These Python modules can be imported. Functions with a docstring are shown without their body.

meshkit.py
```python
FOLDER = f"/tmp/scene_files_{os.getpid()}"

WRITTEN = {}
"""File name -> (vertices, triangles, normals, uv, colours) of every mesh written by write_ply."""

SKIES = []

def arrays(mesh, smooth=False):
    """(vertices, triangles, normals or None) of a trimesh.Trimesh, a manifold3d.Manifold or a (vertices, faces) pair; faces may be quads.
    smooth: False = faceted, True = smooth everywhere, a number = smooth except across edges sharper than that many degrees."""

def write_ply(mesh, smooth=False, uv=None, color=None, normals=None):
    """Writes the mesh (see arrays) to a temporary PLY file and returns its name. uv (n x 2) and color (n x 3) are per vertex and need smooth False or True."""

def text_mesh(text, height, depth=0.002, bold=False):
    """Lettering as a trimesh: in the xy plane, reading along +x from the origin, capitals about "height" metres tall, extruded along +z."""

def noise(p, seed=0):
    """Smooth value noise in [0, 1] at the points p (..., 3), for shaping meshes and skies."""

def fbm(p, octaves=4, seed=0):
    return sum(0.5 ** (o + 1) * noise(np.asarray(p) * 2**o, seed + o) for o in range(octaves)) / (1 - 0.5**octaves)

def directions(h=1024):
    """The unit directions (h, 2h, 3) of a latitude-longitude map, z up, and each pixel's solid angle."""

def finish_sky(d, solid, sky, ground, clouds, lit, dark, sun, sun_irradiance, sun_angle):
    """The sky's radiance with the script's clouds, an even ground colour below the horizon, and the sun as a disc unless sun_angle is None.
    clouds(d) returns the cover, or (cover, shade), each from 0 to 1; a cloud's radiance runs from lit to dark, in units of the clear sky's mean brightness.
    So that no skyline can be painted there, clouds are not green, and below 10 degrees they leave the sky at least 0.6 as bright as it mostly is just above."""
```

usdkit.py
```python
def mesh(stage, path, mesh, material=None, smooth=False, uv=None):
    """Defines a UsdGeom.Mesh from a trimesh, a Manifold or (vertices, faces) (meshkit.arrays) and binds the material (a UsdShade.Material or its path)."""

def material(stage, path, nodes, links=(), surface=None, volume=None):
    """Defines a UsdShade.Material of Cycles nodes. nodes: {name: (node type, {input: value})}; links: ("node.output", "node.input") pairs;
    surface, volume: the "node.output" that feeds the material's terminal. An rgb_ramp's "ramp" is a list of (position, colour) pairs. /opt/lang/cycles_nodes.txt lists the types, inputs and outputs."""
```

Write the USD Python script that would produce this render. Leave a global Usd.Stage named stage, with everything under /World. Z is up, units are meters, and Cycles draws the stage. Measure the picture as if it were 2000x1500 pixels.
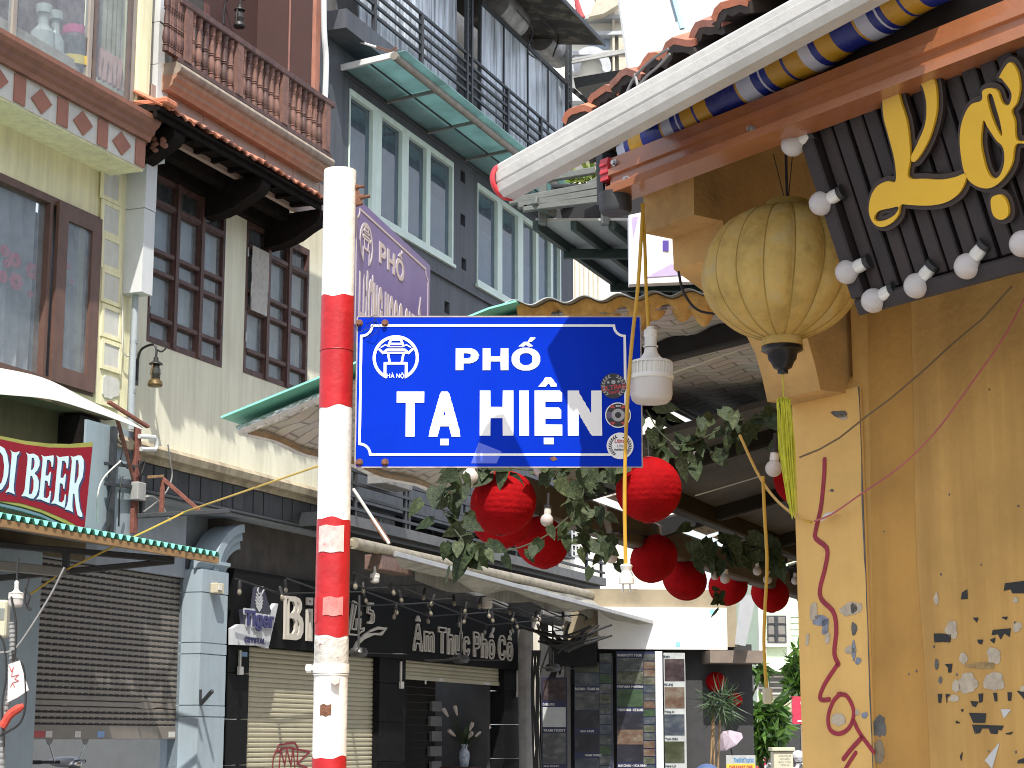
import math, random
import numpy as np, trimesh, shapely
from shapely.geometry import Polygon, LineString, Point, box as sbox
from shapely.ops import unary_union
from shapely import affinity
from pxr import Usd, UsdGeom, UsdLux, UsdShade, Sdf, Gf, Vt
import usdkit, meshkit

random.seed(7)
rng = np.random.default_rng(7)
stage = Usd.Stage.CreateInMemory()
UsdGeom.SetStageUpAxis(stage, UsdGeom.Tokens.z)
UsdGeom.SetStageMetersPerUnit(stage, 1.0)
UsdGeom.Xform.Define(stage, '/World')
UsdGeom.Scope.Define(stage, '/World/Looks')

# ------------------------------------------------------------ camera, sky, sun, exposure
EYE = np.array([0.0, 0.0, 1.5])
PITCH = math.radians(10.93)
FPX = 3600.0                       # focal length in pixels of the 2000 pixel wide photograph
EXPOSURE = 0.85
SKY_STRENGTH = 0.155
SUN_INTENSITY = 0.98
SUN_AZ = math.atan2(0.1, -1.0)    # atan2(x, y) of the direction towards the sun
SUN_EL = math.radians(57.5)
cam = UsdGeom.Camera.Define(stage, '/World/camera')
cam.CreateHorizontalApertureAttr(36.0)
cam.CreateVerticalApertureAttr(27.0)
cam.CreateFocalLengthAttr(36.0 * FPX / 2000)
cam.CreateClippingRangeAttr(Gf.Vec2f(0.05, 2000))
cam.CreateExposureAttr(EXPOSURE)
cam.AddTranslateOp().Set(Gf.Vec3d(*EYE))
cam.AddRotateXOp().Set(90 + math.degrees(PITCH))

SUN = np.array([math.sin(SUN_AZ) * math.cos(SUN_EL), math.cos(SUN_AZ) * math.cos(SUN_EL), math.sin(SUN_EL)])
dome = UsdLux.DomeLight.Define(stage, '/World/sky')
dome.GetPrim().SetCustomDataByKey('kind', 'structure')
skym = usdkit.material(stage, '/World/Looks/sky_material', {
    't': ('sky_texture', {'sky_type': 'single_scattering', 'sun_disc': False, 'sun_elevation': SUN_EL, 'sun_rotation': SUN_AZ % (2 * math.pi), 'aerosol_density': 2.0}),
    'tc': ('texture_coordinate', {}),
    'n': ('noise_texture', {'scale': 3.0, 'detail': 6.0, 'roughness': 0.6}),
    'r': ('rgb_ramp', {'ramp': [(0.35, (0, 0, 0)), (0.62, (1, 1, 1))]}),
    'm': ('mix_color', {'b': (4.5, 4.5, 4.7), 'use_clamp': False}),
    'b': ('background_shader', {'strength': SKY_STRENGTH})},
    [('tc.generated', 'n.vector'), ('n.fac', 'r.fac'), ('r.color', 'm.fac'), ('t.color', 'm.a'), ('m.result', 'b.color')], surface='b.background')
UsdShade.MaterialBindingAPI.Apply(dome.GetPrim()).Bind(skym)
sun = UsdLux.DistantLight.Define(stage, '/World/sun')
sun.CreateNormalizeAttr(True)
sun.CreateIntensityAttr(SUN_INTENSITY)
sun.CreateAngleAttr(0.5)
sun.CreateColorAttr(Gf.Vec3f(1.0, 0.95, 0.87))
sun.AddRotateZOp().Set(math.degrees(-SUN_AZ) + 180)
sun.AddRotateXOp().Set(90 - math.degrees(SUN_EL))

# ------------------------------------------------------------ helpers: measuring
CP, SP = math.cos(PITCH), math.sin(PITCH)
def ray(px, py):
    a, b = (px - 1000) / FPX, (750 - py) / FPX
    return np.array([a, CP - b * SP, SP + b * CP])
def at(px, py, Y):                  # the point at distance Y (along the street) seen at that place of the photograph
    r = ray(px, py)
    return EYE + r * (Y / r[1])
Z3 = np.array([0, 0, 1.0])
class Frame:
    """A wall plane: u along it (to the right), w up, v out of it. Local mesh axes are (u, w, v)."""
    def __init__(s, O, eu, ew=Z3):
        s.O = np.asarray(O, float); s.eu = np.asarray(eu, float) / np.linalg.norm(eu); s.ew = np.asarray(ew, float)
        s.ew = s.ew - s.eu * (s.ew @ s.eu); s.ew /= np.linalg.norm(s.ew)
        s.ev = np.cross(s.eu, s.ew)
        s.M = np.eye(4); s.M[:3, 0], s.M[:3, 1], s.M[:3, 2], s.M[:3, 3] = s.eu, s.ew, s.ev, s.O
    def P(s, u, w, v=0.0):
        return s.O + u * s.eu + w * s.ew + v * s.ev
    def hit(s, px, py, v=0.0):
        r = ray(px, py); o = s.O + v * s.ev
        t = ((o - EYE) @ s.ev) / (r @ s.ev)
        p = EYE + r * t - s.O
        return np.array([p @ s.eu, p @ s.ew])
    def uhit(s, px, py, u):               # where the sight line meets the plane across the wall at u: (v, w)
        r = ray(px, py); t = ((s.O - EYE) @ s.eu + u) / (r @ s.eu); p = EYE + r * t - s.O
        return np.array([p @ s.ev, p @ s.ew])
    def px(s, pts, v=0.0):
        return [tuple(s.hit(x, y, v)) for x, y in pts]
    def mesh(s, m):
        m = m.copy(); m.apply_transform(s.M); return m
    def box(s, u0, u1, w0, w1, v0, v1, b=0.0):
        return s.mesh(lbox(u0, u1, w0, w1, v0, v1, b))
    def rect(s, x0, y0, x1, y1, v0, v1, vm=None, b=0.0):     # measured: top-left and bottom-left heights at x0, right side at x1
        vm = v1 if vm is None else vm
        u0, wt = s.hit(x0, y0, vm); _, wb = s.hit(x0, y1, vm); u1 = s.hit(x1, (y0 + y1) / 2, vm)[0]
        return s.box(u0, u1, wb, wt, v0, v1, b)
    def ext(s, poly, v0, v1):
        return s.mesh(ext(poly, v0, v1))
def lbox(x0, x1, y0, y1, z0, z1, b=0.0):
    x0, x1 = sorted((x0, x1)); y0, y1 = sorted((y0, y1)); z0, z1 = sorted((z0, z1))
    if b <= 0:
        m = trimesh.creation.box((x1 - x0, y1 - y0, z1 - z0))
    else:
        b = min(b, (x1 - x0) / 3, (y1 - y0) / 3, (z1 - z0) / 3)
        hx, hy, hz = (x1 - x0) / 2, (y1 - y0) / 2, (z1 - z0) / 2
        pts = [(sx * (hx - (b if a != 0 else 0)), sy * (hy - (b if a != 1 else 0)), sz * (hz - (b if a != 2 else 0)))
               for sx in (-1, 1) for sy in (-1, 1) for sz in (-1, 1) for a in range(3)]
        m = trimesh.convex.convex_hull(np.array(pts))
    m.apply_translation(((x0 + x1) / 2, (y0 + y1) / 2, (z0 + z1) / 2)); return m
def ext(poly, v0, v1):
    out = []
    for g in getattr(poly, 'geoms', [poly]):
        if g.is_empty or g.area < 1e-9 or g.geom_type != 'Polygon': continue
        m = trimesh.creation.extrude_polygon(g, v1 - v0, engine='earcut'); m.apply_translation((0, 0, v0)); out.append(m)
    return cat(out)
def cat(ms): return trimesh.util.concatenate(ms) if len(ms) > 1 else ms[0]
def poly(pts):
    p = Polygon(pts); return p if p.is_valid else p.buffer(0)
def tube(pts, r, n=8, caps=True):
    pts = np.asarray(pts, float); k = len(pts)
    r = np.broadcast_to(r, k)
    T = np.gradient(pts, axis=0); T /= np.maximum(np.linalg.norm(T, axis=1, keepdims=True), 1e-9)
    ref = np.array([0, 0, 1.0]) if abs(T[0][2]) < 0.9 else np.array([1.0, 0, 0])
    a = np.linspace(0, 2 * np.pi, n, endpoint=False); V = []
    N = ref
    for i in range(k):
        N = N - T[i] * (N @ T[i]); N /= np.linalg.norm(N); B = np.cross(T[i], N)
        V.append(pts[i] + r[i] * (np.cos(a)[:, None] * N + np.sin(a)[:, None] * B))
    V = np.concatenate(V); F = []
    for i in range(k - 1):
        for j in range(n):
            p, q = i * n + j, i * n + (j + 1) % n
            F += [(p, q, q + n), (p, q + n, p + n)]
    if caps:
        V = np.vstack([V, pts[0], pts[-1]]); c0, c1 = len(V) - 2, len(V) - 1
        for j in range(n):
            F.append((c0, (j + 1) % n, j)); F.append((c1, (k - 1) * n + j, (k - 1) * n + (j + 1) % n))
    return trimesh.Trimesh(V, F, process=False)
def curve(pts, n=24):               # Catmull-Rom through the points
    p = np.asarray(pts, float); p = np.vstack([2 * p[0] - p[1], p, 2 * p[-1] - p[-2]]); out = []
    m = len(p) - 3
    for t in np.linspace(0, m, n):
        i = min(int(t), m - 1); f = t - i; a, b, c, d = p[i:i + 4]
        out.append(0.5 * (2 * b + (c - a) * f + (2 * a - 5 * b + 4 * c - d) * f * f + (3 * b - a - 3 * c + d) * f ** 3))
    return np.array(out)
def sag(a, b, drop, n=16):
    t = np.linspace(0, 1, n)[:, None]; p = np.asarray(a) * (1 - t) + np.asarray(b) * t
    p[:, 2] -= drop * 4 * (t * (1 - t))[:, 0]; return p
def bar(a, b, w, h=None, up=Z3):     # square bar between two points
    a, b = np.asarray(a, float), np.asarray(b, float); h = w if h is None else h
    d = b - a; L = np.linalg.norm(d); d = d / L
    s = np.cross(d, up)
    if np.linalg.norm(s) < 1e-3: s = np.cross(d, [1.0, 0, 0])
    s /= np.linalg.norm(s); t = np.cross(s, d)
    m = lbox(-w / 2, w / 2, -h / 2, h / 2, 0, L, min(w, h) * 0.12)
    M = np.eye(4); M[:3, 0], M[:3, 1], M[:3, 2], M[:3, 3] = s, t, d, a
    if np.linalg.det(M[:3, :3]) < 0: M[:3, 0] *= -1
    m.apply_transform(M); return m
def closed(pts, per=5):              # smooth closed outline through the points
    p = np.asarray(pts, float); n = len(p); out = []
    for i in range(n):
        a, b, c, d = p[i - 1], p[i], p[(i + 1) % n], p[(i + 2) % n]
        for f in np.arange(per) / per: out.append(tuple(0.5 * (2 * b + (c - a) * f + (2 * a - 5 * b + 4 * c - d) * f * f + (3 * b - a - 3 * c + d) * f ** 3)))
    return out
def lathe(prof, n=24):               # (radius, z) pairs
    return trimesh.creation.revolve(np.array(prof, float), sections=n)
def orient(m, p, axis):              # z axis of the mesh to axis, origin to p
    M = trimesh.geometry.align_vectors([0, 0, 1], np.asarray(axis, float) / np.linalg.norm(axis)); M[:3, 3] = p
    m = m.copy(); m.apply_transform(M); return m
def sphere(c, r, sub=2):
    m = trimesh.creation.icosphere(subdivisions=sub, radius=1.0); m.vertices = m.vertices * r + np.asarray(c); return m
def sheet(P, nu, nv, th):            # thick sheet from P(s, t), s and t in 0..1
    S, T = np.meshgrid(np.linspace(0, 1, nu), np.linspace(0, 1, nv), indexing='ij')
    A = np.array([[P(S[i, j], T[i, j]) for j in range(nv)] for i in range(nu)])
    du = np.gradient(A, axis=0); dv = np.gradient(A, axis=1); N = np.cross(du, dv); N /= np.maximum(np.linalg.norm(N, axis=2, keepdims=True), 1e-9)
    V = np.concatenate([A.reshape(-1, 3), (A - N * th).reshape(-1, 3)]); F = []; o = nu * nv
    id = lambda i, j: i * nv + j
    for i in range(nu - 1):
        for j in range(nv - 1):
            a, b, c, d = id(i, j), id(i + 1, j), id(i + 1, j + 1), id(i, j + 1)
            F += [(a, b, c), (a, c, d), (a + o, c + o, b + o), (a + o, d + o, c + o)]
    for i in range(nu - 1):
        for j, fl in ((0, 0), (nv - 1, 1)):
            a, b = id(i, j), id(i + 1, j)
            F += [(a, a + o, b + o), (a, b + o, b)] if not fl else [(a, b, b + o), (a, b + o, a + o)]
    for j in range(nv - 1):
        for i, fl in ((0, 1), (nu - 1, 0)):
            a, b = id(i, j), id(i, j + 1)
            F += [(a, a + o, b + o), (a, b + o, b)] if not fl else [(a, b, b + o), (a, b + o, a + o)]
    return trimesh.Trimesh(V, F, process=False)
_tc = {}
def tpoly(text, grow=0.0):           # lettering outline, capitals 1 high
    if text not in _tc:
        m = meshkit.text_mesh(text, 1.0, 0.01)
        n = m.face_normals[:, 2] > 0.9
        _tc[text] = unary_union([Polygon(t[:, :2]).buffer(0.002) for t in m.triangles[n]]).simplify(0.004)
    return _tc[text].buffer(grow, join_style=2) if grow else _tc[text]
def spaced(text, grow=0.0, gap=0.12, word=0.32):   # the same, letter by letter with its own spacing
    x, g = 0.0, []
    for ch in text:
        if ch == ' ': x += word; continue
        p = sbox(0, 0, 0.115, 1.0) if ch == 'I' else tpoly(ch); comps = sorted(getattr(p, 'geoms', [p]), key=lambda q: -q.area); big = comps[0]; q = [big.buffer(grow, join_style=2)]
        if ch in 'ij': q = [c.buffer(grow, join_style=2) for c in comps]
        else:
            for c in comps[1:]:
                if c.centroid.y > big.bounds[3] - 0.02: q.append(affinity.translate(c.buffer(grow * 0.35, join_style=2), 0, grow * 1.35))
                elif grow > 0.05: q.append(sbox(c.centroid.x - 0.14, -grow - 0.22, c.centroid.x + 0.14, -grow - 0.055))
                else: q.append(affinity.translate(c.buffer(grow * 0.4), 0, -grow))
        p = unary_union(q); b = q[0].bounds
        g.append(affinity.translate(p, x - b[0], 0)); x += b[2] - b[0] + gap
    return unary_union(g)
def text_poly(F, text, x0, yb, x1, yt, v, grow=0.0, shear=0.0, gap=0.12):
    """Lettering on a wall plane: from x0 to x1 of the photograph, baseline yb and capital top yt at x0."""
    u0, w0 = F.hit(x0, yb, v); w1 = F.hit(x0, yt, v)[1]; u1 = F.hit(x1, yb, v)[0]
    p = spaced(text, grow, gap); b = p.bounds; H = w1 - w0
    k = H / (1 + 2 * grow)
    p = affinity.translate(p, -b[0], grow)
    return affinity.affine_transform(p, [(u1 - u0) / (b[2] - b[0]), shear * k, 0, k, u0, w0])

# ------------------------------------------------------------ helpers: the scene's objects
_used = {}
def numbered(parent, name):
    k = (parent, name); n = _used.get(k, -1) + 1; _used[k] = n
    return name if n == 0 else f'{name}_{n:03d}'
def setd(p, **kw):
    for k, v in kw.items():
        if v: p.SetCustomDataByKey(k, v)
class Thing:
    def __init__(s, name, label, cat, group=None, origin=None, kind=None):
        s.path = '/World/' + numbered('/World', name); s.o = None
        s.meta = dict(label=label, category=cat, group=group, kind=kind)
        if origin is not None: s._open(np.asarray(origin, float))
    def _open(s, o):
        s.o = o; x = UsdGeom.Xform.Define(stage, s.path); x.AddTranslateOp().Set(Gf.Vec3d(*map(float, o))); setd(x.GetPrim(), **s.meta)
    def part(s, name, mesh, mat, smooth=30, label=None, under=None, kind=None):
        if hasattr(mesh, 'to_mesh'):
            mm = mesh.to_mesh(); mesh = trimesh.Trimesh(mm.vert_properties[:, :3], mm.tri_verts, process=False)
        if s.o is None:
            b = mesh.bounds; s._open(np.array([(b[0][0] + b[1][0]) / 2, (b[0][1] + b[1][1]) / 2, b[0][2]]))
        m = mesh.copy(); m.apply_translation(-s.o)
        par = under or s.path
        p = par + '/' + numbered(par, name)
        g = usdkit.mesh(stage, p, m, mat, smooth=smooth); setd(g.GetPrim(), label=label, kind=kind)
        return p
def single(name, label, cat, mesh, mat, smooth=30, group=None, kind=None):    # a thing that is one mesh
    p = '/World/' + numbered('/World', name)
    g = usdkit.mesh(stage, p, mesh, mat, smooth=smooth); setd(g.GetPrim(), label=label, category=cat, group=group, kind=kind)
    return p
def setting(name, mesh, mat, smooth=False):
    g = usdkit.mesh(stage, '/World/' + numbered('/World', name), mesh, mat, smooth=smooth); setd(g.GetPrim(), kind='structure'); return g
def again(src, pos, label, rot=(0, 0, 0), scale=1.0, group=None):             # a copy of a thing with its parts
    p = '/World/' + numbered('/World', src.path.rsplit('/', 1)[1])
    x = UsdGeom.Xform.Define(stage, p); pr = x.GetPrim()
    pr.GetReferences().AddInternalReference(src.path)
    x.ClearXformOpOrder()
    x.AddTranslateOp().Set(Gf.Vec3d(*map(float, pos)))
    x.AddRotateXYZOp().Set(Gf.Vec3f(*map(float, rot)))
    x.AddScaleOp().Set(Gf.Vec3f(scale, scale, scale))
    setd(pr, label=label, category=src.meta['category'], group=group or src.meta['group'])
    pr.SetInstanceable(True); return p

# ------------------------------------------------------------ materials
_m = {}
def mat(name, col, rough=0.6, var=0.18, scale=6.0, bump=0.15, bscale=60.0, metal=0.0, streak=0.0, dirt=(0.09, 0.08, 0.07), spec=0.5, coat=0.0, spots=0.0, spot_col=(0.2, 0.1, 0.05), spot_scale=14.0, trans=0.0, diff2=None):
    """Painted or worn solid: base colour with blotches, rain streaks, chipped spots and fine relief, in world space."""
    if name in _m: return _m[name]
    c = np.array(col, float)
    N = {'g': ('geometry', {}),
         'n': ('noise_texture', {'scale': scale, 'detail': 5.0, 'roughness': 0.6}),
         'r': ('rgb_ramp', {'ramp': [(0.3, tuple(c * (1 - var))), (0.52, tuple(c)), (0.75, tuple(np.minimum(c * (1 + var * 0.6) if diff2 is None else np.array(diff2), 0.95)))]}),
         'p': ('principled_bsdf', {'roughness': rough, 'metallic': metal, 'specular_ior_level': spec, 'coat_weight': coat, 'coat_roughness': 0.15})}
    L = [('g.position', 'n.vector'), ('n.fac', 'r.fac')]
    out = 'r.color'
    if streak > 0:
        N['mp'] = ('mapping', {'scale': (9.0, 9.0, 0.55)}); N['n2'] = ('noise_texture', {'scale': 1.0, 'detail': 6.0, 'roughness': 0.65})
        N['r2'] = ('rgb_ramp', {'ramp': [(0.42, (0, 0, 0)), (0.72, (streak,) * 3)]}); N['mx'] = ('mix_color', {'b': dirt})
        L += [('g.position', 'mp.vector'), ('mp.vector', 'n2.vector'), ('n2.fac', 'r2.fac'), ('r2.color', 'mx.fac'), (out, 'mx.a')]; out = 'mx.result'
    if spots > 0:
        N['n3'] = ('noise_texture', {'scale': spot_scale, 'detail': 8.0, 'roughness': 0.7})
        e = 0.72 - spots * 0.2
        N['r3'] = ('rgb_ramp', {'ramp': [(e, (0, 0, 0)), (e + 0.03, (1, 1, 1))]}); N['mz'] = ('mix_color', {'b': spot_col})
        L += [('g.position', 'n3.vector'), ('n3.fac', 'r3.fac'), ('r3.color', 'mz.fac'), (out, 'mz.a')]; out = 'mz.result'
    L.append((out, 'p.base_color'))
    surf = 'p.BSDF'
    if bump > 0:
        N['n4'] = ('noise_texture', {'scale': bscale, 'detail': 4.0}); N['b'] = ('bump', {'strength': bump, 'distance': 0.01})
        L += [('g.position', 'n4.vector'), ('n4.fac', 'b.height'), ('b.normal', 'p.normal')]
    if trans > 0:
        N['t'] = ('translucent_bsdf', {}); N['mc'] = ('mix_closure', {'fac': trans})
        L += [(out, 't.color'), ('p.BSDF', 'mc.closure1'), ('t.BSDF', 'mc.closure2')]; surf = 'mc.closure'
    _m[name] = usdkit.material(stage, '/World/Looks/' + name, N, L, surface=surf); return _m[name]
def glass(name, tint=(0.85, 0.9, 0.9), refl=1.5, rough=0.03, through=1.0):
    if name in _m: return _m[name]
    N = {'f': ('fresnel', {'IOR': refl}), 't': ('transparent_bsdf', {'color': tuple(np.array(tint) * through)}), 'g': ('glossy_bsdf', {'color': (0.95, 0.97, 1.0), 'roughness': rough}),
         'd': ('diffuse_bsdf', {'color': tint}), 'm': ('mix_closure', {}), 'gm': ('geometry', {}), 'n': ('noise_texture', {'scale': 7.0, 'detail': 6.0, 'roughness': 0.7}),
         'r': ('rgb_ramp', {'ramp': [(0.35, (0.04,) * 3), (0.8, (0.1,) * 3)]}), 'm2': ('mix_closure', {})}
    N['iv'] = ('math', {'math_type': 'subtract', 'value1': 0.75}); N['mu'] = ('math', {'math_type': 'multiply', 'use_clamp': True})
    L = [('gm.backfacing', 'iv.value2'), ('iv.value', 'mu.value1'), ('f.fac', 'mu.value2'), ('mu.value', 'm.fac'), ('t.BSDF', 'm.closure1'), ('g.BSDF', 'm.closure2'), ('gm.position', 'n.vector'), ('n.fac', 'r.fac'), ('r.color', 'm2.fac'), ('m.closure', 'm2.closure1'), ('d.BSDF', 'm2.closure2')]
    _m[name] = usdkit.material(stage, '/World/Looks/' + name, N, L, surface='m2.closure'); return _m[name]
def cloth(name, colA, colB, sc=3.0, axis=None, trans=0.25):
    """Curtain or fabric with soft bands of two colours."""
    return mat(name, colA, rough=0.9, var=0.25, scale=sc, bump=0.1, bscale=120, diff2=colB, trans=trans)
# ------------------------------------------------------------ the wall planes
FO = at(0, 1445, 18.0); FO[2] = 0.0
FY = math.atan(1450 / 3666.0)
FD = np.array([math.sin(FY), math.cos(FY), 0])
FA = Frame(FO, FD)                              # the row of houses on the left
BY = math.radians(-33.2)
BH = -np.array([math.sin(BY), math.cos(BY), 0]) # along the yellow corner house, towards the right
BP = at(1562, 1300, 4.9); BP[2] = 0
FB = Frame(BP, BH)
# ============================================================ ground
asphalt = mat('asphalt', (0.16, 0.155, 0.148), rough=0.9, scale=2.0, bump=0.5, bscale=90)
paving = mat('paving', (0.3, 0.28, 0.25), rough=0.85, scale=3.0, bump=0.3)
kerbm = mat('kerb_stone', (0.3, 0.29, 0.27), rough=0.85)
def flat(pts, z, th=0.3): 
    m = ext(poly(pts), z - th, z); return m
setting('ground', flat([(-400, -400), (400, -400), (400, 600), (-400, 600)], 0.0), asphalt)
for nm, F, u0, u1, v0, v1 in (('pavement', FA, -12, 40, -0.15, 1.9), ('pavement', FB, 0, 7, -0.3, 0.75)):
    setting(nm, F.box(u0, u1, -0.2, 0.12, v0, v1), paving)
    setting('kerb', F.box(u0, u1, -0.2, 0.125, v1 + 0.002, v1 + 0.16), kerbm)
setting('lane', flat([(-2.2, 5.5), (4.5, 3.0), (14, 26), (3.5, 29)], 0.004, 0.1), mat('pale_lane_concrete', (0.42, 0.4, 0.36), rough=0.9, scale=1.5, bump=0.3))
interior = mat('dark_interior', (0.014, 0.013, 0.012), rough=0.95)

# ============================================================ striped pole
rust = mat('rusty_iron', (0.16, 0.07, 0.04), rough=0.85, var=0.5, scale=60, bump=0.5)
pole_white = mat('pole_white_paint', (0.8, 0.78, 0.72), rough=0.4, var=0.1, scale=9, streak=0.12, dirt=(0.4, 0.36, 0.28), spots=0.25, spot_col=(0.25, 0.1, 0.06), spot_scale=22, bump=0.25, bscale=40)
pole_red = mat('pole_red_paint', (0.43, 0.012, 0.016), rough=0.42, var=0.2, scale=9, streak=0.2, dirt=(0.28, 0.03, 0.03), spots=0.12, spot_col=(0.6, 0.35, 0.3), spot_scale=18, bump=0.25, bscale=40)
pole_old = mat('pole_scraped_paint', (0.62, 0.5, 0.46), rough=0.6, var=0.35, scale=30, spots=0.6, spot_col=(0.5, 0.05, 0.04), spot_scale=25)
PY = 4.76
ptop = at(664, 330, PY); PR = 0.0432
px0 = at(652, 1000, PY)[0]
pole = Thing('street_pole', 'round street pole painted in red and white bands carrying the two blue street name plates', 'pole', origin=(px0, PY, 0.0))
zs = [at(652, y, PY)[2] for y in (334, 581, 798, 1016, 1243, 1479)] + [1.17, 0.86, 0.55, 0.1]
for i in range(len(zs) - 1):
    n = 40; a = np.linspace(0, 2 * np.pi, n, endpoint=False)
    wob = lambda k: 0.0035 * np.sin(a * 2 + k * 1.7) + 0.0022 * np.sin(a * 5 + k)
    r = PR + (0.0006 if i % 2 else 0)
    V = []
    for zz, wb in ((zs[i + 1], wob(i + 1) if i % 2 else wob(i + 1)), (zs[i], wob(i) if i > 0 else 0 * a)):
        V.append(np.stack([px0 + r * np.cos(a), PY + r * np.sin(a), zz + wb + 0 * a], 1))
    V = np.concatenate(V); Fc = []
    for j in range(n):
        k = (j + 1) % n; Fc += [(j, k, n + k), (j, n + k, n + j)]
    if i == 0:
        V = np.vstack([V, [px0, PY, zs[0]]]); Fc += [(n + j, n + (j + 1) % n, 2 * n) for j in range(n)]
    pole.part('red_band' if i % 2 else 'white_band', trimesh.Trimesh(V, Fc, process=False), pole_red if i % 2 else pole_white, smooth=50)
for y, r in ((686, 0.0012), (1301, 0.0022), (1318, 0.0016)):
    z = at(652, y, PY)[2]
    c = trimesh.creation.torus(PR + 0.001, r, major_sections=40, minor_sections=8); c.apply_translation((px0, PY, z))
    pole.part('seam_ring' if y == 686 else 'clamp_ring', c, pole_red if y == 686 else pole_white)
z = at(652, 1306, PY)[2]
pole.part('clamp_ring', orient(lathe([(PR + 0.003, -0.012), (PR + 0.004, 0), (PR + 0.003, 0.012)], 40), (px0, PY, z), Z3), pole_white, smooth=60)
pole.part('clamp_bolt', cat([orient(trimesh.creation.cylinder(0.007, 0.03, sections=6), (px0 - PR - 0.006, PY - 0.01, z), (1, 0, 0)), orient(trimesh.creation.cylinder(0.011, 0.012, sections=6), (px0 - PR - 0.012, PY - 0.01, z), (1, 0, 0))]), pole_white)
pole.part('clamp_nut', orient(trimesh.creation.cylinder(0.012, 0.016, sections=6), (px0 + 0.016, PY - PR - 0.004, at(652, 1330, PY)[2]), (0, 1, 0)), pole_old)
def pole_patch(x0, y0, x1, y1, m, name, label, lift=0.0022):
    a0 = math.asin(max(-1, min(1, (at(x0, y0, PY - PR * .8)[0] - px0) / PR))); a1 = math.asin(max(-1, min(1, (at(x1, y0, PY - PR * .8)[0] - px0) / PR)))
    zt, zb = at(x0, y0, PY - PR)[2], at(x0, y1, PY - PR)[2]
    f = lambda s, t: (px0 + (PR + lift) * math.sin(a0 + (a1 - a0) * s), PY - (PR + lift) * math.cos(a0 + (a1 - a0) * s), zb + (zt - zb) * t + 0.002 * math.sin(9 * s + 5 * t))
    pole.part(name, sheet(f, 9, 5, 0.001), m, label=label)
pole_patch(624, 1026, 671, 1078, pole_old, 'poster_scrap', 'torn grey remnant of a glued poster on the upper red band')
pole_patch(632, 1166, 669, 1202, mat('pink_scrap', (0.62, 0.2, 0.18), rough=0.6, var=0.3, scale=40, spots=0.4, spot_col=(0.55, 0.05, 0.05)), 'poster_scrap', 'pinkish square paper scrap on the lower red band')
pole_patch(613, 1246, 683, 1298, mat('pole_grimy_white', (0.55, 0.52, 0.47), rough=0.7, var=0.35, scale=28, spots=0.5, spot_col=(0.25, 0.16, 0.13), spot_scale=30, bump=0.5, bscale=60), 'grimy_patch', 'grimy scraped paint just above the clamp', 0.0012)
pole_patch(626, 1376, 648, 1398, rust, 'rust_patch', 'small rusty chip in the white band', 0.0011)
pole_patch(612, 1166, 621, 1215, pole_red, 'poster_scrap', 'painted over round sticker at the left edge of the pole', 0.0018)

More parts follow.
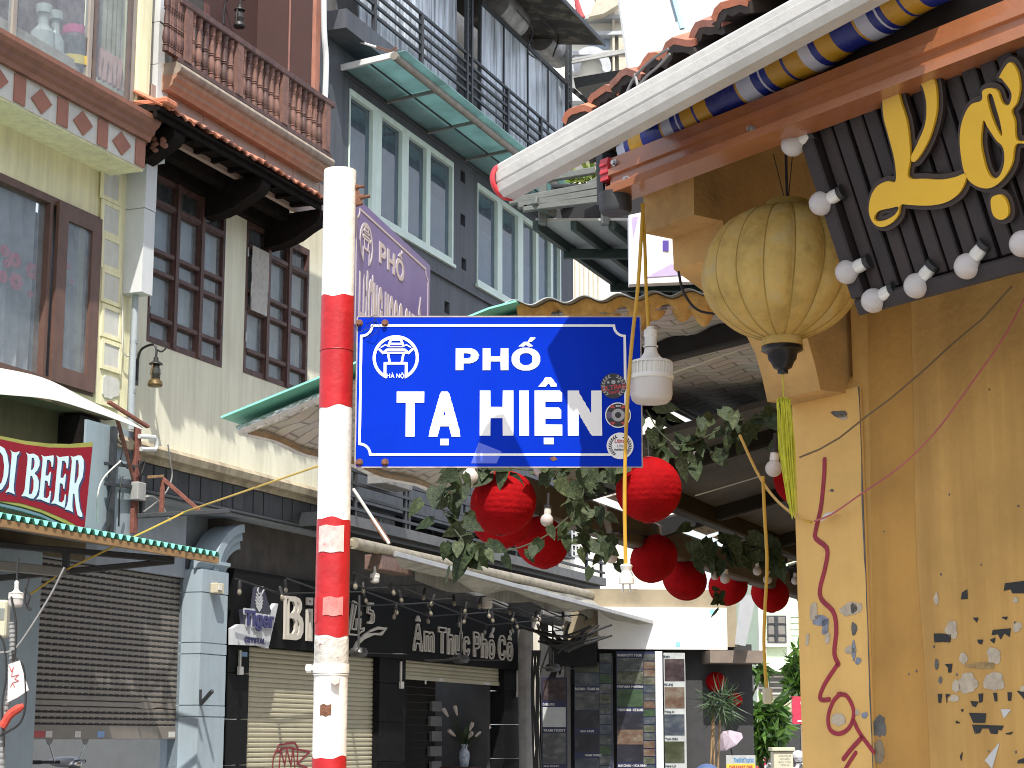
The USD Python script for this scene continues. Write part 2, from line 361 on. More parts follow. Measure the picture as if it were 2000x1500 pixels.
# ============================================================ street name plates
blue = mat('sign_blue_enamel', (0.0002, 0.026, 0.44), rough=0.45, var=0.1, scale=5, streak=0.06, dirt=(0.01, 0.06, 0.4), spec=0.06, bump=0.05, bscale=8)
blue_old = mat('sign_blue_faded', (0.14, 0.125, 0.36), rough=0.35, var=0.14, scale=5, streak=0.25, dirt=(0.28, 0.24, 0.48), bump=0.06, bscale=8)
white_print = mat('sign_white_print', (0.82, 0.82, 0.82), rough=0.35, var=0.05, bump=0)
white_print_old = mat('sign_white_faded', (0.55, 0.52, 0.55), rough=0.4, var=0.08, bump=0)
rim_rust = mat('plate_rusty_rim', (0.35, 0.3, 0.28), rough=0.7, var=0.4, scale=40, spots=0.4)
SY = PY - PR - 0.012
SF = Frame(at(692, 914, SY), (1, 0, 0))
def S(x, y): return tuple(SF.hit(x, y))
def emblem(cx, cy, r):               # round emblem of a gate tower, in units of its radius
    g = [Point(0, 0).buffer(1.0, 48).difference(Point(0, 0).buffer(0.87, 48))]
    ln = lambda pts, w: LineString(pts).buffer(w / 2, cap_style=2, join_style=2)
    g += [ln([(-0.32, 0.56), (-0.22, 0.8), (0.22, 0.8), (0.32, 0.56)], 0.1), ln([(-0.27, 0.62), (0.27, 0.62)], 0.09),
          ln([(-0.74, 0.4), (-0.56, 0.22), (-0.38, 0.36), (0.38, 0.36), (0.56, 0.22), (0.74, 0.4)], 0.1), ln([(-0.56, 0.22), (0.56, 0.22)], 0.09),
          ln([(-0.66, 0.46), (-0.46, 0.58), (-0.3, 0.5), (0.3, 0.5), (0.46, 0.58), (0.66, 0.46)], 0.05),
          ln([(-0.34, 0.22), (-0.26, -0.22)], 0.1), ln([(0.34, 0.22), (0.26, -0.22)], 0.1), ln([(-0.46, -0.24), (0.46, -0.24)], 0.11),
          ln([(-0.46, -0.2), (-0.46, -0.84)], 0.12), ln([(0.46, -0.2), (0.46, -0.84)], 0.12)]
    p = unary_union(g).difference(sbox(-0.4, -1.2, 0.4, -0.62))
    return affinity.translate(affinity.scale(p, r, r, origin=(0, 0)), cx, cy)
def frame_line(W, H, mg, notch, w):  # a border line with concave corners
    a = np.linspace(0, np.pi / 2, 9); x0, y0, x1, y1 = mg, mg, W - mg, H - mg
    pts = []
    for cx, cy, s in ((x0, y0, 0), (x1, y0, 1), (x1, y1, 2), (x0, y1, 3)):
        ang = a[::-1] + s * np.pi / 2
        pts += [(cx + notch * np.cos(t), cy + notch * np.sin(t)) for t in ang]
    return LineString(pts + [pts[0]]).buffer(w / 2, join_style=2)
W1, H1 = SF.hit(1254, 760)[0], SF.hit(692, 617)[1]
plate = Thing('street_name_plate', 'bright blue enamel street plate reading PHỐ TẠ HIỆN in white, facing the camera', 'street sign')
base = sbox(0, 0, W1, H1).buffer(-0.004).buffer(0.004)
plate.part('plate', SF.ext(base, -0.003, 0.0), blue)
plate.part('rim', SF.ext(base.difference(base.buffer(-0.0035)), -0.0028, 0.0006), rim_rust)
plate.part('border_line', SF.ext(poly([S(718, 889), S(1228, 889), S(1228, 638), S(718, 638)]).buffer(0) and affinity.translate(frame_line(S(1230, 638)[0] - S(716, 638)[0], S(716, 636)[1] - S(716, 888)[1], 0.0, 0.028, 0.0065), S(716, 0)[0], S(716, 888)[1]), 0.0, 0.0012), white_print)
cx, cy = S(773, 699)
plate.part('emblem', SF.ext(emblem(cx, cy, S(818, 699)[0] - cx), 0.0, 0.0012), white_print, label='white round emblem with a gate tower')
plate.part('emblem_lettering', SF.ext(text_poly(SF, 'HÀ NỘI', 755, 738, 792, 730, 0, grow=0.03), 0.0, 0.0013), white_print)
plate.part('lettering', SF.ext(text_poly(SF, 'PHỐ', 890, 723, 1055, 680, 0, grow=0.075), 0.0, 0.0014), white_print, label='white letters PHỐ')
for t, x0, x1 in (('TẠ', 774, 899), ('HIỆN', 937, 1176)):
    plate.part('lettering', SF.ext(text_poly(SF, t, x0, 853 if t == 'TẠ' else 851, x1, 765 if t == 'TẠ' else 763, 0, grow=0.085, gap=0.16), 0.0, 0.0014), white_print, label='white letters ' + t)
film = mat('old_tape_mark', (0.07, 0.12, 0.62), rough=0.45, var=0.15, bump=0)
plate.part('tape_mark', SF.ext(poly([S(935, 864), S(980, 882), S(970, 905), S(920, 905)]), 0.0, 0.0009), film, label='faded square tape mark on the lower edge')
plate.part('rust_spot', SF.ext(poly([S(1074, 895), S(1083, 892), S(1088, 897), S(1080, 900)]).buffer(0.001), 0.0, 0.0009), rust)
for x, y in ((702, 631), (752, 631), (702, 903), (752, 903)):
    u, w = S(x, y); c = SF.P(u, w)
    plate.part('bolt', cat([orient(trimesh.creation.cylinder(0.0068, 0.011, sections=6), c + [0, -0.006, 0], (0, -1, 0)), orient(trimesh.creation.cylinder(0.0095, 0.0025, sections=16), c + [0, -0.0012, 0], (0, -1, 0))]), rust)
for y in (640, 909): plate.part('bracket', SF.box(0.004, W1 * 0.13, S(0, y)[1], S(0, y - 15)[1], -0.014, -0.0035), rust)
plate.part('tie_wire', cat([tube(curve([SF.P(*S(x, y), 0.006 + 0.004 * (i % 3)) for i, (x, y) in enumerate(q)], 20), 0.0007, 5) for q in ([(735, 622), (722, 634), (710, 648)], [(735, 622), (726, 640), (700, 652)], [(733, 622), (741, 640), (732, 655), (716, 660)], [(735, 622), (728, 640), (721, 656)], [(716, 625), (733, 618), (748, 626)])]), mat('dark_wire', (0.02, 0.02, 0.02), bump=0))
# three round stickers on the plate
sk_black = mat('sticker_black', (0.015, 0.015, 0.018), rough=0.4, bump=0); sk_red = mat('sticker_red', (0.45, 0.05, 0.05), rough=0.5, bump=0); sk_grey = mat('sticker_grey', (0.35, 0.35, 0.36), rough=0.5, bump=0); sk_purple = mat('sticker_purple', (0.12, 0.09, 0.16), rough=0.5, bump=0)
pxm = S(1100, 760)[0] - S(1099, 760)[0]
def leaf2(x, y, a, L, w):
    t = np.linspace(0, 1, 7); p = np.concatenate([np.stack([t * L, w * np.sin(np.pi * t)], 1), np.stack([t[::-1] * L, -w * np.sin(np.pi * t[::-1])], 1)])
    c, s = math.cos(a), math.sin(a); return Polygon([(x + c * q[0] - s * q[1], y + s * q[0] + c * q[1]) for q in p]).buffer(0)
def wreath(c, r, n=11, a0=-2.4, a1=0.9):
    g = []
    for sd in (1, -1):
        for i in range(n):
            a = math.pi / 2 + sd * (0.55 + i * (2.35 / n)); x, y = c[0] + r * math.cos(a), c[1] + r * math.sin(a)
            for k in (0.6, -0.6): g.append(leaf2(x, y, a - sd * math.pi / 2 + k * 1.0, r * 0.3, r * 0.06))
    return unary_union(g)
def sticker(x, y, r, label, rot):
    c = S(x, y); R = r * pxm; t = Thing('round_sticker', label, 'sticker')
    return t, c, R
t, c, R = sticker(1198, 754, 25, 'black round sticker with red lettering, uppermost of the three on the blue plate', 0)
t.part('disc', SF.ext(Point(c).buffer(R, 32), 0.0016, 0.0022), sk_black)
t.part('wreath', SF.ext(wreath(c, R * 0.8, 8), 0.0022, 0.0026), sk_grey)
f = lambda s, h, dy, rot=8: affinity.rotate(affinity.translate(affinity.scale(tpoly(s, 0.04), h, h, origin=(0, 0)), c[0] - tpoly(s).bounds[2] * h / 2, c[1] + dy), rot, origin=c)
t.part('lettering', SF.ext(f('ULTRAS', R * 0.36, -R * 0.3), 0.0022, 0.0027), sk_red)
t.part('small_lettering', SF.ext(f('FANTA', R * 0.2, -R * 0.62), 0.0022, 0.0027), sk_red)
t.part('badge', SF.ext(unary_union([Point(c[0], c[1] + R * 0.3).buffer(R * 0.17), Point(c[0] - R * 0.4, c[1] + R * 0.28).buffer(R * 0.1), Point(c[0] + R * 0.4, c[1] + R * 0.34).buffer(R * 0.1)]), 0.0022, 0.0027), sk_grey)
t, c, R = sticker(1207, 811, 25, 'round black sticker with white ring badge, middle of three on the blue plate', 0)
t.part('disc', SF.ext(Point(c).buffer(R, 32), 0.0016, 0.0021), white_print)
t.part('inner_disc', SF.ext(Point(c).buffer(R * 0.92, 32), 0.0021, 0.0024), sk_black)
t.part('band', SF.ext(sbox(c[0] - R * .86, c[1] - R * .25, c[0] + R * .86, c[1] + R * .25), 0.0024, 0.0026), sk_purple)
t.part('ring', SF.ext(Point(c).buffer(R * 0.5, 32), 0.0026, 0.0029), sk_grey)
t.part('ring_core', SF.ext(Point(c).buffer(R * 0.24, 24), 0.0029, 0.0032), sk_black)
t.part('leaves', SF.ext(unary_union([leaf2(c[0] + sx * R * .2, c[1] + sy * R * .55, a, R * .5, R * .06) for sx in (-1, 1) for sy in (-1, 1) for a in ([0.2 * sy, 0.6 * sy] if sx > 0 else [math.pi - .2 * sy, math.pi - .6 * sy])]), 0.0024, 0.0028), sk_red)
t.part('year', SF.ext(affinity.translate(affinity.scale(tpoly('2019', .04), R * .12, R * .12, origin=(0, 0)), c[0] - R * .18, c[1] + R * .66), 0.0024, 0.0028), white_print)
t, c, R = sticker(1211, 871, 26, 'white round sticker with a dark laurel wreath, lowest of the three on the blue plate', 0)
t.part('disc', SF.ext(Point(c).buffer(R, 32), 0.0016, 0.0022), white_print)
t.part('wreath', SF.ext(wreath(c, R * 0.74, 10), 0.0022, 0.0026), sk_black)
for s, h, dy, m in (('Ultras', .26, .22, sk_red), ('Life', .2, -.1, sk_grey), ('thailand', .15, -.36, sk_black)):
    t.part('lettering', SF.ext(affinity.skew(f(s, R * h, R * dy, 0), 12, origin=c), 0.0022, 0.0027), m)

# second plate, edge on
d2 = at(690, 1445, PY); q2 = at(1836, 1445, 100.0) - EYE; q2[2] = 0; q2 /= np.linalg.norm(q2)
SF2 = Frame(at(683, 640, PY + 0.005) * [1, 1, 0], q2)
w_t = SF2.hit(700, 388)[1]; w_b = w_t - H1
u_r = SF2.hit(840, 560)[0]
plate2 = Thing('street_name_plate', 'faded violet street plate reading PHỐ LƯƠNG NGỌC QUYẾN, seen edge on', 'street sign')
u_l = u_r - 0.775
base = sbox(u_l, w_b, u_r, w_t).buffer(-0.01).buffer(0.01)
plate2.part('plate', SF2.ext(base, -0.003, 0.0), blue_old)
plate2.part('border_line', SF2.ext(affinity.translate(frame_line(0.725, H1 - 0.05, 0, 0.028, 0.006), u_l + 0.025, w_b + 0.025), 0, 0.0012), white_print_old)
ce = SF2.hit(707, 454); 
plate2.part('emblem', SF2.ext(emblem(u_l + 0.115, w_t - 0.108, 0.06), 0, 0.0012), white_print_old)
plate2.part('lettering', SF2.ext(text_poly(SF2, 'PHỐ', 740, 512, 789, 470, 0, grow=0.05), 0, 0.0014), white_print_old, label='white letters PHỐ')
plate2.part('lettering', SF2.ext(affinity.affine_transform(spaced('LƯƠNG NGỌC QUYẾN', 0.075, 0.12, 0.4), [0.66 / spaced('LƯƠNG NGỌC QUYẾN', 0.075, 0.12, 0.4).bounds[2], 0, 0, 0.125, u_l + 0.055, w_b + 0.07]), 0, 0.0014), white_print_old, label='white letters LƯƠNG NGỌC QUYẾN')
for x, y in ((701, 365), (712, 384)):
    c = at(x, y, PY - 0.005)
    plate2.part('bolt', cat([orient(trimesh.creation.cylinder(0.0045, 0.03, sections=10), c, SF2.ev), orient(trimesh.creation.cylinder(0.008, 0.008, sections=6), c - SF2.ev * 0.006, SF2.ev)]), rust)
c = at(697, 380, PY)
plate2.part('bracket', cat([bar(c + [-0.012, 0, 0.03], c + [0.008, 0.0, -0.03], 0.012, 0.02)]), rust)
# ============================================================ yellow house on the left
cream = mat('cream_plaster', (0.86, 0.82, 0.54), rough=0.85, var=0.12, scale=1.6, streak=0.3, dirt=(0.24, 0.2, 0.11), bump=0.2)
cream_wall = mat('cream_wall', (0.76, 0.75, 0.6), rough=0.85, var=0.1, scale=1.2, streak=0.28, dirt=(0.26, 0.23, 0.16), bump=0.2)
brown_mould = mat('brown_moulding', (0.24, 0.1, 0.06), rough=0.55, var=0.2, streak=0.3, dirt=(0.09, 0.05, 0.04))
terracotta = mat('terracotta_tile', (0.34, 0.14, 0.09), rough=0.6, var=0.15)
white_stone = mat('white_stone', (0.62, 0.62, 0.57), rough=0.6, var=0.1, streak=0.25, dirt=(0.32, 0.3, 0.22))
alu = mat('brown_aluminium', (0.13, 0.1, 0.09), rough=0.45, var=0.15)
tan_alu = mat('tan_aluminium', (0.3, 0.26, 0.22), rough=0.4, var=0.1)
win_brown = mat('brown_window_frame', (0.115, 0.06, 0.045), rough=0.55, var=0.25, streak=0.2, dirt=(0.2, 0.12, 0.09))
pane = glass('window_glass', (0.82, 0.86, 0.87), refl=1.45)
pane_dark = glass('window_glass_dark', (0.5, 0.54, 0.56), refl=1.5)
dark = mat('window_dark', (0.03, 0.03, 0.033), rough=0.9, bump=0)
curtain_grey = cloth('grey_curtain', (0.42, 0.4, 0.43), (0.62, 0.6, 0.64), sc=2.0)
curtain_white = cloth('white_curtain', (0.6, 0.65, 0.66), (0.75, 0.8, 0.8), sc=2.0)
curtain_gold = cloth('gold_curtain', (0.4, 0.36, 0.24), (0.55, 0.52, 0.42), sc=2.0)
rose = mat('rose_print', (0.6, 0.08, 0.14), rough=0.9, var=0.4, scale=40, bump=0)
metal_white = mat('white_sheet_metal', (0.6, 0.62, 0.62), rough=0.45, var=0.06, streak=0.15, dirt=(0.4, 0.4, 0.38))
def pleats(F, u0, u1, w0, w1, v, amp=0.02, n=9, seed=0):   # a hanging curtain with folds
    r = np.random.default_rng(seed); ph = r.uniform(0, 6, 3)
    f = lambda s, t: F.P(u0 + (u1 - u0) * s, w0 + (w1 - w0) * t, v + amp * (math.sin(s * n * 6.28 + ph[0] + 0.6 * math.sin(t * 3 + ph[1])) + 0.4 * math.sin(s * n * 2.3 * 6.28 + ph[2])))
    return sheet(f, n * 10, 5, 0.003)
yh = Thing('yellow_house', 'pale yellow house with diamond tile frieze and flowered curtains, at the left edge', 'house', origin=FA.P(-1, 0, 0))
VO = 0.45                                        # overhang of the upper storey
uA0 = -3.0
uA1 = FA.hit(280, 320, VO)[0]
wFt, wFb = FA.hit(0, 130, VO)[1], FA.hit(0, 192, VO)[1]
yh.part('upper_wall', FA.box(uA0, uA1, wFb, wFt + 0.02, -0.3, VO), cream)
uWl = FA.hit(0, 600, 0)[0]; uBx = FA.hit(276, 568, 0.27)[0]
wWt, wWb = FA.hit(0, 338, 0)[1], FA.hit(0, 722, 0)[1]
uW1 = FA.hit(187, 600, 0)[0]
wLow = FA.hit(0, 745, 0)[1]
yh.part('wall', FA.box(uW1, uBx + 0.22, wLow, wFb - 0.001, -0.25, 0), cream)
yh.part('wall', FA.box(uA0, uW1, wWt, wFb - 0.001, -0.25, 0), cream)
yh.part('wall', FA.box(uA0, uW1, wLow, wWb, -0.25, 0), cream)
# cornice
prof = [(0, 0), (0.06, 0), (0.075, 0.05), (0.11, 0.075), (0.12, 0.12), (0.16, 0.15), (0.19, 0.2), (0.19, 0.25), (0.14, 0.255), (0.0, 0.26)]
def run(F, prof, u0, u1, w, v):                  # moulding: profile (v, w) along u
    p = poly(prof); m = trimesh.creation.extrude_polygon(p, u1 - u0, engine='earcut'); V = m.vertices
    m.vertices = np.stack([u0 + V[:, 2], w + V[:, 1], v + V[:, 0]], 1)
    if m.volume < 0: m.invert()
    return F.mesh(m)
yh.part('cornice', run(FA, prof, uA0, uA1 + 0.03, wFt + 0.02, VO), brown_mould, smooth=20)
yh.part('frieze', FA.box(uA0, uA1 + 0.003, wFb + 0.02, wFt + 0.019, VO, VO + 0.012), white_stone)
hh = (wFt - wFb) * 0.5; wm = wFb + 0.02 + hh * 0.98
k = 0; pitch = 0.353
u = uA1 - 0.1
while u > uA0 + 0.3:
    if k % 2 == 0:
        q = sbox(u - 0.09, wm - hh * 0.9, u + 0.09, wm + hh * 0.9)
    else:
        q = Polygon([(u - 0.17, wm), (u, wm - hh * 0.82), (u + 0.17, wm), (u, wm + hh * 0.82)])
        q = affinity.rotate(q, 6)
    yh.part('frieze_tile', FA.ext(q, VO + 0.013, VO + 0.026), terracotta)
    u -= pitch; k += 1
# upper window band
vW = VO - 0.06
wT = wFt + 0.28
yh.part('upper_sill', FA.box(uA0, uA1 - 0.06, wT, wT + 0.06, vW - 0.1, vW + 0.11), white_stone)
uP = FA.hit(264, 150, vW)[0]
yh.part('upper_pier', FA.box(uP, FA.hit(288, 150, vW)[0], wT, wT + 3.2, -0.3, vW + 0.03), cream)
fr = FA.hit(175, 100, vW)[0]
for a in (uP - 0.06, fr, FA.hit(27, 50, vW)[0], FA.hit(27, 50, vW)[0] - 1.9):
    yh.part('upper_window_frame', FA.box(a - 0.03, a + 0.03, wT + 0.06, wT + 3, vW - 0.05, vW + 0.01), tan_alu)
for a in (fr + 0.07, uP - 0.16):
    yh.part('upper_window_frame', FA.box(a, a + 0.035, wT + 0.06, wT + 3, vW - 0.03, vW + 0.02), alu)
yh.part('upper_window_frame', FA.box(fr, uP, wT + 0.06, wT + 0.14, vW - 0.03, vW + 0.015), alu)
yh.part('upper_window_pane', FA.box(uA0, uP - 0.06, wT + 0.06, wT + 3, vW - 0.02, vW - 0.014), pane)
yh.part('upper_room', FA.box(uA0, uP, wT - 0.1, wT + 3, -1.6, -1.5), mat('room_tiles', (0.3, 0.3, 0.27), rough=0.7, var=0.15, scale=2))
yh.part('upper_room_floor', FA.box(uA0, uP, wT - 0.2, wT - 0.02, -1.5, vW - 0.12), alu)
yh.part('upper_shelf', FA.box(uA0, fr - 0.05, wT + 0.02, wT + 0.3, vW - 0.3, vW - 0.08), mat('tan_board', (0.3, 0.24, 0.18), rough=0.7))
jm = [mat('jar_glass_dark', (0.05, 0.045, 0.04), rough=0.15, bump=0), mat('jar_glass_pale', (0.35, 0.36, 0.33), rough=0.15, bump=0), mat('jar_lid_magenta', (0.45, 0.04, 0.16), rough=0.5, bump=0), mat('jar_yellow', (0.6, 0.42, 0.05), rough=0.4, bump=0)]
for x, y, r, h, lab in ((145, 100, 0.19, 0.42, 'large dark preserve jar with a magenta lid behind the upper left window'), (107, 82, 0.1, 0.4, 'slim pale bottle behind the upper left window, beside the large jar'), (84, 65, 0.12, 0.35, 'squat grey bottle behind the upper left window, leftmost of three')):
    c = FA.P(*FA.hit(x, y, vW - 0.2), vW - 0.2)
    j = Thing('preserve_jar', lab, 'jar')
    j.part('jar', orient(lathe([(0, 0), (r, 0), (r * 1.02, h * 0.75), (r * 0.7, h * 0.88), (r * 0.65, h * 0.9), (0, h * 0.9)] if r > .15 else [(0, 0), (r, 0), (r, h * 0.5), (r * 0.45, h * 0.75), (r * 0.4, h * 1.1), (0, h * 1.1)], 20), c - [0, 0, h / 2], Z3), jm[0 if r > .15 else 1])
    j.part('lid', orient(lathe([(0, 0), (r * 0.68, 0), (r * 0.68, 0.09), (0, 0.09)], 20), c + [0, 0, h * (0.4 if r > .15 else .6)], Z3), jm[2 if r > .15 else 1])
    if r > .15: j.part('contents', orient(lathe([(0, 0), (r * 1.03, 0.005), (r * 1.035, 0.1), (0, 0.1)], 20), c - [0, 0, h / 2 - 0.01], Z3), jm[3])
yh.part('upper_curtain', pleats(FA, fr + 0.12, uP - 0.1, wT + 0.3, wT + 3, vW - 0.12, 0.03, 7, 3), curtain_gold)
yh.part('upper_curtain_hem', pleats(FA, fr + 0.12, uP - 0.1, wT + 0.26, wT + 0.6, vW - 0.09, 0.03, 7, 3), mat('pink_hem', (0.45, 0.24, 0.2), rough=0.9))
# brown window with flowered curtain
def ring(F, u0, u1, w0, w1, b, v0, v1): return F.ext(sbox(u0, w0, u1, w1).difference(sbox(u0 + b, w0 + b, u1 - b, w1 - b)), v0, v1)
uM = FA.hit(97, 560, 0)[0]
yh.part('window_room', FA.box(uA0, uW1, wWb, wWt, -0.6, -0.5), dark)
win = yh.part('window', FA.ext(sbox(uA0, wWb, uW1, wWt).difference(sbox(uA0 + .1, wWb + 0.07, uM - 0.07, wWt - 0.08)).difference(sbox(uM - 0.02, wWb + 0.07, uW1 - 0.07, wWt - 0.08)), -0.12, 0.015), win_brown, label='large brown framed window with a grey flowered curtain')
yh.part('sash', ring(FA, uM + 0.03, uW1 - 0.02, wWb + 0.03, wWt - 0.03, 0.17, 0.016, 0.055), win_brown, under=win)
yh.part('pane', FA.box(uA0 + .1, uM - 0.07, wWb + 0.07, wWt - 0.08, -0.06, -0.054), pane, under=win)
yh.part('pane', FA.box(uM + 0.15, uW1 - 0.15, wWb + 0.15, wWt - 0.15, 0.02, 0.026), pane, under=win)
yh.part('curtain', pleats(FA, uA0, uM - 0.03, wWb - 0.05, wWt, -0.2, 0.035, 16, 1), curtain_grey, under=win)
yh.part('curtain', pleats(FA, uM, uW1 - 0.1, wWb - 0.05, wWt, -0.2, 0.03, 6, 2), curtain_grey, under=win)
for x, y, r in ((8, 490, 16), (28, 508, 20), (62, 530, 22), (4, 540, 16), (30, 550, 22), (58, 575, 9), (132, 520, 9), (138, 550, 7), (12, 515, 12)):
    c = FA.hit(x, y, -0.16); R = r * 0.0042
    p = unary_union([affinity.translate(affinity.scale(Point(0, 0).buffer(R * 0.42, 6), 1.3, 0.9), c[0] + 0.6 * R * math.cos(a) * 1.2, c[1] + 0.6 * R * math.sin(a)) for a in np.arange(6) * 1.05 + r])
    yh.part('curtain_rose', FA.ext(p.difference(Point(c).buffer(R * 0.18)), -0.152, -0.149), rose, under=win)
# pilaster with white panels
c0, c1 = FA.hit(196, 450, 0)[0], FA.hit(240, 450, 0)[0]
yh.part('pilaster', FA.box(c0, c1, FA.hit(200, 792, 0)[1], FA.hit(200, 300, 0)[1], 0.0, 0.025), cream)
for y0, y1 in ((327, 383), (395, 452), (462, 518), (528, 584), (598, 652), (666, 715), (730, 776)):
    a0, wt = FA.hit(201, y0, 0.03); a1, wb = FA.hit(232, y1, 0.03)[0], FA.hit(201, y1, 0.03)[1]
    if y0 < 720: yh.part('pilaster_frame', ring(FA, a0 - 0.03, a1 + 0.03, wb - 0.03, wt + 0.03, 0.045, 0.026, 0.045), cream)
    q = sbox(a0 + 0.005, wb + 0.005, a1 - 0.005, wt - 0.005)
    for cxy in ((a0, wb), (a1, wb), (a0, wt), (a1, wt)): q = q.difference(Point(cxy).buffer(0.035))
    if y0 > 720: q = q.difference(Polygon([(a0, wb - .1), (a1 + .1, wb - .1), (a1 + .1, wb + 0.1), (a0 + 0.2, wb + 0.03)]))
    yh.part('pilaster_panel', FA.ext(q, 0.026, 0.036), white_stone)
# white sheet metal duct box
b0 = uBx; b1 = FA.hit(297, 575, 0.27)[0]; wbx = FA.hit(276, 570, 0.27)[1]
duct = Thing('duct_casing', 'tall white sheet metal casing running down between the yellow and the cream house', 'duct')
zz = wbx
hs = [0.0, 0.95, 1.5, 2.1, 2.6, 3.1, 3.6, 4.1, 4.6, 5.2]
for i in range(len(hs) - 1):
    duct.part('casing_sheet', FA.box(b0, b1, wbx + hs[i] + 0.004, wbx + hs[i + 1] - 0.004, 0.002 + 0.004 * (i % 2), (0.272 if i < 2 else 0.37) + 0.006 * (i % 2)), metal_white)
pv = mat('grey_pvc', (0.36, 0.4, 0.43), rough=0.4, var=0.1)
dp = Thing('drain_pipe', 'grey plastic drain pipe below the white duct casing', 'pipe')
pts = [FA.P(b0 + 0.12, wbx, 0.12), FA.P(b0 + 0.13, wbx - 0.9, 0.11), FA.P(b0 + 0.16, FA.hit(279, 845, 0.1)[1], 0.1)]
dp.part('pipe', tube(pts, 0.035, 12), pv)
for t in (0.35, 0.72): dp.part('pipe_clip', orient(lathe([(0.036, -0.02), (0.042, -0.02), (0.042, 0.02), (0.036, 0.02)], 14), pts[0] * (1 - t) + pts[2] * t, Z3), mat('pipe_joint', (0.25, 0.27, 0.29), rough=0.5))
wire_white = mat('white_cable', (0.6, 0.6, 0.56), rough=0.5, bump=0); wire_black = mat('black_cable', (0.015, 0.015, 0.015), rough=0.6, bump=0); wire_grey = mat('grey_cable', (0.2, 0.2, 0.2), rough=0.5, bump=0)
single('cable', 'thin white cable hanging beside the drain pipe with a split end', 'cable', tube(curve([FA.P(*FA.hit(x, y, 0.06), 0.06) for x, y in ((238, 575), (240, 640), (239, 680), (246, 694), (252, 696))], 24), 0.008, 6), wire_white)
# ============================================================ cream house with the wooden balcony
wood = mat('dark_red_wood', (0.075, 0.035, 0.03), rough=0.6, var=0.35, scale=14, streak=0.35, dirt=(0.2, 0.12, 0.09), bump=0.3)
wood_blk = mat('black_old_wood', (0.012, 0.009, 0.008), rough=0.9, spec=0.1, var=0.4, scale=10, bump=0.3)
wood_sun = mat('bleached_wood', (0.2, 0.1, 0.075), rough=0.7, var=0.35, scale=12, streak=0.5, dirt=(0.07, 0.04, 0.035), bump=0.3)
orange = mat('orange_moulding', (0.36, 0.2, 0.125), rough=0.7, var=0.2, streak=0.45, dirt=(0.2, 0.12, 0.08))
moss_cap = mat('weathered_ledge', (0.3, 0.25, 0.2), rough=0.85, var=0.3, scale=8, streak=0.5, dirt=(0.12, 0.1, 0.08))
maroon = mat('maroon_wall', (0.055, 0.024, 0.021), rough=0.7, var=0.12, scale=2)
pinkpanel = mat('pink_grey_panel', (0.42, 0.31, 0.26), rough=0.7, var=0.08, streak=0.3, dirt=(0.2, 0.15, 0.12))
tile_or = [mat(f'roof_tile_orange_{i}', c, rough=0.75, var=0.3, scale=18, spots=0.2, spot_col=(0.12, 0.09, 0.08), bump=0.4) for i, c in enumerate([(0.5, 0.17, 0.09), (0.4, 0.15, 0.09), (0.32, 0.14, 0.1)])]
bluewall = mat('blue_grey_wall', (0.29, 0.36, 0.41), rough=0.8, var=0.1, scale=2, streak=0.25, dirt=(0.2, 0.22, 0.22), spots=0.1, spot_col=(0.15, 0.15, 0.15))
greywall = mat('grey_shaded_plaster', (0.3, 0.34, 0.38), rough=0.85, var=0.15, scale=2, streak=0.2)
steel_dark = mat('dark_steel', (0.03, 0.033, 0.037), rough=0.5, var=0.3, scale=20)
VB = -0.12
ch = Thing('cream_house', 'cream house with dark wooden windows, turned balcony balusters and a small tiled eave', 'house', origin=FA.P(5, 0, 0))
uB0 = b1 - 0.3; uB1 = FA.hit(652, 800, VB)[0]
wLed = FA.hit(308, 858, VB)[1]
W1 = dict(u0=FA.hit(292, 500, VB)[0], u1=FA.hit(438, 540, VB)[0], wt=FA.hit(303, 332, VB)[1], wb=FA.hit(292, 668, VB)[1])
W2 = dict(u0=FA.hit(479, 560, VB)[0], u1=FA.hit(602, 600, VB)[0], wt=FA.hit(482, 425, VB)[1], wb=FA.hit(476, 728, VB)[1])
wtop = FA.hit(317, 180, 0.3)[1] + 0.25
wallp = sbox(uB0, wLed - 0.3, uB1, wtop).difference(sbox(W1['u0'], W1['wb'], W1['u1'], W1['wt'])).difference(sbox(W2['u0'], W2['wb'], W2['u1'], W2['wt']))
ch.part('wall', FA.ext(wallp, VB - 0.2, VB), cream_wall)
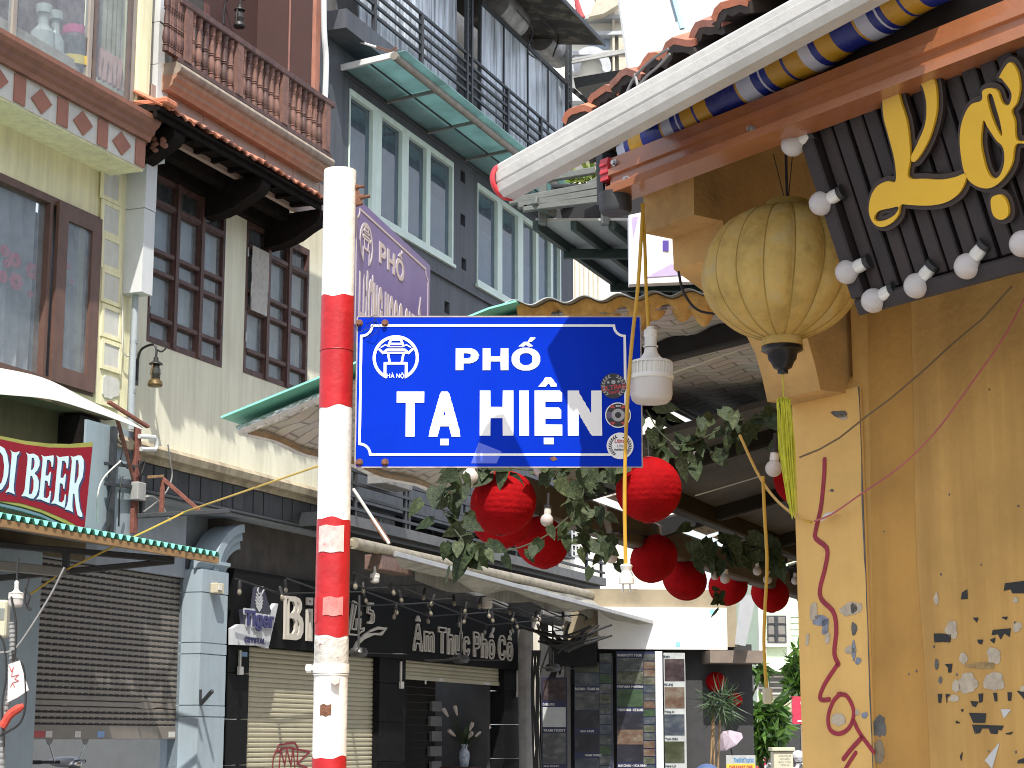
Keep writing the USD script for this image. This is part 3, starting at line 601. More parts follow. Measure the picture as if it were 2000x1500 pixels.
def wooden_window(W, seed, paper=False):
    u0, u1, wb, wt = W['u0'], W['u1'], W['wb'], W['wt']; H = wt - wb; n = 3; cw = (u1 - u0) / n
    fr = sbox(u0, wb, u1, wt)
    cells = []
    for i in range(n):
        a, b = u0 + i * cw + 0.055, u0 + (i + 1) * cw - 0.055
        for f0, f1 in ((0.035, 0.135), (0.165, 0.40), (0.43, 0.52), (0.55, 0.80), (0.84, 0.955)):
            cells.append((i, a, b, wb + H * f0, wb + H * f1))
    for c in cells: fr = fr.difference(sbox(c[1], c[3], c[2], c[4]))
    p = ch.part('window', FA.ext(fr, VB - 0.09, VB + 0.005), wood, label='dark wooden casement window, ' + ('right one with paper stuck on its pane' if paper else 'left one beside the white casing'))
    for i in range(1, n):
        a = u0 + i * cw; ch.part('stile', FA.box(a - 0.035, a + 0.035, wb + 0.02, wt - 0.02, VB + 0.006, VB + 0.03), wood, under=p)
    for i in range(n):
        a = u0 + i * cw
        for f in (0.15, 0.415, 0.535, 0.82): ch.part('muntin', FA.box(a + 0.05, a + cw - 0.05, wb + H * f - 0.022, wb + H * f + 0.022, VB + 0.005, VB + 0.02), wood, under=p)
    for c in cells: ch.part('pane', FA.box(c[1] - 0.01, c[2] + 0.01, c[3] - 0.01, c[4] + 0.01, VB - 0.05, VB - 0.045), pane if c[4] < wb + H * 0.82 else pane_dark, under=p)
    ch.part('curtain', pleats(FA, u0, u1, wb - .05, wt - H * 0.1, VB - 0.19, 0.025, 12, seed), curtain_white, under=p)
    for f, e in ((0.2, 0), (0.75, 0), (0.2, 1), (0.75, 1)):
        a = u1 - 0.03 if e else u0 + 0.02
        ch.part('hinge', FA.box(a, a + 0.012, wb + H * f, wb + H * f + 0.12, VB + 0.006, VB + 0.022), mat('hinge_steel', (0.45, 0.45, 0.45), metal=0.6, rough=0.4), under=p)
    if paper:
        q = []
        r = np.random.default_rng(4)
        a, b = u0 + 0.06, u0 + cw - 0.02
        y = wt - H * 0.17
        while y > wt - H * 0.5:
            ch.part('paper', FA.box(a + r.uniform(0, .03), b - r.uniform(0, .05), y - 0.19, y, VB + 0.03 + r.uniform(0, .008), VB + 0.04 + r.uniform(0.001, 0.006)), mat('old_paper', (0.45, 0.43, 0.4), rough=0.9, var=0.2, scale=12), under=p); y -= 0.16
wooden_window(W1, 11); wooden_window(W2, 12, True)
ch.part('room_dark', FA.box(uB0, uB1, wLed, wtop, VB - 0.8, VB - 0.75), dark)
# eave: tiles, soffit, fascia, carved brackets
e0, e1 = FA.hit(318, 215, 0.78), FA.hit(632, 380, 0.78)
uE0, uE1 = e0[0], FA.hit(640, 380, 0.78)[0]; wE = FA.hit(470, 293, 0.78)[1]
nt = 23; tw = (uE1 - uE0) / nt
def eave_tile(u, seed):
    r = np.random.default_rng(seed); dw = r.uniform(-0.012, 0.012)
    f = lambda s, t: FA.P(u + tw * (s * 1.12 - 0.06), wE + dw + 0.035 * math.sin(s * math.pi) + t * 0.28, 0.78 + r_v - t * 0.5)
    r_v = r.uniform(-0.02, 0.02)
    return sheet(f, 7, 2, 0.022)
for i in range(nt):
    ch.part('roof_tile', eave_tile(uE0 + i * tw, i), tile_or[i % 3], smooth=40)
ch.part('ridge_tile', FA.mesh(lbox(uE0, uE0 + 0.24, wE + 0.02, wE + 0.1, 0.3, 0.82, 0.02)), tile_or[0], label='bright orange end tiles at the left end of the eave')
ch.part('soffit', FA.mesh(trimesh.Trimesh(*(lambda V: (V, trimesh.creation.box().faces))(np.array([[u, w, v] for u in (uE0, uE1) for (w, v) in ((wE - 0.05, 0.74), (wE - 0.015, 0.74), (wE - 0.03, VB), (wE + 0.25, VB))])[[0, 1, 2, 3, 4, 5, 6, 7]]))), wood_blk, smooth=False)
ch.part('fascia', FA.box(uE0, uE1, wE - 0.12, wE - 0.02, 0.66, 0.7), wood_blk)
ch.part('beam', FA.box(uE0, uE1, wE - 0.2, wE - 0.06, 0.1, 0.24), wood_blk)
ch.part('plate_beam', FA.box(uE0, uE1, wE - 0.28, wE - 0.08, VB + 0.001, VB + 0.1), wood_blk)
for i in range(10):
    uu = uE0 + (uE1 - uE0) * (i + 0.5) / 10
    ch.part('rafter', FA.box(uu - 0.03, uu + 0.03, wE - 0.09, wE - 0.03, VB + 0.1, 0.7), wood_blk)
brp = [(0, -0.05), (0.78, -0.02), (0.8, -0.12), (0.74, -0.2), (0.6, -0.27), (0.45, -0.36), (0.25, -0.43), (0.0, -0.46)]
for k, (x, y) in enumerate(((338, 300), (508, 390), (622, 460))):
    uu = FA.hit(x, y, 0.6)[0]
    b = ch.part('bracket', run(FA, brp, uu - 0.11, uu + 0.11, wE - 0.07, VB), wood_blk if k else wood_blk, label='carved wooden eave bracket with reddish carving' if k == 0 else None)
    if k == 0:
        r = np.random.default_rng(2)
        for j in range(14):
            ch.part('carving', sphere(FA.P(uu - 0.115, wE - 0.2 - r.uniform(0, .17), 0.2 + r.uniform(0, .38)), (0.035, 0.03, 0.02 + r.uniform(0, .02)), 1), mat('carving_red', (0.2, 0.085, 0.06), rough=0.8), under=b)
# panel strip between eave and balcony
vP = 0.36
wPt = FA.hit(317, 175, vP)[1]; wPb = wE + 0.1
npn = 15; uu = np.linspace(uB0, uB1, npn + 1)
for i in range(npn): ch.part('strip_panel', FA.box(uu[i] + 0.004, uu[i + 1] - 0.004, wPb - 0.2, wPt, vP - 0.06, vP + 0.003 * (i % 2)), pinkpanel)
# balcony
vR = 0.55
wRb = FA.hit(317, 121, vR)[1]; wRt = FA.hit(372, 12, vR)[1]
uR0, uR1 = FA.hit(314, 150, 0.36)[0], FA.hit(645, 300, vR)[0]
ch.part('balcony_moulding', run(FA, [(0, 0), (0.1, 0.0), (0.12, 0.03), (0.15, 0.05), (0.16, 0.1), (0.2, 0.13), (0.21, 0.17), (0, 0.17)], uR0, uR1, wPt - 0.02, vP), orange, smooth=25)
ch.part('balcony_ledge', run(FA, [(0, 0), (0.21, 0), (0.25, 0.03), (0.265, 0.07), (0.25, 0.11), (0.2, 0.14), (0.0, 0.14)], uR0, uR1, wPt + 0.151, vP), moss_cap, smooth=40)
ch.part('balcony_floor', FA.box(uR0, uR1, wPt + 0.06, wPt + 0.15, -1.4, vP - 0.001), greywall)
wA = wPt + 0.291
HR = wRt - wA
ch.part('handrail', FA.box(uR0, uR1 + 0.03, wA + HR - 0.07, wA + HR + 0.01, vR - 0.08, vR + 0.05, 0.012), wood)
ch.part('lower_rail', FA.box(uR0, uR1, wA, wA + 0.05, vR - 0.05, vR + 0.03), wood)
posts = [FA.hit(x, y, vR)[0] for x, y in ((362, 110), (463, 160), (552, 220), (634, 290))]
def baluster(u):
    h = HR - 0.12; pr = [(0.0, 0), (0.034, 0), (0.034, 0.08), (0.022, 0.095), (0.034, 0.115), (0.022, 0.135), (0.03, 0.16), (0.04, 0.24), (0.036, 0.34), (0.024, 0.44), (0.034, 0.46), (0.024, 0.48), (0.034, 0.5), (0.026, 0.53), (0.03, 0.6), (0.022, 0.76), (0.034, 0.79), (0.022, 0.81), (0.034, 0.84), (0.034, 1.0), (0, 1.0)]
    m = lathe([(r * 1.12, z * h) for r, z in pr], 10)
    return orient(m, FA.P(u, wA + 0.05, vR - 0.01), Z3)
ed = [uR0 - 0.3] + posts
for i, pu in enumerate(posts):
    ch.part('baluster_post', FA.box(pu - 0.075, pu + 0.075, wA + 0.05, wA + HR - 0.07, vR - 0.06, vR + 0.04), wood_sun)
    a, b = ed[i] + 0.075, pu - 0.075; n = 7
    for j in range(n): ch.part('baluster', baluster(a + (b - a) * (j + 0.5) / n), wood_sun if (i + j) % 3 else wood, smooth=40)
ch.part('recess_wall', FA.box(uR0 - 1, uB1 + 0.2, wA - 0.1, wA + 4, -1.5, -1.4), maroon)
ch.part('recess_side_wall', FA.box(uB1 - 0.12, uB1 - 0.01, wA - 0.1, wA + 4, -1.4, -0.5), maroon)
ch.part('recess_side_trim', FA.box(uB1 - 0.14, uB1 - 0.004, wA - 0.1, wA + 4, -0.5, -0.44), mat('salmon_trim', (0.36, 0.15, 0.1), rough=0.7, streak=0.3))
x0 = FA.hit(395, 20, -1.4)[0]; x1 = FA.hit(405, 20, -1.38)[0]
ch.part('recess_door', FA.box(x0 - 1.4, x0, wA, wA + 2.4, -1.395, -1.36), mat('dark_door', (0.05, 0.045, 0.04), rough=0.5))
ch.part('recess_door_frame', FA.box(x0 - 0.02, x0 + 0.1, wA, wA + 2.4, -1.39, -1.34), mat('brown_frame', (0.11, 0.045, 0.038), rough=0.6))
ch.part('recess_pipe', tube([FA.P(uB1 - 0.14, FA.uhit(567, -40, uB1 - 0.14)[1], FA.uhit(567, 0, uB1 - 0.14)[0]), FA.P(uB1 - 0.14, FA.uhit(565, 160, uB1 - 0.14)[1], FA.uhit(567, 0, uB1 - 0.14)[0])], 0.015, 8), mat('pipe_maroon', (0.25, 0.12, 0.1), rough=0.5))
# wall lanterns (old oil lamp shape)
brass = mat('old_brass', (0.16, 0.11, 0.05), rough=0.5, metal=0.6, var=0.4, scale=50, spots=0.4, spot_col=(0.08, 0.05, 0.03))
blackiron = mat('black_iron', (0.02, 0.02, 0.02), rough=0.5, var=0.3)
lglass = glass('lamp_glass', (0.45, 0.44, 0.4))
def oil_lamp(label, c, n, m1, m2):
    t = Thing('wall_lantern', label, 'lantern'); g = lambda q: orient(lathe(q, 16), c, Z3)
    t.part('fuel_tank', g([(0, -0.19), (0.075, -0.19), (0.085, -0.17), (0.075, -0.13), (0.05, -0.11), (0, -0.11)]), m1)
    t.part('chimney', g([(0.035, -0.1), (0.06, -0.05), (0.055, 0.0), (0.035, 0.06), (0.03, 0.06), (0.05, 0.0), (0.054, -0.05), (0.03, -0.1)]), lglass)
    t.part('cap', g([(0, 0.15), (0.025, 0.14), (0.03, 0.1), (0.075, 0.07), (0.078, 0.06), (0.0, 0.062)]), m2)
    s = FA.eu * 0.075
    for sg in (-1, 1): t.part('side_tube', tube([c + sg * s + [0, 0, -0.16], c + sg * s * 1.08 + [0, 0, -0.05], c + sg * s * 0.8 + [0, 0, 0.07]], 0.009, 6), m1)
    t.part('bracket', tube(curve([c - FA.ev * n + [0, 0, -0.1], c - FA.ev * n + [0, 0, 0.08], c - FA.ev * (n - 0.04) + [0, 0, 0.24], c - FA.ev * 0.05 + [0, 0, 0.29], c + [0, 0, 0.23], c + [0, 0, 0.15]], 24), 0.014, 6), m2)
    t.part('scroll', tube(curve([c + [0, 0, 0.23], c + FA.ev * 0.07 + [0, 0, 0.2], c + FA.ev * 0.13 + [0, 0, 0.25], c + FA.ev * 0.1 + [0, 0, 0.3]], 16), 0.01, 6), m2)
    t.part('back_plate', FA.mesh(lbox(*(lambda q: (q[0] - 0.03, q[0] + 0.03, q[1] - 0.16, q[1] + 0.14, q[2] - n - 0.02, q[2] - n + 0.002))(((c - FA.O) @ FA.eu, (c - FA.O) @ FA.ew, (c - FA.O) @ FA.ev)))), m2)
    return t
vL = 0.12
oil_lamp('old brass oil lamp wall lantern on the cream wall below the left wooden window', FA.P(*FA.hit(304, 722, vL), vL), vL - VB, brass, blackiron)
oil_lamp('black iron wall lantern on the maroon wall behind the balcony', FA.P(*FA.hit(468, 28, -1.15), -1.15), 0.25, blackiron, blackiron)
# ledge above the shops and dark panel strip
wLt = FA.hit(308, 850, 0.06)[1]
ledge = mat('mossy_ledge', (0.42, 0.36, 0.25), rough=0.9, var=0.35, scale=5, streak=0.55, dirt=(0.1, 0.085, 0.06), spots=0.3, spot_col=(0.09, 0.08, 0.06), spot_scale=9)
ch.part('ledge', run(FA, [(0, 0), (0.06, 0), (0.08, 0.05), (0.16, 0.07), (0.18, 0.15), (0.14, 0.2), (0.0, 0.24)], uB0, uB1, wLt - 0.3, VB), ledge, smooth=30)
slatm = [mat(f'dark_slat_{i}', c, rough=0.7, var=0.3, scale=5, streak=0.3, dirt=(0.1, 0.1, 0.1)) for i, c in enumerate([(0.028, 0.03, 0.034), (0.036, 0.037, 0.04)])]
wSt = wLt - 0.303; hS = 0.3; sw = 0.25
ch.part('slat_backing', FA.box(uB0, uB1, wSt - hS, wSt, VB, VB + 0.02), slatm[0])
i = 0; u = uB0
while u < uB1 - 0.2:
    ch.part('dark_panel', FA.box(u + 0.008, u + sw - 0.008, wSt - hS + 0.01, wSt - 0.01, VB + 0.021, VB + 0.045 + 0.004 * (i % 3)), slatm[i % 2]); u += sw; i += 1
ch.part('panel_strip_edge', FA.box(uB0, uB1, wSt - hS - 0.03, wSt - hS, VB - 0.1, VB + 0.07), steel_dark)
# blue ground floor with grey roller shutter
vS = -0.42
uJ = FA.hit(371, 1300, vS)[0]; uPl = FA.hit(390, 1300, VB)[0]; uPr = FA.hit(441, 1300, VB)[0]
uSl = FA.hit(20, 1430, vS)[0]
wSh = FA.hit(240, 1112, vS)[1]; wSb = FA.hit(200, 1444, vS)[1]
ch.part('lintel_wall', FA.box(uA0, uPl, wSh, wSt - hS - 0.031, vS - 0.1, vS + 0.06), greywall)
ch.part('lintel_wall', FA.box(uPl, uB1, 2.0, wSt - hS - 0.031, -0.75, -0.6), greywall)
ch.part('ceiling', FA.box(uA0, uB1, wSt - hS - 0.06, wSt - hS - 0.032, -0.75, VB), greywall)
ws = [0.1, 1.75, 1.9, 2.28, 2.42, 3.1]
wl = [0.0] + [FA.hit(410, y, VB)[1] for y in (1400, 1378, 1278, 1256, 1158)] + [wSh + 0.1]
for i in range(len(wl) - 1):
    ch.part('pillar_block', FA.box(uPl, uPr, wl[i] + 0.006, wl[i + 1] - 0.006, vS - 0.1, VB + (0.004 if i % 2 else 0.0)), bluewall)
ch.part('pillar_core', FA.box(uPl + 0.01, uPr - 0.01, 0, wSh + 0.1, vS - 0.2, VB - 0.01), bluewall)
ch.part('pillar_cap', run(FA, [(0, 0), (0.03, 0.02), (0.05, 0.06), (0.09, 0.08), (0.09, 0.12), (0, 0.12)], uPl - 0.04, uPr + 0.06, wSh + 0.1, VB - 0.1), bluewall)
ch.part('jamb', FA.box(uJ, uPl, 0, wSh, vS - 0.1, vS + 0.04), bluewall)
ch.part('left_pier', FA.box(uSl - 1.2, uSl - 0.02, 0, wSh, vS - 0.2, VB), bluewall)
ca = (uPr + 0.55, wSh + 0.02)
a = np.linspace(math.pi * 0.98, math.pi * 0.55, 14)
for k, (r0, r1, v0, v1) in enumerate(((0.62, 0.72, -0.5, -0.16), (0.52, 0.615, -0.5, -0.2), (0.42, 0.515, -0.5, -0.24))):
    ch.part('arch_rib', FA.ext(Polygon([(ca[0] + r1 * 1.15 * math.cos(t), ca[1] + r1 * math.sin(t)) for t in a] + [(ca[0] + r0 * 1.15 * math.cos(t), ca[1] + r0 * math.sin(t)) for t in a[::-1]]), v0, v1), bluewall)
sh_m = [mat(f'shutter_grey_{i}', c, rough=0.5, var=0.12, scale=3, streak=0.15, dirt=(0.1, 0.09, 0.08), metal=0.2) for i, c in enumerate([(0.21, 0.19, 0.165), (0.225, 0.2, 0.175)])]
shu = Thing('roller_shutter', 'brown grey steel roller shutter, pulled down almost to the bottom in the blue shop front', 'shutter')
nsl = 27; hsl = (wSh - wSb - 0.16) / nsl
sp = [(0, 0), (0.008, 0.004), (0.014, hsl * 0.25), (0.014, hsl * 0.7), (0.008, hsl - 0.012), (0, hsl - 0.008)]
for i in range(nsl):
    shu.part('slat', run(FA, sp, uSl, uJ, wSb + 0.16 + i * hsl, vS - 0.01), sh_m[i % 2], smooth=False)
    w = wSb + 0.16 + i * hsl
    if i not in (3, 4):
        q = [FA.box(a, a + 0.075, w - 0.008, w + 0.002, vS - 0.012, vS - 0.004) for a in np.arange(uSl + 0.05, uJ - 0.1, 0.115)]
dsh = []
for i in range(nsl):
    if i in (3, 4): continue
    w = wSb + 0.16 + i * hsl
    dsh += [FA.box(a, a + 0.072, w - 0.011, w + 0.011, vS + 0.0005, vS + 0.005) for a in np.arange(uSl + 0.06, uJ - 0.1, 0.118)]
shu.part('slots', cat(dsh), dark, smooth=False, kind='stuff')
shu.part('backing', FA.box(uSl, uJ, wSb + 0.02, wSh, vS - 0.03, vS - 0.012), dark)
shu.part('bottom_bar', FA.box(uSl, uJ, wSb, wSb + 0.15, vS - 0.02, vS + 0.008, 0.005), sh_m[0])
lblr = mat('label_red', (0.4, 0.06, 0.07), rough=0.6, bump=0); lblw = mat('label_white', (0.55, 0.55, 0.53), rough=0.6, var=.1, bump=0); lblb = mat('label_blue', (0.2, 0.35, 0.6), rough=0.6, bump=0)
for x0, x1, m in ((64, 88, lblr), (89, 102, lblw), (146, 158, lblw), (190, 204, lblb), (329, 342, lblw), (345, 356, lblw)):
    c = FA.hit(x0, 1442, vS + 0.01); d = FA.hit(x1, 1432, vS + 0.01)
    shu.part('label', FA.box(c[0], d[0], c[1] + 0.01, c[1] + 0.075, vS + 0.009, vS + 0.011), m)
for x0, x1, y0, y1 in ((266, 310, 1372, 1384), (318, 360, 1374, 1384), (120, 135, 1374, 1378)):
    c = FA.hit(x0, y1, vS + 0.02); d = FA.hit(x1, y0, vS + 0.02)
    shu.part('scuff', FA.ext(affinity.scale(Point((c[0] + d[0]) / 2, (c[1] + d[1]) / 2).buffer(1, 10), (d[0] - c[0]) / 2, abs(d[1] - c[1]) / 2), vS + 0.0055, vS + 0.0065), sh_m[1])
ch.part('shop_room', FA.box(uSl - .5, uJ + .5, 0, 2.2, -3.6, -3.5), mat('shop_back_wall', (0.2, 0.2, 0.19), rough=0.8, var=0.15, scale=2))
ch.part('shop_room_side', FA.box(uJ + 0.05, uJ + 0.2, 0, 2.2, -3.5, vS - 0.1), mat('shop_white_wall', (0.5, 0.5, 0.46), rough=0.8, var=0.1))
# scooter parked inside the half open shutter
sc = Thing('motor_scooter', 'scooter handlebar and round mirror showing under the grey roller shutter', 'scooter')
vv = vS - 0.35
def A(x, y, v): return FA.P(*FA.hit(x, y, v), v)
chrome = mat('chrome', (0.55, 0.55, 0.55), metal=1.0, rough=0.2, bump=0); plastic_grey = mat('scooter_grey', (0.25, 0.26, 0.27), rough=0.35, coat=0.5)
h0 = A(130, 1488, vv)
sc.part('handlebar_cowl', sphere(h0, (0.2, 0.1, 0.06), 2), plastic_grey)
sc.part('handlebar', tube([h0 - FA.eu * 0.35 - FA.ev * .08, h0, h0 + FA.eu * 0.35 - FA.ev * .08], 0.018, 8), steel_dark)
for sg in (-1, 1):
    sc.part('grip', tube([h0 + sg * FA.eu * 0.35 - FA.ev * .08, h0 + sg * FA.eu * 0.52 - FA.ev * .13], 0.022, 8), wire_black)
    mm = h0 + sg * FA.eu * 0.33 + [0, 0, 0.2]
    sc.part('mirror_stem', tube([h0 + sg * FA.eu * 0.22, mm], 0.007, 6), chrome)
    sc.part('mirror', orient(lathe([(0, -0.015), (0.05, -0.012), (0.062, 0), (0.05, 0.012), (0, 0.015)], 18), mm + [0, 0, 0.04], FA.ev), plastic_grey)
sc.part('headlight', sphere(h0 + FA.ev * 0.1 + [0, 0, -0.02], (0.09, 0.06, 0.06), 2), chrome)
sc.part('front_shield', sheet(lambda s, t: h0 + FA.eu * (s - .5) * 0.42 + FA.ev * (0.1 + .1 * math.sin(s * 3.14)) + np.array([0, 0, -0.1 - 0.55 * t]), 7, 4, 0.01), plastic_grey)
sc.part('fork', tube([h0 + [0, 0, -0.1], h0 + FA.ev * 0.25 + [0, 0, -0.95]], 0.03, 8), steel_dark)
wc = h0 + FA.ev * 0.3; wc = np.array([wc[0], wc[1], 0.34])
wl_ = sc.part('wheel', orient(trimesh.creation.torus(0.19, 0.04, major_sections=24, minor_sections=8), wc, FA.eu), wire_black)
sc.part('rim', orient(trimesh.creation.cylinder(0.15, 0.03, sections=20), wc, FA.eu), chrome, under=wl_)
sc.part('body', sphere(h0 - FA.ev * 0.75 + [0, 0, -0.5], (0.2, 0.45, 0.22), 2), plastic_grey)
sc.part('seat', sphere(h0 - FA.ev * 0.75 + [0, 0, -0.27], (0.15, 0.4, 0.07), 2), wire_black)
# folding ladder inside
ld = Thing('ladder', 'grey step ladder leaning inside the shop below the roller shutter', 'ladder')
for x in (262, 306): ld.part('rail', bar(A(x, 1500, vS - 0.8) * [1, 1, 0] + [0, 0, 0.1], A(x + 4, 1452, vS - 1.1), 0.05, 0.03), pv)
for z in np.arange(0.4, 1.5, 0.14):
    p0, p1 = A(262, 1500, vS - 0.8), A(306, 1500, vS - 0.8); p0[2] = p1[2] = z; ld.part('rung', bar(p0, p1, 0.035, 0.05), plastic_grey)
# ============================================================ lower front of the yellow house: awnings, beer sign, brackets
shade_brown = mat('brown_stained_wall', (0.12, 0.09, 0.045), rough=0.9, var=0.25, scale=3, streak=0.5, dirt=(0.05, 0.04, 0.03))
white_sheet = mat('white_awning_sheet', (0.75, 0.73, 0.68), rough=0.6, var=0.06, trans=0.1)
teal_roof = mat('turquoise_corrugated_sheet', (0.16, 0.5, 0.4), rough=0.45, var=0.12)
grey_under = mat('grey_sheet_underside', (0.2, 0.2, 0.19), rough=0.7, var=0.15)
wood_batten = mat('brown_batten', (0.3, 0.18, 0.08), rough=0.8, var=0.3)
red_iron = mat('red_primer_iron', (0.2, 0.07, 0.05), rough=0.8, var=0.4, scale=25, spots=0.3)
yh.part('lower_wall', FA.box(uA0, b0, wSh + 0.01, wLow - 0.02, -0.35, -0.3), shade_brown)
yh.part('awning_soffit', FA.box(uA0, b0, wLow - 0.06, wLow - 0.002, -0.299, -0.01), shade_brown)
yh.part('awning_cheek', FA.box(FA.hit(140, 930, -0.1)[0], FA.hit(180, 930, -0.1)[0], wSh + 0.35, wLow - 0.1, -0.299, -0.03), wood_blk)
aw = Thing('white_awning', 'sunlit white sheet awning under the flowered window, its right end torn', 'awning')
E0 = [FA.P(*FA.hit(x, y, 0.5), 0.5) for x, y in ((-60, 764), (0, 770), (100, 780), (180, 803), (235, 822), (282, 840))]
wu = FA.hit(0, 735, 0.02)[1]
E1 = [FA.P((p - FA.O) @ FA.eu, p[2] + (0.27, 0.27, 0.22, 0.14, 0.09, 0.04)[i], 0.4) for i, p in enumerate(E0)]
c0, c1 = curve(E0, 24), curve(E1, 24)
aw.part('sheet', sheet(lambda s, t: (c0[int(round(s * 23))] * (1 - t) + c1[int(round(s * 23))] * t) + np.array([0, 0, 0.03 * math.sin(t * 3.14)]), 24, 7, 0.006), white_sheet)
aw.part('edge_iron', bar(A(212, 785, 0.4), A(289, 834, 0.5), 0.05, 0.03), red_iron)
aw.part('support', bar(A(228, 815, 0.35), A(262, 940, 0.35), 0.035), red_iron)
# iron frame and blue column right of the beer sign
bc = Thing('iron_frame', 'rusty iron frame with a light blue board behind it, right of the beer sign', 'frame')
bc.part('blue_board', FA.mesh(trimesh.util.concatenate([lbox(FA.hit(165, 930, 0)[0], FA.hit(262, 930, 0)[0], FA.hit(200, 1044, 0)[1], FA.hit(240, 838, 0)[1], -0.2, 0)])), bluewall)
for x in (222, 268): bc.part('upright', FA.box(FA.hit(x - 4, 950, 0.08)[0], FA.hit(x + 4, 950, 0.08)[0], FA.hit(x, 1042, 0.08)[1], FA.hit(x, 832, 0.08)[1], 0.03, 0.08), red_iron if x > 250 else steel_dark)
for y in (945, 905): bc.part('crossbar', bar(A(205, y, 0.06), A(262, y + 6, 0.06), 0.035), steel_dark)
for q in ([(232, 850), (240, 870), (236, 900), (250, 915)], [(228, 860), (250, 880), (256, 905)], [(270, 900), (275, 925), (282, 900), (262, 915)]):
    bc.part('loose_wire', tube(curve([A(x, y, 0.12) for x, y in q], 14), 0.008, 5), wire_black)
for q, m, lb in (([(236, 900), (205, 930), (192, 960), (190, 1010), (192, 1022)], wire_white, 'white cable hanging in a curve between the beer sign and the iron frame'), ([(328, 868), (333, 905), (336, 930), (325, 960), (300, 985), (280, 1000)], wire_grey, 'grey corrugated cable curving down below the mossy ledge'), ([(282, 970), (300, 970), (315, 985), (332, 1018)], wire_white, 'short white cable drooping from the small meter box'), ([(240, 930), (234, 960), (232, 1028)], wire_black, 'thin black cable in front of the light blue board')):
    single('cable', lb, 'cable', tube(curve([A(x, y, 0.14) for x, y in q], 24), 0.009, 6), m)
br = Thing('wall_bracket', 'rusty triangular steel bracket standing out from the wall under the dark panels', 'bracket')
br.part('arm', bar(A(268, 1008, 0.1), A(450, 998, 1.0), 0.05), steel_dark)
br.part('strut', bar(A(318, 935, 0.2), A(390, 998, 0.6), 0.045), red_iron)
br.part('upright', bar(A(318, 938, 0.2), A(315, 1004, 0.2), 0.045), red_iron)
br.part('spacer', bar(A(290, 932, 0.2), A(318, 930, 0.2), 0.03), wood_batten)
br.part('post', bar(A(277, 930, 0.1), A(277, 1010, 0.1), 0.05), steel_dark)
br.part('meter_box', FA.rect(270, 940, 286, 976, 0.05, 0.15, b=0.01), mat('small_grey_box', (0.3, 0.3, 0.29), rough=0.6))
wp = Thing('water_pipe', 'white plastic pipe elbow beside the mossy ledge', 'pipe')
wp.part('pipe', tube([A(272, 852, 0.1), A(302, 854, 0.12), A(305, 860, 0.12), A(306, 872, 0.12), A(303, 878, 0.12), A(275, 877, 0.1)], 0.025, 10), metal_white)
# beer sign: bowed board with serif letters
p0, p1 = at(-40, 900, 16.75), at(182, 900, 17.25)
dd = p1 - p0; dd[2] = 0
FS = Frame([p0[0], p0[1], 0], dd)
bs = Thing('beer_sign', 'red advertising board with bowed edges and pale letters OI BEER', 'sign')
sred = mat('beer_sign_red', (0.16, 0.007, 0.016), rough=0.5, spec=0.2, var=0.1, bump=0); solive = mat('beer_sign_olive', (0.2, 0.2, 0.045), rough=0.45, bump=0); snavy = mat('beer_sign_navy', (0.02, 0.03, 0.09), rough=0.5, bump=0); spale = mat('beer_sign_pale', (0.4, 0.5, 0.54), rough=0.45, var=0.05, bump=0)
def sgn(pts): return FS.px([(x / 6.25, 820 + y / 6.25) for x, y in pts])
top = [(-400, 60), (0, 195), (300, 255), (600, 290), (850, 295), (1135, 270)]; bot = [(1025, 1370), (800, 1265), (500, 1130), (250, 1055), (0, 1000), (-400, 960)]
bs.part('board', FS.ext(poly(sgn(top + bot)), -0.05, 0), solive)
bs.part('blue_edge', FS.ext(poly(sgn([(-400, 1000), (0, 1050), (250, 1110), (500, 1180), (800, 1320), (900, 1385), (1000, 1380), (800, 1290), (500, 1150), (250, 1075), (0, 1020), (-400, 965)])), -0.055, -0.004), mat('sign_blue_edge', (0.08, 0.14, 0.18), rough=0.5))
bs.part('red_field', FS.ext(poly(sgn([(-400, 110), (0, 235), (300, 300), (600, 338), (850, 342), (1128, 330), (1030, 1345), (800, 1215), (500, 1090), (250, 1015), (0, 990), (-400, 905)])), 0, 0.004), sred)
L = {}
L['I'] = [[(120, 368), (150, 392), (190, 400), (236, 385), (228, 415), (205, 440), (165, 800), (165, 860), (178, 912), (140, 895), (100, 880), (62, 892), (80, 860), (105, 830), (140, 440), (138, 400)]]
L['D'] = [[(-60, 330), (0, 320), (50, 350), (85, 430), (105, 560), (95, 680), (65, 780), (20, 850), (-60, 880)], [(-60, 390), (-5, 390), (30, 440), (48, 560), (40, 680), (15, 770), (-60, 830)]]
L['B'] = [[(315, 400), (350, 420), (410, 415), (460, 445), (482, 500), (478, 560), (450, 620), (415, 655), (450, 690), (472, 760), (465, 850), (440, 920), (405, 965), (360, 958), (310, 935), (255, 932), (280, 900), (298, 850), (335, 470), (328, 430)], [(385, 460), (410, 470), (420, 520), (412, 580), (385, 625), (372, 635)], [(366, 680), (390, 690), (408, 750), (405, 840), (385, 905), (352, 915), (348, 890)]]
L['E'] = [[(498, 430), (540, 450), (652, 435), (650, 500), (642, 575), (625, 575), (620, 520), (600, 490), (572, 490), (550, 680), (585, 685), (605, 640), (620, 635), (600, 805), (585, 805), (580, 755), (545, 735), (530, 900), (530, 950), (570, 960), (595, 930), (605, 870), (620, 870), (610, 960), (600, 1020), (540, 995), (490, 972), (437, 972), (470, 930), (480, 880), (518, 490), (512, 455)]]
L['E2'] = [[(x * 1.0 + 183, y + 6 + (y - 430) * 0.085) for x, y in L['E'][0]]]
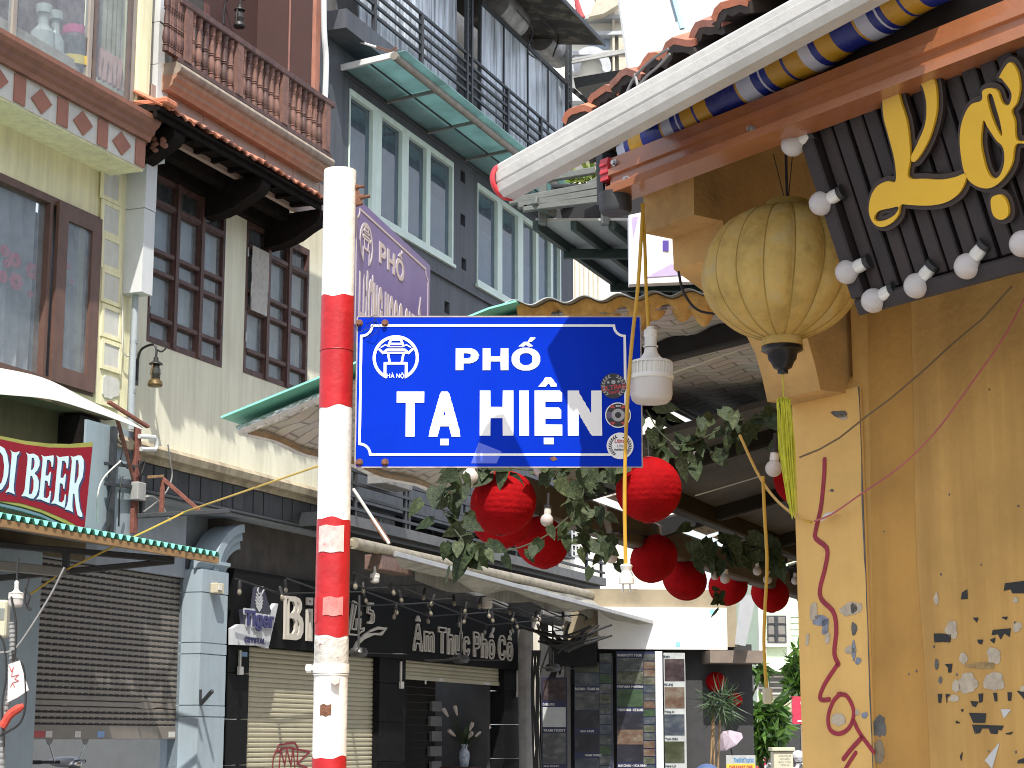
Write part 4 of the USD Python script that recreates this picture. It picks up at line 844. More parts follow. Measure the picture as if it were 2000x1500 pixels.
L['R'] = [[(855, 440), (890, 455), (950, 435), (990, 440), (1018, 490), (1020, 580), (1005, 700), (960, 800), (950, 860), (955, 960), (975, 1090), (1000, 1150), (1000, 1185), (975, 1188), (945, 1165), (925, 1080), (905, 900), (890, 850), (880, 1000), (878, 1060), (888, 1130), (840, 1105), (788, 1095), (812, 1050), (825, 1000), (875, 510), (868, 465)], [(925, 490), (950, 495), (960, 560), (955, 680), (925, 770), (903, 780)]]
for k, q in L.items():
    pg = poly(sgn(q[0]))
    for h in q[1:]: pg = pg.difference(poly(sgn(h)))
    pg = pg.buffer(0.008, join_style=1).buffer(-0.008)
    sh = affinity.translate(pg, 0.014, -0.016)
    bs.part('letter_shadow', FS.ext(sh.buffer(0.004), 0.004, 0.006), snavy)
    bs.part('letter', FS.ext(pg, 0.0065, 0.012), spale, label='pale serif letter ' + k[0])
# corrugated lower awning
vK = 1.55
ka, kb = FA.hit(-60, 1008, vK), FA.hit(430, 1087, vK)
uk0, uk1, wk = ka[0], kb[0], kb[1]
ca_ = Thing('corrugated_awning', 'turquoise corrugated sheet awning on black steel brackets over the grey shutter', 'awning')
npk = 31; du = (uk1 - uk0) / npk
prf = []
for i in range(npk):
    b = uk0 + i * du; prf += [(b, 0), (b + du * 0.18, 0), (b + du * 0.36, 0.045), (b + du * 0.74, 0.045), (b + du * 0.92, 0)]
prf.append((uk1, 0))
cor = Polygon(prf + [(x, y - 0.006) for x, y in prf[::-1]])
m = trimesh.creation.extrude_polygon(cor, 1.9, engine='earcut'); V = m.vertices
m.vertices = np.stack([V[:, 0], wk + V[:, 1] + 0.16 * V[:, 2], vK - V[:, 2]], 1)
if m.volume < 0: m.invert()
ca_.part('corrugated_sheet', FA.mesh(m), teal_roof, smooth=False)
ca_.part('front_batten', FA.box(uk0, uk1, wk - 0.07, wk - 0.008, vK - 0.06, vK - 0.012), wood_batten)
m = FA.mesh(trimesh.Trimesh(np.array([[u, wk - 0.02 + 0.16 * q - e, vK - 0.062 - q] for u in (uk0, uk1) for q in (0, 1.75) for e in (0, 0.03)]), trimesh.convex.convex_hull(np.array([[u, wk - 0.02 + 0.16 * q - e, vK - 0.062 - q] for u in (uk0, uk1) for q in (0, 1.75) for e in (0, 0.03)])).faces, process=False))
ca_.part('lining', trimesh.convex.convex_hull(m.vertices), grey_under, smooth=False)
for (x0, y0, va), (x1, y1, vb_) in (((-30, 1062, -0.1), (340, 1093, 1.2)), ((340, 1096, 1.2), (-30, 1132, -0.2)), ((130, 1075, 0.45), (128, 1120, 0.45))):
    ca_.part('bracket_bar', bar(A(x0, y0, va), A(x1, y1, vb_), 0.06), steel_dark)
ca_.part('cable_tray', bar(A(-20, 1103, 0.6), A(125, 1118, 0.5), 0.06, 0.09), grey_under)
# things at the bottom left edge: bulb, meter, conduit, bag, cloth
lampw = mat('lamp_white_plastic', (0.62, 0.6, 0.55), rough=0.4, var=0.05, bump=0); lampd = mat('lamp_diffuser', (0.66, 0.62, 0.58), rough=0.35, var=0.03, bump=0, trans=0.3)
YL = 13.0
def led_bulb(label, c, R, group=None):            # big cylindrical bulb hanging down from its socket
    t = Thing('led_bulb', label, 'bulb', group=group)
    g = lambda q, n=24: orient(lathe([(a * R, b * R) for a, b in q], n), c, Z3)
    t.part('socket', g([(0, 2.62), (0.16, 2.62), (0.2, 2.5), (0.3, 2.46), (0.31, 2.2), (0.28, 2.15), (0.28, 1.75), (0.34, 1.72), (0.34, 1.66), (0, 1.66)]), lampw)
    t.part('neck', g([(0, 1.64), (0.28, 1.63), (0.32, 1.4), (0.5, 1.15), (0.72, 1.05), (0.92, 1.0), (1.0, 0.92), (1.0, 0.88), (0, 0.88)]), lampw)
    f = t.part('heat_sink', g([(0, 0.9), (0.93, 0.9), (0.94, 0.36), (0, 0.36)]), lampw)
    for k in range(30):
        a = k * 2 * math.pi / 30; m = lbox(0.9 * R, 1.0 * R, -0.022 * R, 0.022 * R, 0.36 * R, 0.9 * R); m.apply_transform(trimesh.transformations.rotation_matrix(a, [0, 0, 1])); m.apply_translation(c); t.part('fin', m, lampw, smooth=False, under=f)
    t.part('collar', g([(0, 0.36), (1.0, 0.36), (1.03, 0.3), (1.03, 0.18), (0.98, 0.14), (0, 0.14)]), lampw)
    t.part('diffuser', g([(0, 0.16), (0.96, 0.16), (0.96, -0.55), (0.9, -0.78), (0.74, -0.92), (0.4, -0.98), (0, -1.0)]), lampd, smooth=60)
    return t
led_bulb('small yellowed bulb hanging at the lower left corner of the picture', at(31, 1172, YL), 0.052)
single('cable', 'black cord above the yellowed bulb at the lower left', 'cable', tube([at(33, 1140, YL), at(34, 1112, YL), at(36, 1090, YL)], 0.008, 6), wire_black)
eb = Thing('meter_box', 'cream electric meter box cut by the left edge of the picture', 'meter')
q = at(-4, 1205, YL); eb.part('case', lbox(q[0] - 0.15, q[0] + 0.06, q[1], q[1] + 0.1, q[2] - 0.14, q[2] + 0.12, 0.012), mat('meter_cream', (0.5, 0.48, 0.36), rough=0.5))
eb.part('dial_window', lbox(q[0] - 0.06, q[0] + 0.045, q[1] - 0.004, q[1] - 0.001, q[2] - 0.02, q[2] + 0.06), mat('dial_grey', (0.2, 0.22, 0.2), rough=0.3))
cd = Thing('conduit', 'grey corrugated conduit standing at the lower left edge', 'conduit')
cp = curve([at(23, 1215, YL), at(24, 1280, YL), at(16, 1350, YL), at(6, 1430, YL), at(2, 1520, YL)], 90)
cd.part('hose', tube(cp, 0.021 + 0.003 * np.sin(np.arange(90) * 2.1), 10), wire_grey, smooth=False)
for q, m, lb in (([(22, 1165), (31, 1215), (30, 1270), (26, 1290), (24, 1270)], wire_black, 'black cable looped below the yellowed bulb'), ([(0, 1275), (28, 1268), (60, 1225), (100, 1160), (120, 1120), (126, 1108)], wire_grey, 'dark cable sagging from the corner bracket across the grey shutter'), ([(30, 1285), (46, 1305), (50, 1370), (40, 1410), (10, 1432), (-10, 1440)], wire_black, 'black cable around the white bag at the lower left'), ([(-5, 1235), (8, 1260), (12, 1320), (4, 1380), (8, 1460)], wire_black, 'thick black cable at the very left edge'), ([(50, 1150), (58, 1165), (52, 1185), (60, 1190), (48, 1170), (56, 1130)], wire_black, 'tangle of thin black wire beside the yellowed bulb')):
    single('cable', lb, 'cable', tube(curve([at(x, y, YL - 0.06) for x, y in q], 30), 0.008, 6), m)
bg = Thing('paper_bag', 'white paper bag with red scribble tied to the conduit at lower left', 'bag')
FQ = Frame(at(0, 1500, YL - 0.05), (1, 0.1, 0))
pg = poly(FQ.px([(18, 1298), (40, 1290), (57, 1348), (36, 1362), (16, 1372)]))
bg.part('bag', FQ.ext(pg, 0, 0.03), mat('bag_white', (0.6, 0.58, 0.56), rough=0.8, var=0.12, scale=10, bump=0.6, bscale=25))
for q in ([(20, 1302), (24, 1312), (28, 1303), (24, 1320)], [(24, 1322), (38, 1318), (30, 1326), (38, 1330), (26, 1334)], [(22, 1342), (26, 1334), (30, 1342)]):
    bg.part('scribble', FQ.ext(LineString(FQ.px(q)).buffer(0.0022), 0.031, 0.033), lblr)
single('red_cloth', 'red cloth strip wrapped round the conduit at the lower left edge', 'cloth', tube(curve([at(4, 1420, YL - 0.05), at(20, 1395, YL - 0.05), at(46, 1378, YL - 0.05)], 12), [0.03] * 10 + [0.022, 0.018], 8), mat('red_cloth', (0.5, 0.06, 0.04), rough=0.9, bump=0.5))
rope = mat('yellow_rope', (0.5, 0.34, 0.05), rough=0.7, var=0.2, bump=0)
single('rope', 'thin yellow rope stretched from the grey shutter up to the pole', 'rope', tube(np.array([A(60, 1160, 0.3), A(128, 1113, 0.5), A(300, 1030, 1.2), A(360, 1000, 1.4), at(622, 910, PY)]), [0.01, 0.01, 0.009, 0.009, 0.0028], 6), rope)
# ============================================================ grey house with mint windows and black railings
VC = -0.46
greyp = mat('slate_grey_paint', (0.054, 0.061, 0.074), rough=0.6, var=0.15, scale=2, streak=0.3, dirt=(0.15, 0.155, 0.17))
mint = mat('mint_window_frame', (0.62, 0.74, 0.67), rough=0.45, var=0.08, streak=0.2, dirt=(0.3, 0.33, 0.3))
frost = mat('streaked_white_panel', (0.66, 0.74, 0.82), rough=0.25, var=0.12, scale=2.0, streak=1.0, dirt=(0.03, 0.03, 0.035), bump=0)
teal_glass = mat('teal_canopy_glass', (0.34, 0.52, 0.52), rough=0.15, var=0.25, scale=1.5, trans=0.5, bump=0, spots=0.08, spot_col=(0.4, 0.45, 0.42), spot_scale=6)
white_paint = mat('white_paint_bar', (0.62, 0.63, 0.62), rough=0.4)
burnt = mat('sooty_sheet', (0.035, 0.03, 0.025), rough=0.8, var=0.5, scale=2.5, diff2=(0.25, 0.21, 0.15))
mintglass = glass('grey_house_glass', (0.45, 0.55, 0.62), refl=1.8)
blind = mat('pale_blind', (0.3, 0.33, 0.35), rough=0.8, var=0.15, scale=2)
gh = Thing('grey_house', 'slate grey house with mint framed windows, glass canopy and black balcony railings', 'house', origin=FA.P(12, 0, 0))
uC0 = uB1 + 0.002; uC1 = FA.hit(1118, 300, VC)[0]
d1 = dict(u0=FA.hit(681, 250, VC)[0], u1=FA.hit(884, 400, VC)[0], wt=FA.hit(884, 318, VC)[1], wb=FA.hit(883, 517, VC)[1])
d2_ = dict(u0=FA.hit(931, 450, VC)[0], u1=FA.hit(1094, 520, VC)[0], wt=FA.hit(932, 357, VC)[1], wb=FA.hit(932, 556, VC)[1])
wG0 = FA.hit(690, 1005, VC)[1] + 0.2
vSl = VC + 0.42
wSl0, wSl1 = FA.hit(748, 110, vSl)[1], FA.hit(776, 96, vSl)[1]
gp = sbox(uC0, wG0, uC1, wSl0).difference(sbox(d1['u0'], d1['wb'], d1['u1'], d1['wt'])).difference(sbox(d2_['u0'], d2_['wb'], d2_['u1'], d2_['wt']))
nich = []
for x, y in ((904, 345), (904, 430), (906, 516), (873, 601), (836, 690), (650, 95), (1010, 655)):
    a = FA.hit(x, y, VC); q = sbox(a[0] - 0.1, a[1] - 0.1, a[0] + 0.1, a[1] + 0.1); nich.append(q); gp = gp.difference(q)
gh.part('wall', FA.ext(gp, VC - 0.15, VC), greyp)
gh.part('niche_back', FA.box(uC0, uC1, wG0, wSl0, VC - 0.2, VC - 0.151), greyp)
wSc = FA.hit(841, 526, VC)[1]
gh.part('string_course', FA.box(uC0, uC1, wSc - 0.04, wSc, VC + 0.001, VC + 0.05), greyp)
gh.part('corner_strip', FA.box(uC0, FA.hit(664, 300, VC)[0], wG0, wSl0 - 0.01, VC + 0.001, VC + 0.02), greyp)
for d, xs, lb in ((d1, ((724, 742), (782, 795), (830, 838)), 'first mint window, left of the string of niches'), (d2_, ((970, 979), (1010, 1020), (1045, 1050), (1074, 1078)), 'second mint window beyond the niches')):
    u0, u1, wb, wt = d['u0'], d['u1'], d['wb'], d['wt']
    f = sbox(u0, wb, u1, wt); ed_ = [u0 + 0.02]
    y = 380
    for a, b in xs: ed_ += [FA.hit(a, y + (a - 680) * .4, VC)[0], FA.hit(b, y + (a - 680) * .4, VC)[0]]
    ed_.append(u1 - 0.06)
    cells = [(ed_[i], ed_[i + 1]) for i in range(0, len(ed_), 2)]
    for a, b in cells: f = f.difference(sbox(a, wb + 0.09, b, wt - 0.09))
    p = gh.part('window', FA.ext(f, VC - 0.1, VC + 0.02), mint, label=lb)
    for a, b in cells:
        gh.part('pane', FA.box(a - .01, b + .01, wb + 0.08, wt - 0.08, VC - 0.05, VC - 0.044), mintglass, under=p)
        gh.part('blind', FA.box(a - .01, b + .01, wb + 0.08, wb + 0.08 + (wt - wb) * rng.uniform(0.5, 0.7), VC - 0.12, VC - 0.11), blind, under=p)
    gh.part('sill', FA.box(u0 - 0.05, u1 + 0.05, wb - 0.05, wb, VC - 0.02, VC + 0.05), mint, under=p)
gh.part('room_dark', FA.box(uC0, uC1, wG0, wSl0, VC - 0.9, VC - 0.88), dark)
# glass canopy
uK = FA.hit(664, 133, VC)[0]; vw = FA.uhit(772, 107, uK); vK2, wK2 = vw
wKw = FA.hit(664, 133, VC)[1]; uKe = FA.hit(1090, 400, VC)[0]
cg = Thing('glass_canopy', 'teal glass canopy with grey front tube above the mint windows', 'canopy')
Pk = lambda s, t, e=0.0: FA.P(uK + (uKe - uK) * s, wKw + (wK2 - wKw) * t + e, VC + (vK2 - VC) * t)
cg.part('end_bar', bar(Pk(0, 0.02), Pk(0, 1.0), 0.05, 0.09), white_paint)
cg.part('front_tube', tube([Pk(-0.005, 1, -0.03), Pk(1, 1, -0.03)], 0.06, 12), mat('grey_tube', (0.22, 0.2, 0.17), rough=0.55, var=0.3))
nk = 6
for i in range(nk):
    if i: cg.part('cross_bar', bar(Pk(i / nk, 0, -0.02), Pk(i / nk, 0.98, -0.02), 0.045, 0.05), mat('grey_bar', (0.2, 0.21, 0.2), rough=0.5))
    for t0, t1 in ((0, 0.5), (0.5, 1.18)):
        q = [Pk((i + s) / nk, t, 0.03) for s in (0.004, 0.996) for t in (t0 + 0.004, t1 - 0.004)]
        q += [p + np.array([0, 0, 0.012]) for p in q]; cg.part('glass_pane', trimesh.convex.convex_hull(np.array(q)), teal_glass, smooth=False)
cg.part('mid_bar', bar(Pk(0, 0.5, -0.005), Pk(1, 0.5, -0.005), 0.02, 0.03), steel_dark)
cg.part('wall_bar', bar(Pk(0, 0.0, -0.03), Pk(1, 0.0, -0.03), 0.06, 0.06), steel_dark)
tr = FA.P(*FA.hit(664, 70, VC + 0.03), VC + 0.03); te = Pk(0.002, 1, 0.03)
cg.part('tie_rod', tube([tr, tr * 0.35 + te * 0.65], 0.018, 8), white_paint)
for s in (-1, 1): cg.part('turnbuckle', tube([tr * 0.35 + te * 0.65 + [0, 0, 0.014 * s], tr * 0.1 + te * 0.9 + [0, 0, 0.014 * s]], 0.008, 6), rust)
cg.part('tie_hook', tube(curve([tr * 0.1 + te * 0.9, te + [0, 0, 0.09], te + [0, 0, 0.06], te], 10), 0.012, 6), rust)
# balcony slab, railing, panels
gh.part('balcony_slab', FA.box(uC0, uC1, wSl0, wSl1, VC, vSl), greyp)
vRg = vSl - 0.06
wR1, wR0 = FA.hit(904, 98, vRg)[1], FA.hit(904, 172, vRg)[1]
vPn = vRg - 0.16
wP1 = FA.hit(1050, 115, vPn)[1]
eds = [FA.hit(x, y, vPn)[0] for x, y in ((700, 0), (742, 60), (790, 90), (842, 100), (893, 60), (938, 80), (983, 130), (1030, 180), (1070, 200), (1107, 250))]
for i in range(len(eds) - 1):
    if i == 4: continue
    gh.part('panel', FA.box(eds[i] + 0.02, eds[i + 1] - 0.02, wSl1 - 0.05, wP1 if i > 4 else wP1 - 0.25, vPn - 0.02, vPn), frost)
gh.part('panel_rail', FA.box(eds[5], eds[-1] + .1, wP1, wP1 + 0.08, vPn - 0.05, vPn + 0.04), steel_dark)
for i in (5, 6, 7, 8, 9): gh.part('panel_post', FA.box(eds[i] - 0.025, eds[i] + 0.025, wSl1, wP1, vPn - 0.04, vPn + 0.02), steel_dark)
gh.part('balcony_back', FA.box(uC0, uC1, wSl1, wP1 + 2.5, VC - 1.3, VC - 1.2), mat('balcony_back_wall', (0.16, 0.16, 0.16), rough=0.8, var=0.3))
ur = [FA.hit(x, y, vRg)[0] for x, y in ((640, 0), (731, 30), (823, 90), (911, 140), (991, 200), (1056, 270), (1108, 300))]
for w in np.linspace(wR0, wR1, 5): gh.part('rail', FA.box(ur[0], ur[-1], w - 0.022, w + 0.022, vRg - 0.02, vRg + 0.02), steel_dark)
for i, u in enumerate(ur):
    big = i == 3
    gh.part('rail_post', FA.box(u - 0.035, u + 0.035, wSl1 - 0.3 if i > 1 else wSl1, wR1 + (2.2 if i in (1, 3, 6) else 0.0), vRg - 0.03, vRg + 0.03), steel_dark)
    if big or i == 6:
        gh.part('rail_post', FA.box(u + 0.16, u + 0.22, wSl1 - 0.2, wR1 + 2.2, vRg - 0.03, vRg + 0.03), steel_dark)
        for k in range(9):
            w = wR0 - 0.1 + k * 0.27
            m = trimesh.creation.torus(0.055, 0.01, major_sections=16, minor_sections=6); m.apply_translation((u + 0.098, w, vRg)); gh.part('scroll_ring', FA.mesh(m), steel_dark)
# sooty roof sheet over the balcony, ducts under it
vEv = VC + 1.25
ue1, we = FA.hit(1180, 88, vEv)
rf = [FA.P(u, we + (0.35 if v < 0 else 0) + e, v) for u in (uC0 + 2, ue1) for v in (VC - 1.0, vEv) for e in (0, 0.04)]
gh.part('roof_sheet', trimesh.convex.convex_hull(np.array(rf)), burnt, smooth=False)
gh.part('roof_edge', FA.box(uC0 + 2, ue1 + 0.01, we - 0.03, we + 0.05, vEv + 0.002, vEv + 0.03), steel_dark)
sil = mat('old_silver_duct', (0.3, 0.3, 0.3), rough=0.45, var=0.5, scale=4, metal=0.4)
for x, y, R in ((985, 25, 0.3), (1075, 92, 0.25)):
    c = A(x, y, VC + 0.1); gh.part('exhaust_duct', tube([c - FA.eu * 0.5, c, c + FA.eu * 0.5], [R, R * 1.05, R], 18), sil)
for q in ([(1010, 20), (1040, 60), (1030, 100), (1060, 120)], [(1060, 40), (1090, 70), (1080, 110)]): gh.part('loose_cable', tube(curve([A(x, y, VC + 0.6) for x, y in q], 16), 0.015, 5), wire_black)
# side platform at the far end
for (x0, y0), (x1, y1) in (((1108, 124), (1226, 101)), ((1110, 118), (1226, 97))): gh.part('side_rail', bar(A(x0, y0, VC + .3), A(x1, y1, VC + 1.4), 0.05), mat('galvanised', (0.35, 0.35, 0.33), rough=0.4, metal=0.5))
gh.part('side_platform', trimesh.convex.convex_hull(np.array([A(x, y, v) for x, y, v in ((1120, 152, VC + .3), (1226, 134, VC + 1.3), (1124, 172, VC + .3), (1232, 150, VC + 1.3))] + [A(x, y, v) + FA.eu * 1.0 for x, y, v in ((1120, 152, VC + .3), (1226, 134, VC + 1.3), (1124, 172, VC + .3), (1232, 150, VC + 1.3))])), steel_dark, smooth=False)
gh.part('platform_brace', bar(A(1118, 175, VC + 0.2), A(1175, 222, VC + 0.8), 0.09), steel_dark)
# white pipe down the left edge of the grey house
single('drain_pipe', 'white plastic pipe down the left corner of the grey house', 'pipe', tube(curve([A(632, -60, VC + 0.45), A(633, 60, VC + 0.45), A(637, 120, VC + 0.45), A(634, 212, VC + 0.45)], 16), 0.04, 10), metal_white)
# lower balcony above the shop
vLb = 0.35
wB0 = FA.hit(700, 1010, vLb)[1]; uLb0, uLb1 = FA.hit(640, 1000, vLb)[0], FA.hit(1182, 1140, vLb)[0]
gh.part('lower_balcony_beam', FA.box(uLb0, uLb1, wB0 - 0.14, wB0, vLb - 0.1, vLb + 0.02), mat('grey_steel_beam', (0.1, 0.1, 0.1), rough=0.5, var=.3))
gh.part('lower_balcony_floor', FA.box(uLb0, uLb1, wB0 - 0.2, wB0 - 0.02, VC - 1, vLb - 0.101), steel_dark)
for k in range(6): gh.part('lower_rail', FA.box(uLb0, uLb1, wB0 + 0.08 + k * 0.17, wB0 + 0.12 + k * 0.17, vLb - 0.04, vLb), steel_dark)
for x in (697, 795, 802, 912, 1010, 1090, 1148, 1176): u = FA.hit(x, 1000, vLb)[0]; gh.part('lower_rail_post', FA.box(u - 0.03, u + 0.03, wB0, wB0 + 1.05, vLb - 0.05, vLb - 0.01), steel_dark)
gh.part('lower_glazing', FA.box(uLb0, uLb1, wB0, wB0 + 2.4, VC - 0.9, VC - 0.88), mat('teal_shop_glass', (0.1, 0.2, 0.2), rough=0.12, var=0.5, scale=1.5, bump=0, diff2=(0.3, 0.42, 0.42)))
gh.part('lower_curtain', pleats(FA, FA.hit(700, 930, -0.8)[0], FA.hit(772, 930, -0.8)[0], wB0 + 0.1, wB0 + 1.5, -0.8, 0.03, 6, 5), blind)
for u in np.arange(uLb0 + 0.4, uLb1, 1.1): gh.part('lower_mullion', FA.box(u - .03, u + .03, wB0, wB0 + 2.4, VC - 0.879, VC - 0.84), steel_dark)
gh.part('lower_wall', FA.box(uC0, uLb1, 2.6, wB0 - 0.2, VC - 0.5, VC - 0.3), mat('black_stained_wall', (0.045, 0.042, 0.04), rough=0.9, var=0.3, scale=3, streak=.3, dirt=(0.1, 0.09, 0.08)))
gh.part('planter_block', FA.rect(754, 912, 806, 944, vLb + 0.02, vLb + 0.3, b=0.01), mat('concrete_block', (0.2, 0.2, 0.2), rough=0.9, var=0.3, scale=5))
gh.part('white_grille', cat([FA.rect(1118, 1014, 1136, 1016, vLb + 0.02, vLb + 0.04)]), white_paint)
for k in range(7): gh.part('grille_bar', FA.rect(1118, 1018 + k * 11, 1136, 1021 + k * 11, vLb + 0.02, vLb + 0.03), white_paint)
for x in (1117, 1124, 1130, 1136): gh.part('grille_bar', FA.rect(x, 1016, x + 2, 1086, vLb + 0.031, vLb + 0.04), white_paint)
# ============================================================ black shop front under the grey house
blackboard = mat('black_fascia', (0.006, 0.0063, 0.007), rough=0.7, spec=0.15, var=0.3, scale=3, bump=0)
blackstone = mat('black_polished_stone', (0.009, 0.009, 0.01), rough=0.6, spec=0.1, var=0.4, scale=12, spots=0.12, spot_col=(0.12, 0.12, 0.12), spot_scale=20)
cream_slat = [mat(f'cream_slat_{i}', c, rough=0.55, var=0.08, scale=3, streak=0.15, dirt=(0.25, 0.22, 0.15)) for i, c in enumerate([(0.42, 0.39, 0.28), (0.4, 0.37, 0.265)])]
let_cream = mat('cream_letters', (0.5, 0.47, 0.41), rough=0.5, var=0.05, bump=0)
VD = -0.3
bsf = Thing('black_shop_front', 'black stone shop front with two cream shutters under the grey house', 'shop front', origin=FA.P(10, -0.0, 0))
x_ = lambda x, y=1350, v=VD: FA.hit(x, y, v)[0]
uD = [x_(444), x_(485), x_(741), x_(792), x_(985), x_(1030)]
wFb_, wFt_ = FA.hit(612, 1272, VD)[1], FA.hit(500, 1118, VD)[1]
for a, b in ((0, 1), (2, 3), (4, 5)): 
    for k in range(5): bsf.part('stone_block', FA.box(uD[a], uD[b], 0.1 + 0.55 * k + 0.004, 0.65 + 0.55 * k - 0.004, VD - 0.25, VD + 0.003 * (k % 2)), blackstone)
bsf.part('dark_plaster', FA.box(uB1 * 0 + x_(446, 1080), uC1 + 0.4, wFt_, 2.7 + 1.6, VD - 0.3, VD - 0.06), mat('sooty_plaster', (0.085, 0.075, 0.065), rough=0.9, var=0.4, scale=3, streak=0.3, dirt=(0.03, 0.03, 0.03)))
hsl2 = 0.062
sp2 = [(0, 0), (0.012, 0.006), (0.018, 0.02), (0.018, 0.042), (0.012, 0.056), (0, 0.062)]
for i in range(int((wFb_ - 0.85) / hsl2)): bsf.part('shutter_slat', run(FA, sp2, uD[1], uD[2], 0.85 + i * hsl2, VD - 0.12), cream_slat[i % 2], smooth=False)
wh = FA.hit(800, 1326, VD)[1]
for i in range(int((wFb_ - wh) / hsl2)): bsf.part('shutter_slat', run(FA, sp2, uD[3], uD[4], wh + 0.06 + i * hsl2, VD - 0.12), cream_slat[i % 2], smooth=False)
bsf.part('shutter_bar', FA.box(uD[3], uD[4], wh, wh + 0.058, VD - 0.13, VD - 0.09), cream_slat[0])
bsf.part('shutter_sheet', FA.box(uD[1], uD[2], 0.1, 0.849, VD - 0.13, VD - 0.1), cream_slat[1])
for x0, y0, w, h in ((857, 1324, 8, 6), (945, 1332, 12, 5), (830, 1328, 3, 8)): bsf.part('paper_scrap', FA.rect(x0, y0, x0 + w, y0 + h, VD - 0.088, VD - 0.086), lblw)
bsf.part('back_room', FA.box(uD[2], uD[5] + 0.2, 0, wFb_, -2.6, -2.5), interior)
bsf.part('back_room_side', FA.box(uD[4] - .1, uD[4], 0, wFb_, -2.5, VD - 0.25), mat('room_side_dark', (0.06, 0.06, 0.06), rough=0.8))
for k in range(14): bsf.part('inner_slat', FA.box(uD[3], uD[4] - 0.6, 0.9 + k * 0.12, 1.01 + k * 0.12, -1.3, -1.28), interior)
for k in range(5): bsf.part('stack_edge', FA.box(uD[4] - 0.9 - 0.06 * (k % 2), uD[4] - 0.5, 1.0 + k * 0.24, 1.16 + k * 0.24, -1.25, -1.2), mat('grey_stack', (0.2, 0.2, 0.2), rough=0.7))
# fascia sign with raised letters
fs = Thing('shop_sign', 'long black fascia board with cream outline letters Âm Thực Phố Cổ', 'sign')
fs.part('board', FA.box(uD[0], uD[5], wFb_, wFt_, VD - 0.04, VD + 0.05), blackboard)
vF = VD + 0.055
def outl(p, w): return p.difference(p.buffer(-w))
BP_ = lambda pts: poly(FA.px([(430 + x / 6.06, 1100 + y / 6.06) for x, y in pts], vF))
Bp = BP_([(752, 385), (870, 395), (920, 420), (945, 470), (945, 540), (915, 610), (950, 650), (965, 720), (960, 820), (930, 890), (880, 912), (742, 900)])
Bp = Bp.difference(BP_([(800, 450), (850, 455), (865, 500), (860, 560), (835, 590), (800, 590)])).difference(BP_([(797, 650), (850, 655), (870, 700), (865, 790), (840, 835), (795, 830)])).difference(BP_([(768, 420), (790, 420), (785, 850), (768, 850)])).difference(BP_([(885, 450), (908, 480), (908, 550), (890, 590), (880, 560), (895, 510)])).difference(BP_([(885, 660), (918, 720), (915, 800), (890, 860), (880, 820), (897, 750)]))
fs.part('letter', FA.ext(Bp, vF, vF + 0.03), let_cream, label='large cream letter B')
ip = BP_([(1012, 540), (1075, 540), (1068, 925), (1005, 918)]).difference(BP_([(1030, 580), (1050, 580), (1045, 880), (1025, 880)]))
fs.part('letter', FA.ext(ip, vF, vF + 0.03), let_cream, label='large cream letter i')
fs.part('letter_dot', FA.ext(BP_([(1012, 405), (1078, 408), (1075, 500), (1012, 495)]).difference(BP_([(1030, 438), (1055, 440), (1052, 468), (1030, 466)])), vF, vF + 0.03), let_cream)
p4 = BP_([(1560, 440), (1605, 470), (1545, 770), (1590, 775), (1600, 650), (1650, 655), (1645, 770), (1690, 760), (1690, 800), (1640, 830), (1620, 860), (1500, 850)])
fs.part('letter', FA.ext(outl(p4, 0.022), vF, vF + 0.03), let_cream, label='cream outlined figure 4')
p5 = BP_([(1740, 465), (1800, 470), (1800, 500), (1760, 500), (1755, 545), (1795, 560), (1812, 620), (1808, 690), (1780, 720), (1735, 720), (1735, 690), (1770, 680), (1775, 610), (1725, 590), (1735, 500)])
fs.part('letter', FA.ext(outl(p5, 0.02), vF, vF + 0.03), let_cream, label='cream outlined figure 5')
fs.part('swoosh', FA.ext(BP_([(1545, 1050), (1600, 930), (1690, 840), (1780, 780), (1850, 750), (1960, 765), (1895, 855), (1800, 850), (1690, 900), (1610, 970)]).difference(BP_([(1720, 830), (1850, 785), (1920, 790), (1880, 825), (1800, 825)])), vF, vF + 0.03), let_cream)
tp = text_poly(FA, 'Âm Thực Phố Cổ', 805, 1270, 1000, 1217, vF, grow=0.06, gap=0.14)
fs.part('lettering', FA.ext(outl(tp, 0.02), vF, vF + 0.025), let_cream, label='cream outline letters Âm Thực Phố Cổ')
# projecting beer board
VT = VD + 0.16
ts = Thing('beer_board', 'white shaped advertising board reading CRYSTAL with a blue name, on the black fascia', 'sign')
TP = lambda pts: poly(FA.px([(430 + x / 6.06, 1100 + y / 6.06) for x, y in pts], VT))
tnavy = mat('logo_navy', (0.035, 0.035, 0.12), rough=0.5, bump=0); tback = mat('logo_dark_back', (0.03, 0.032, 0.05), rough=0.5, bump=0); tsil = mat('logo_silver', (0.45, 0.46, 0.48), rough=0.4, bump=0); twhite = mat('board_white', (0.5, 0.52, 0.54), rough=0.5, var=0.1, bump=0)
ts.part('board', FA.ext(TP([(150, 770), (230, 722), (560, 720), (600, 560), (660, 475), (688, 482), (572, 1010), (470, 975), (150, 965)]), VT - 0.06, VT), twhite)
ts.part('dark_back', FA.ext(TP([(260, 545), (400, 530), (430, 290), (470, 265), (515, 290), (560, 450), (600, 560), (570, 720), (280, 720)]), VT - 0.05, VT + 0.004), tback)
tg = spaced('Tiger', 0.06, 0.08)
u0, w0 = FA.hit(430 + 275 / 6.06, 1100 + 725 / 6.06, VT); u1, w1 = FA.hit(430 + 615 / 6.06, 1100 + 760 / 6.06, VT); wt_ = FA.hit(430 + 275 / 6.06, 1100 + 560 / 6.06, VT)[1]
tgp = affinity.affine_transform(tg, [(u1 - u0) / (tg.bounds[2] - tg.bounds[0]), 0, 0, wt_ - w0, u0 - tg.bounds[0], w0])
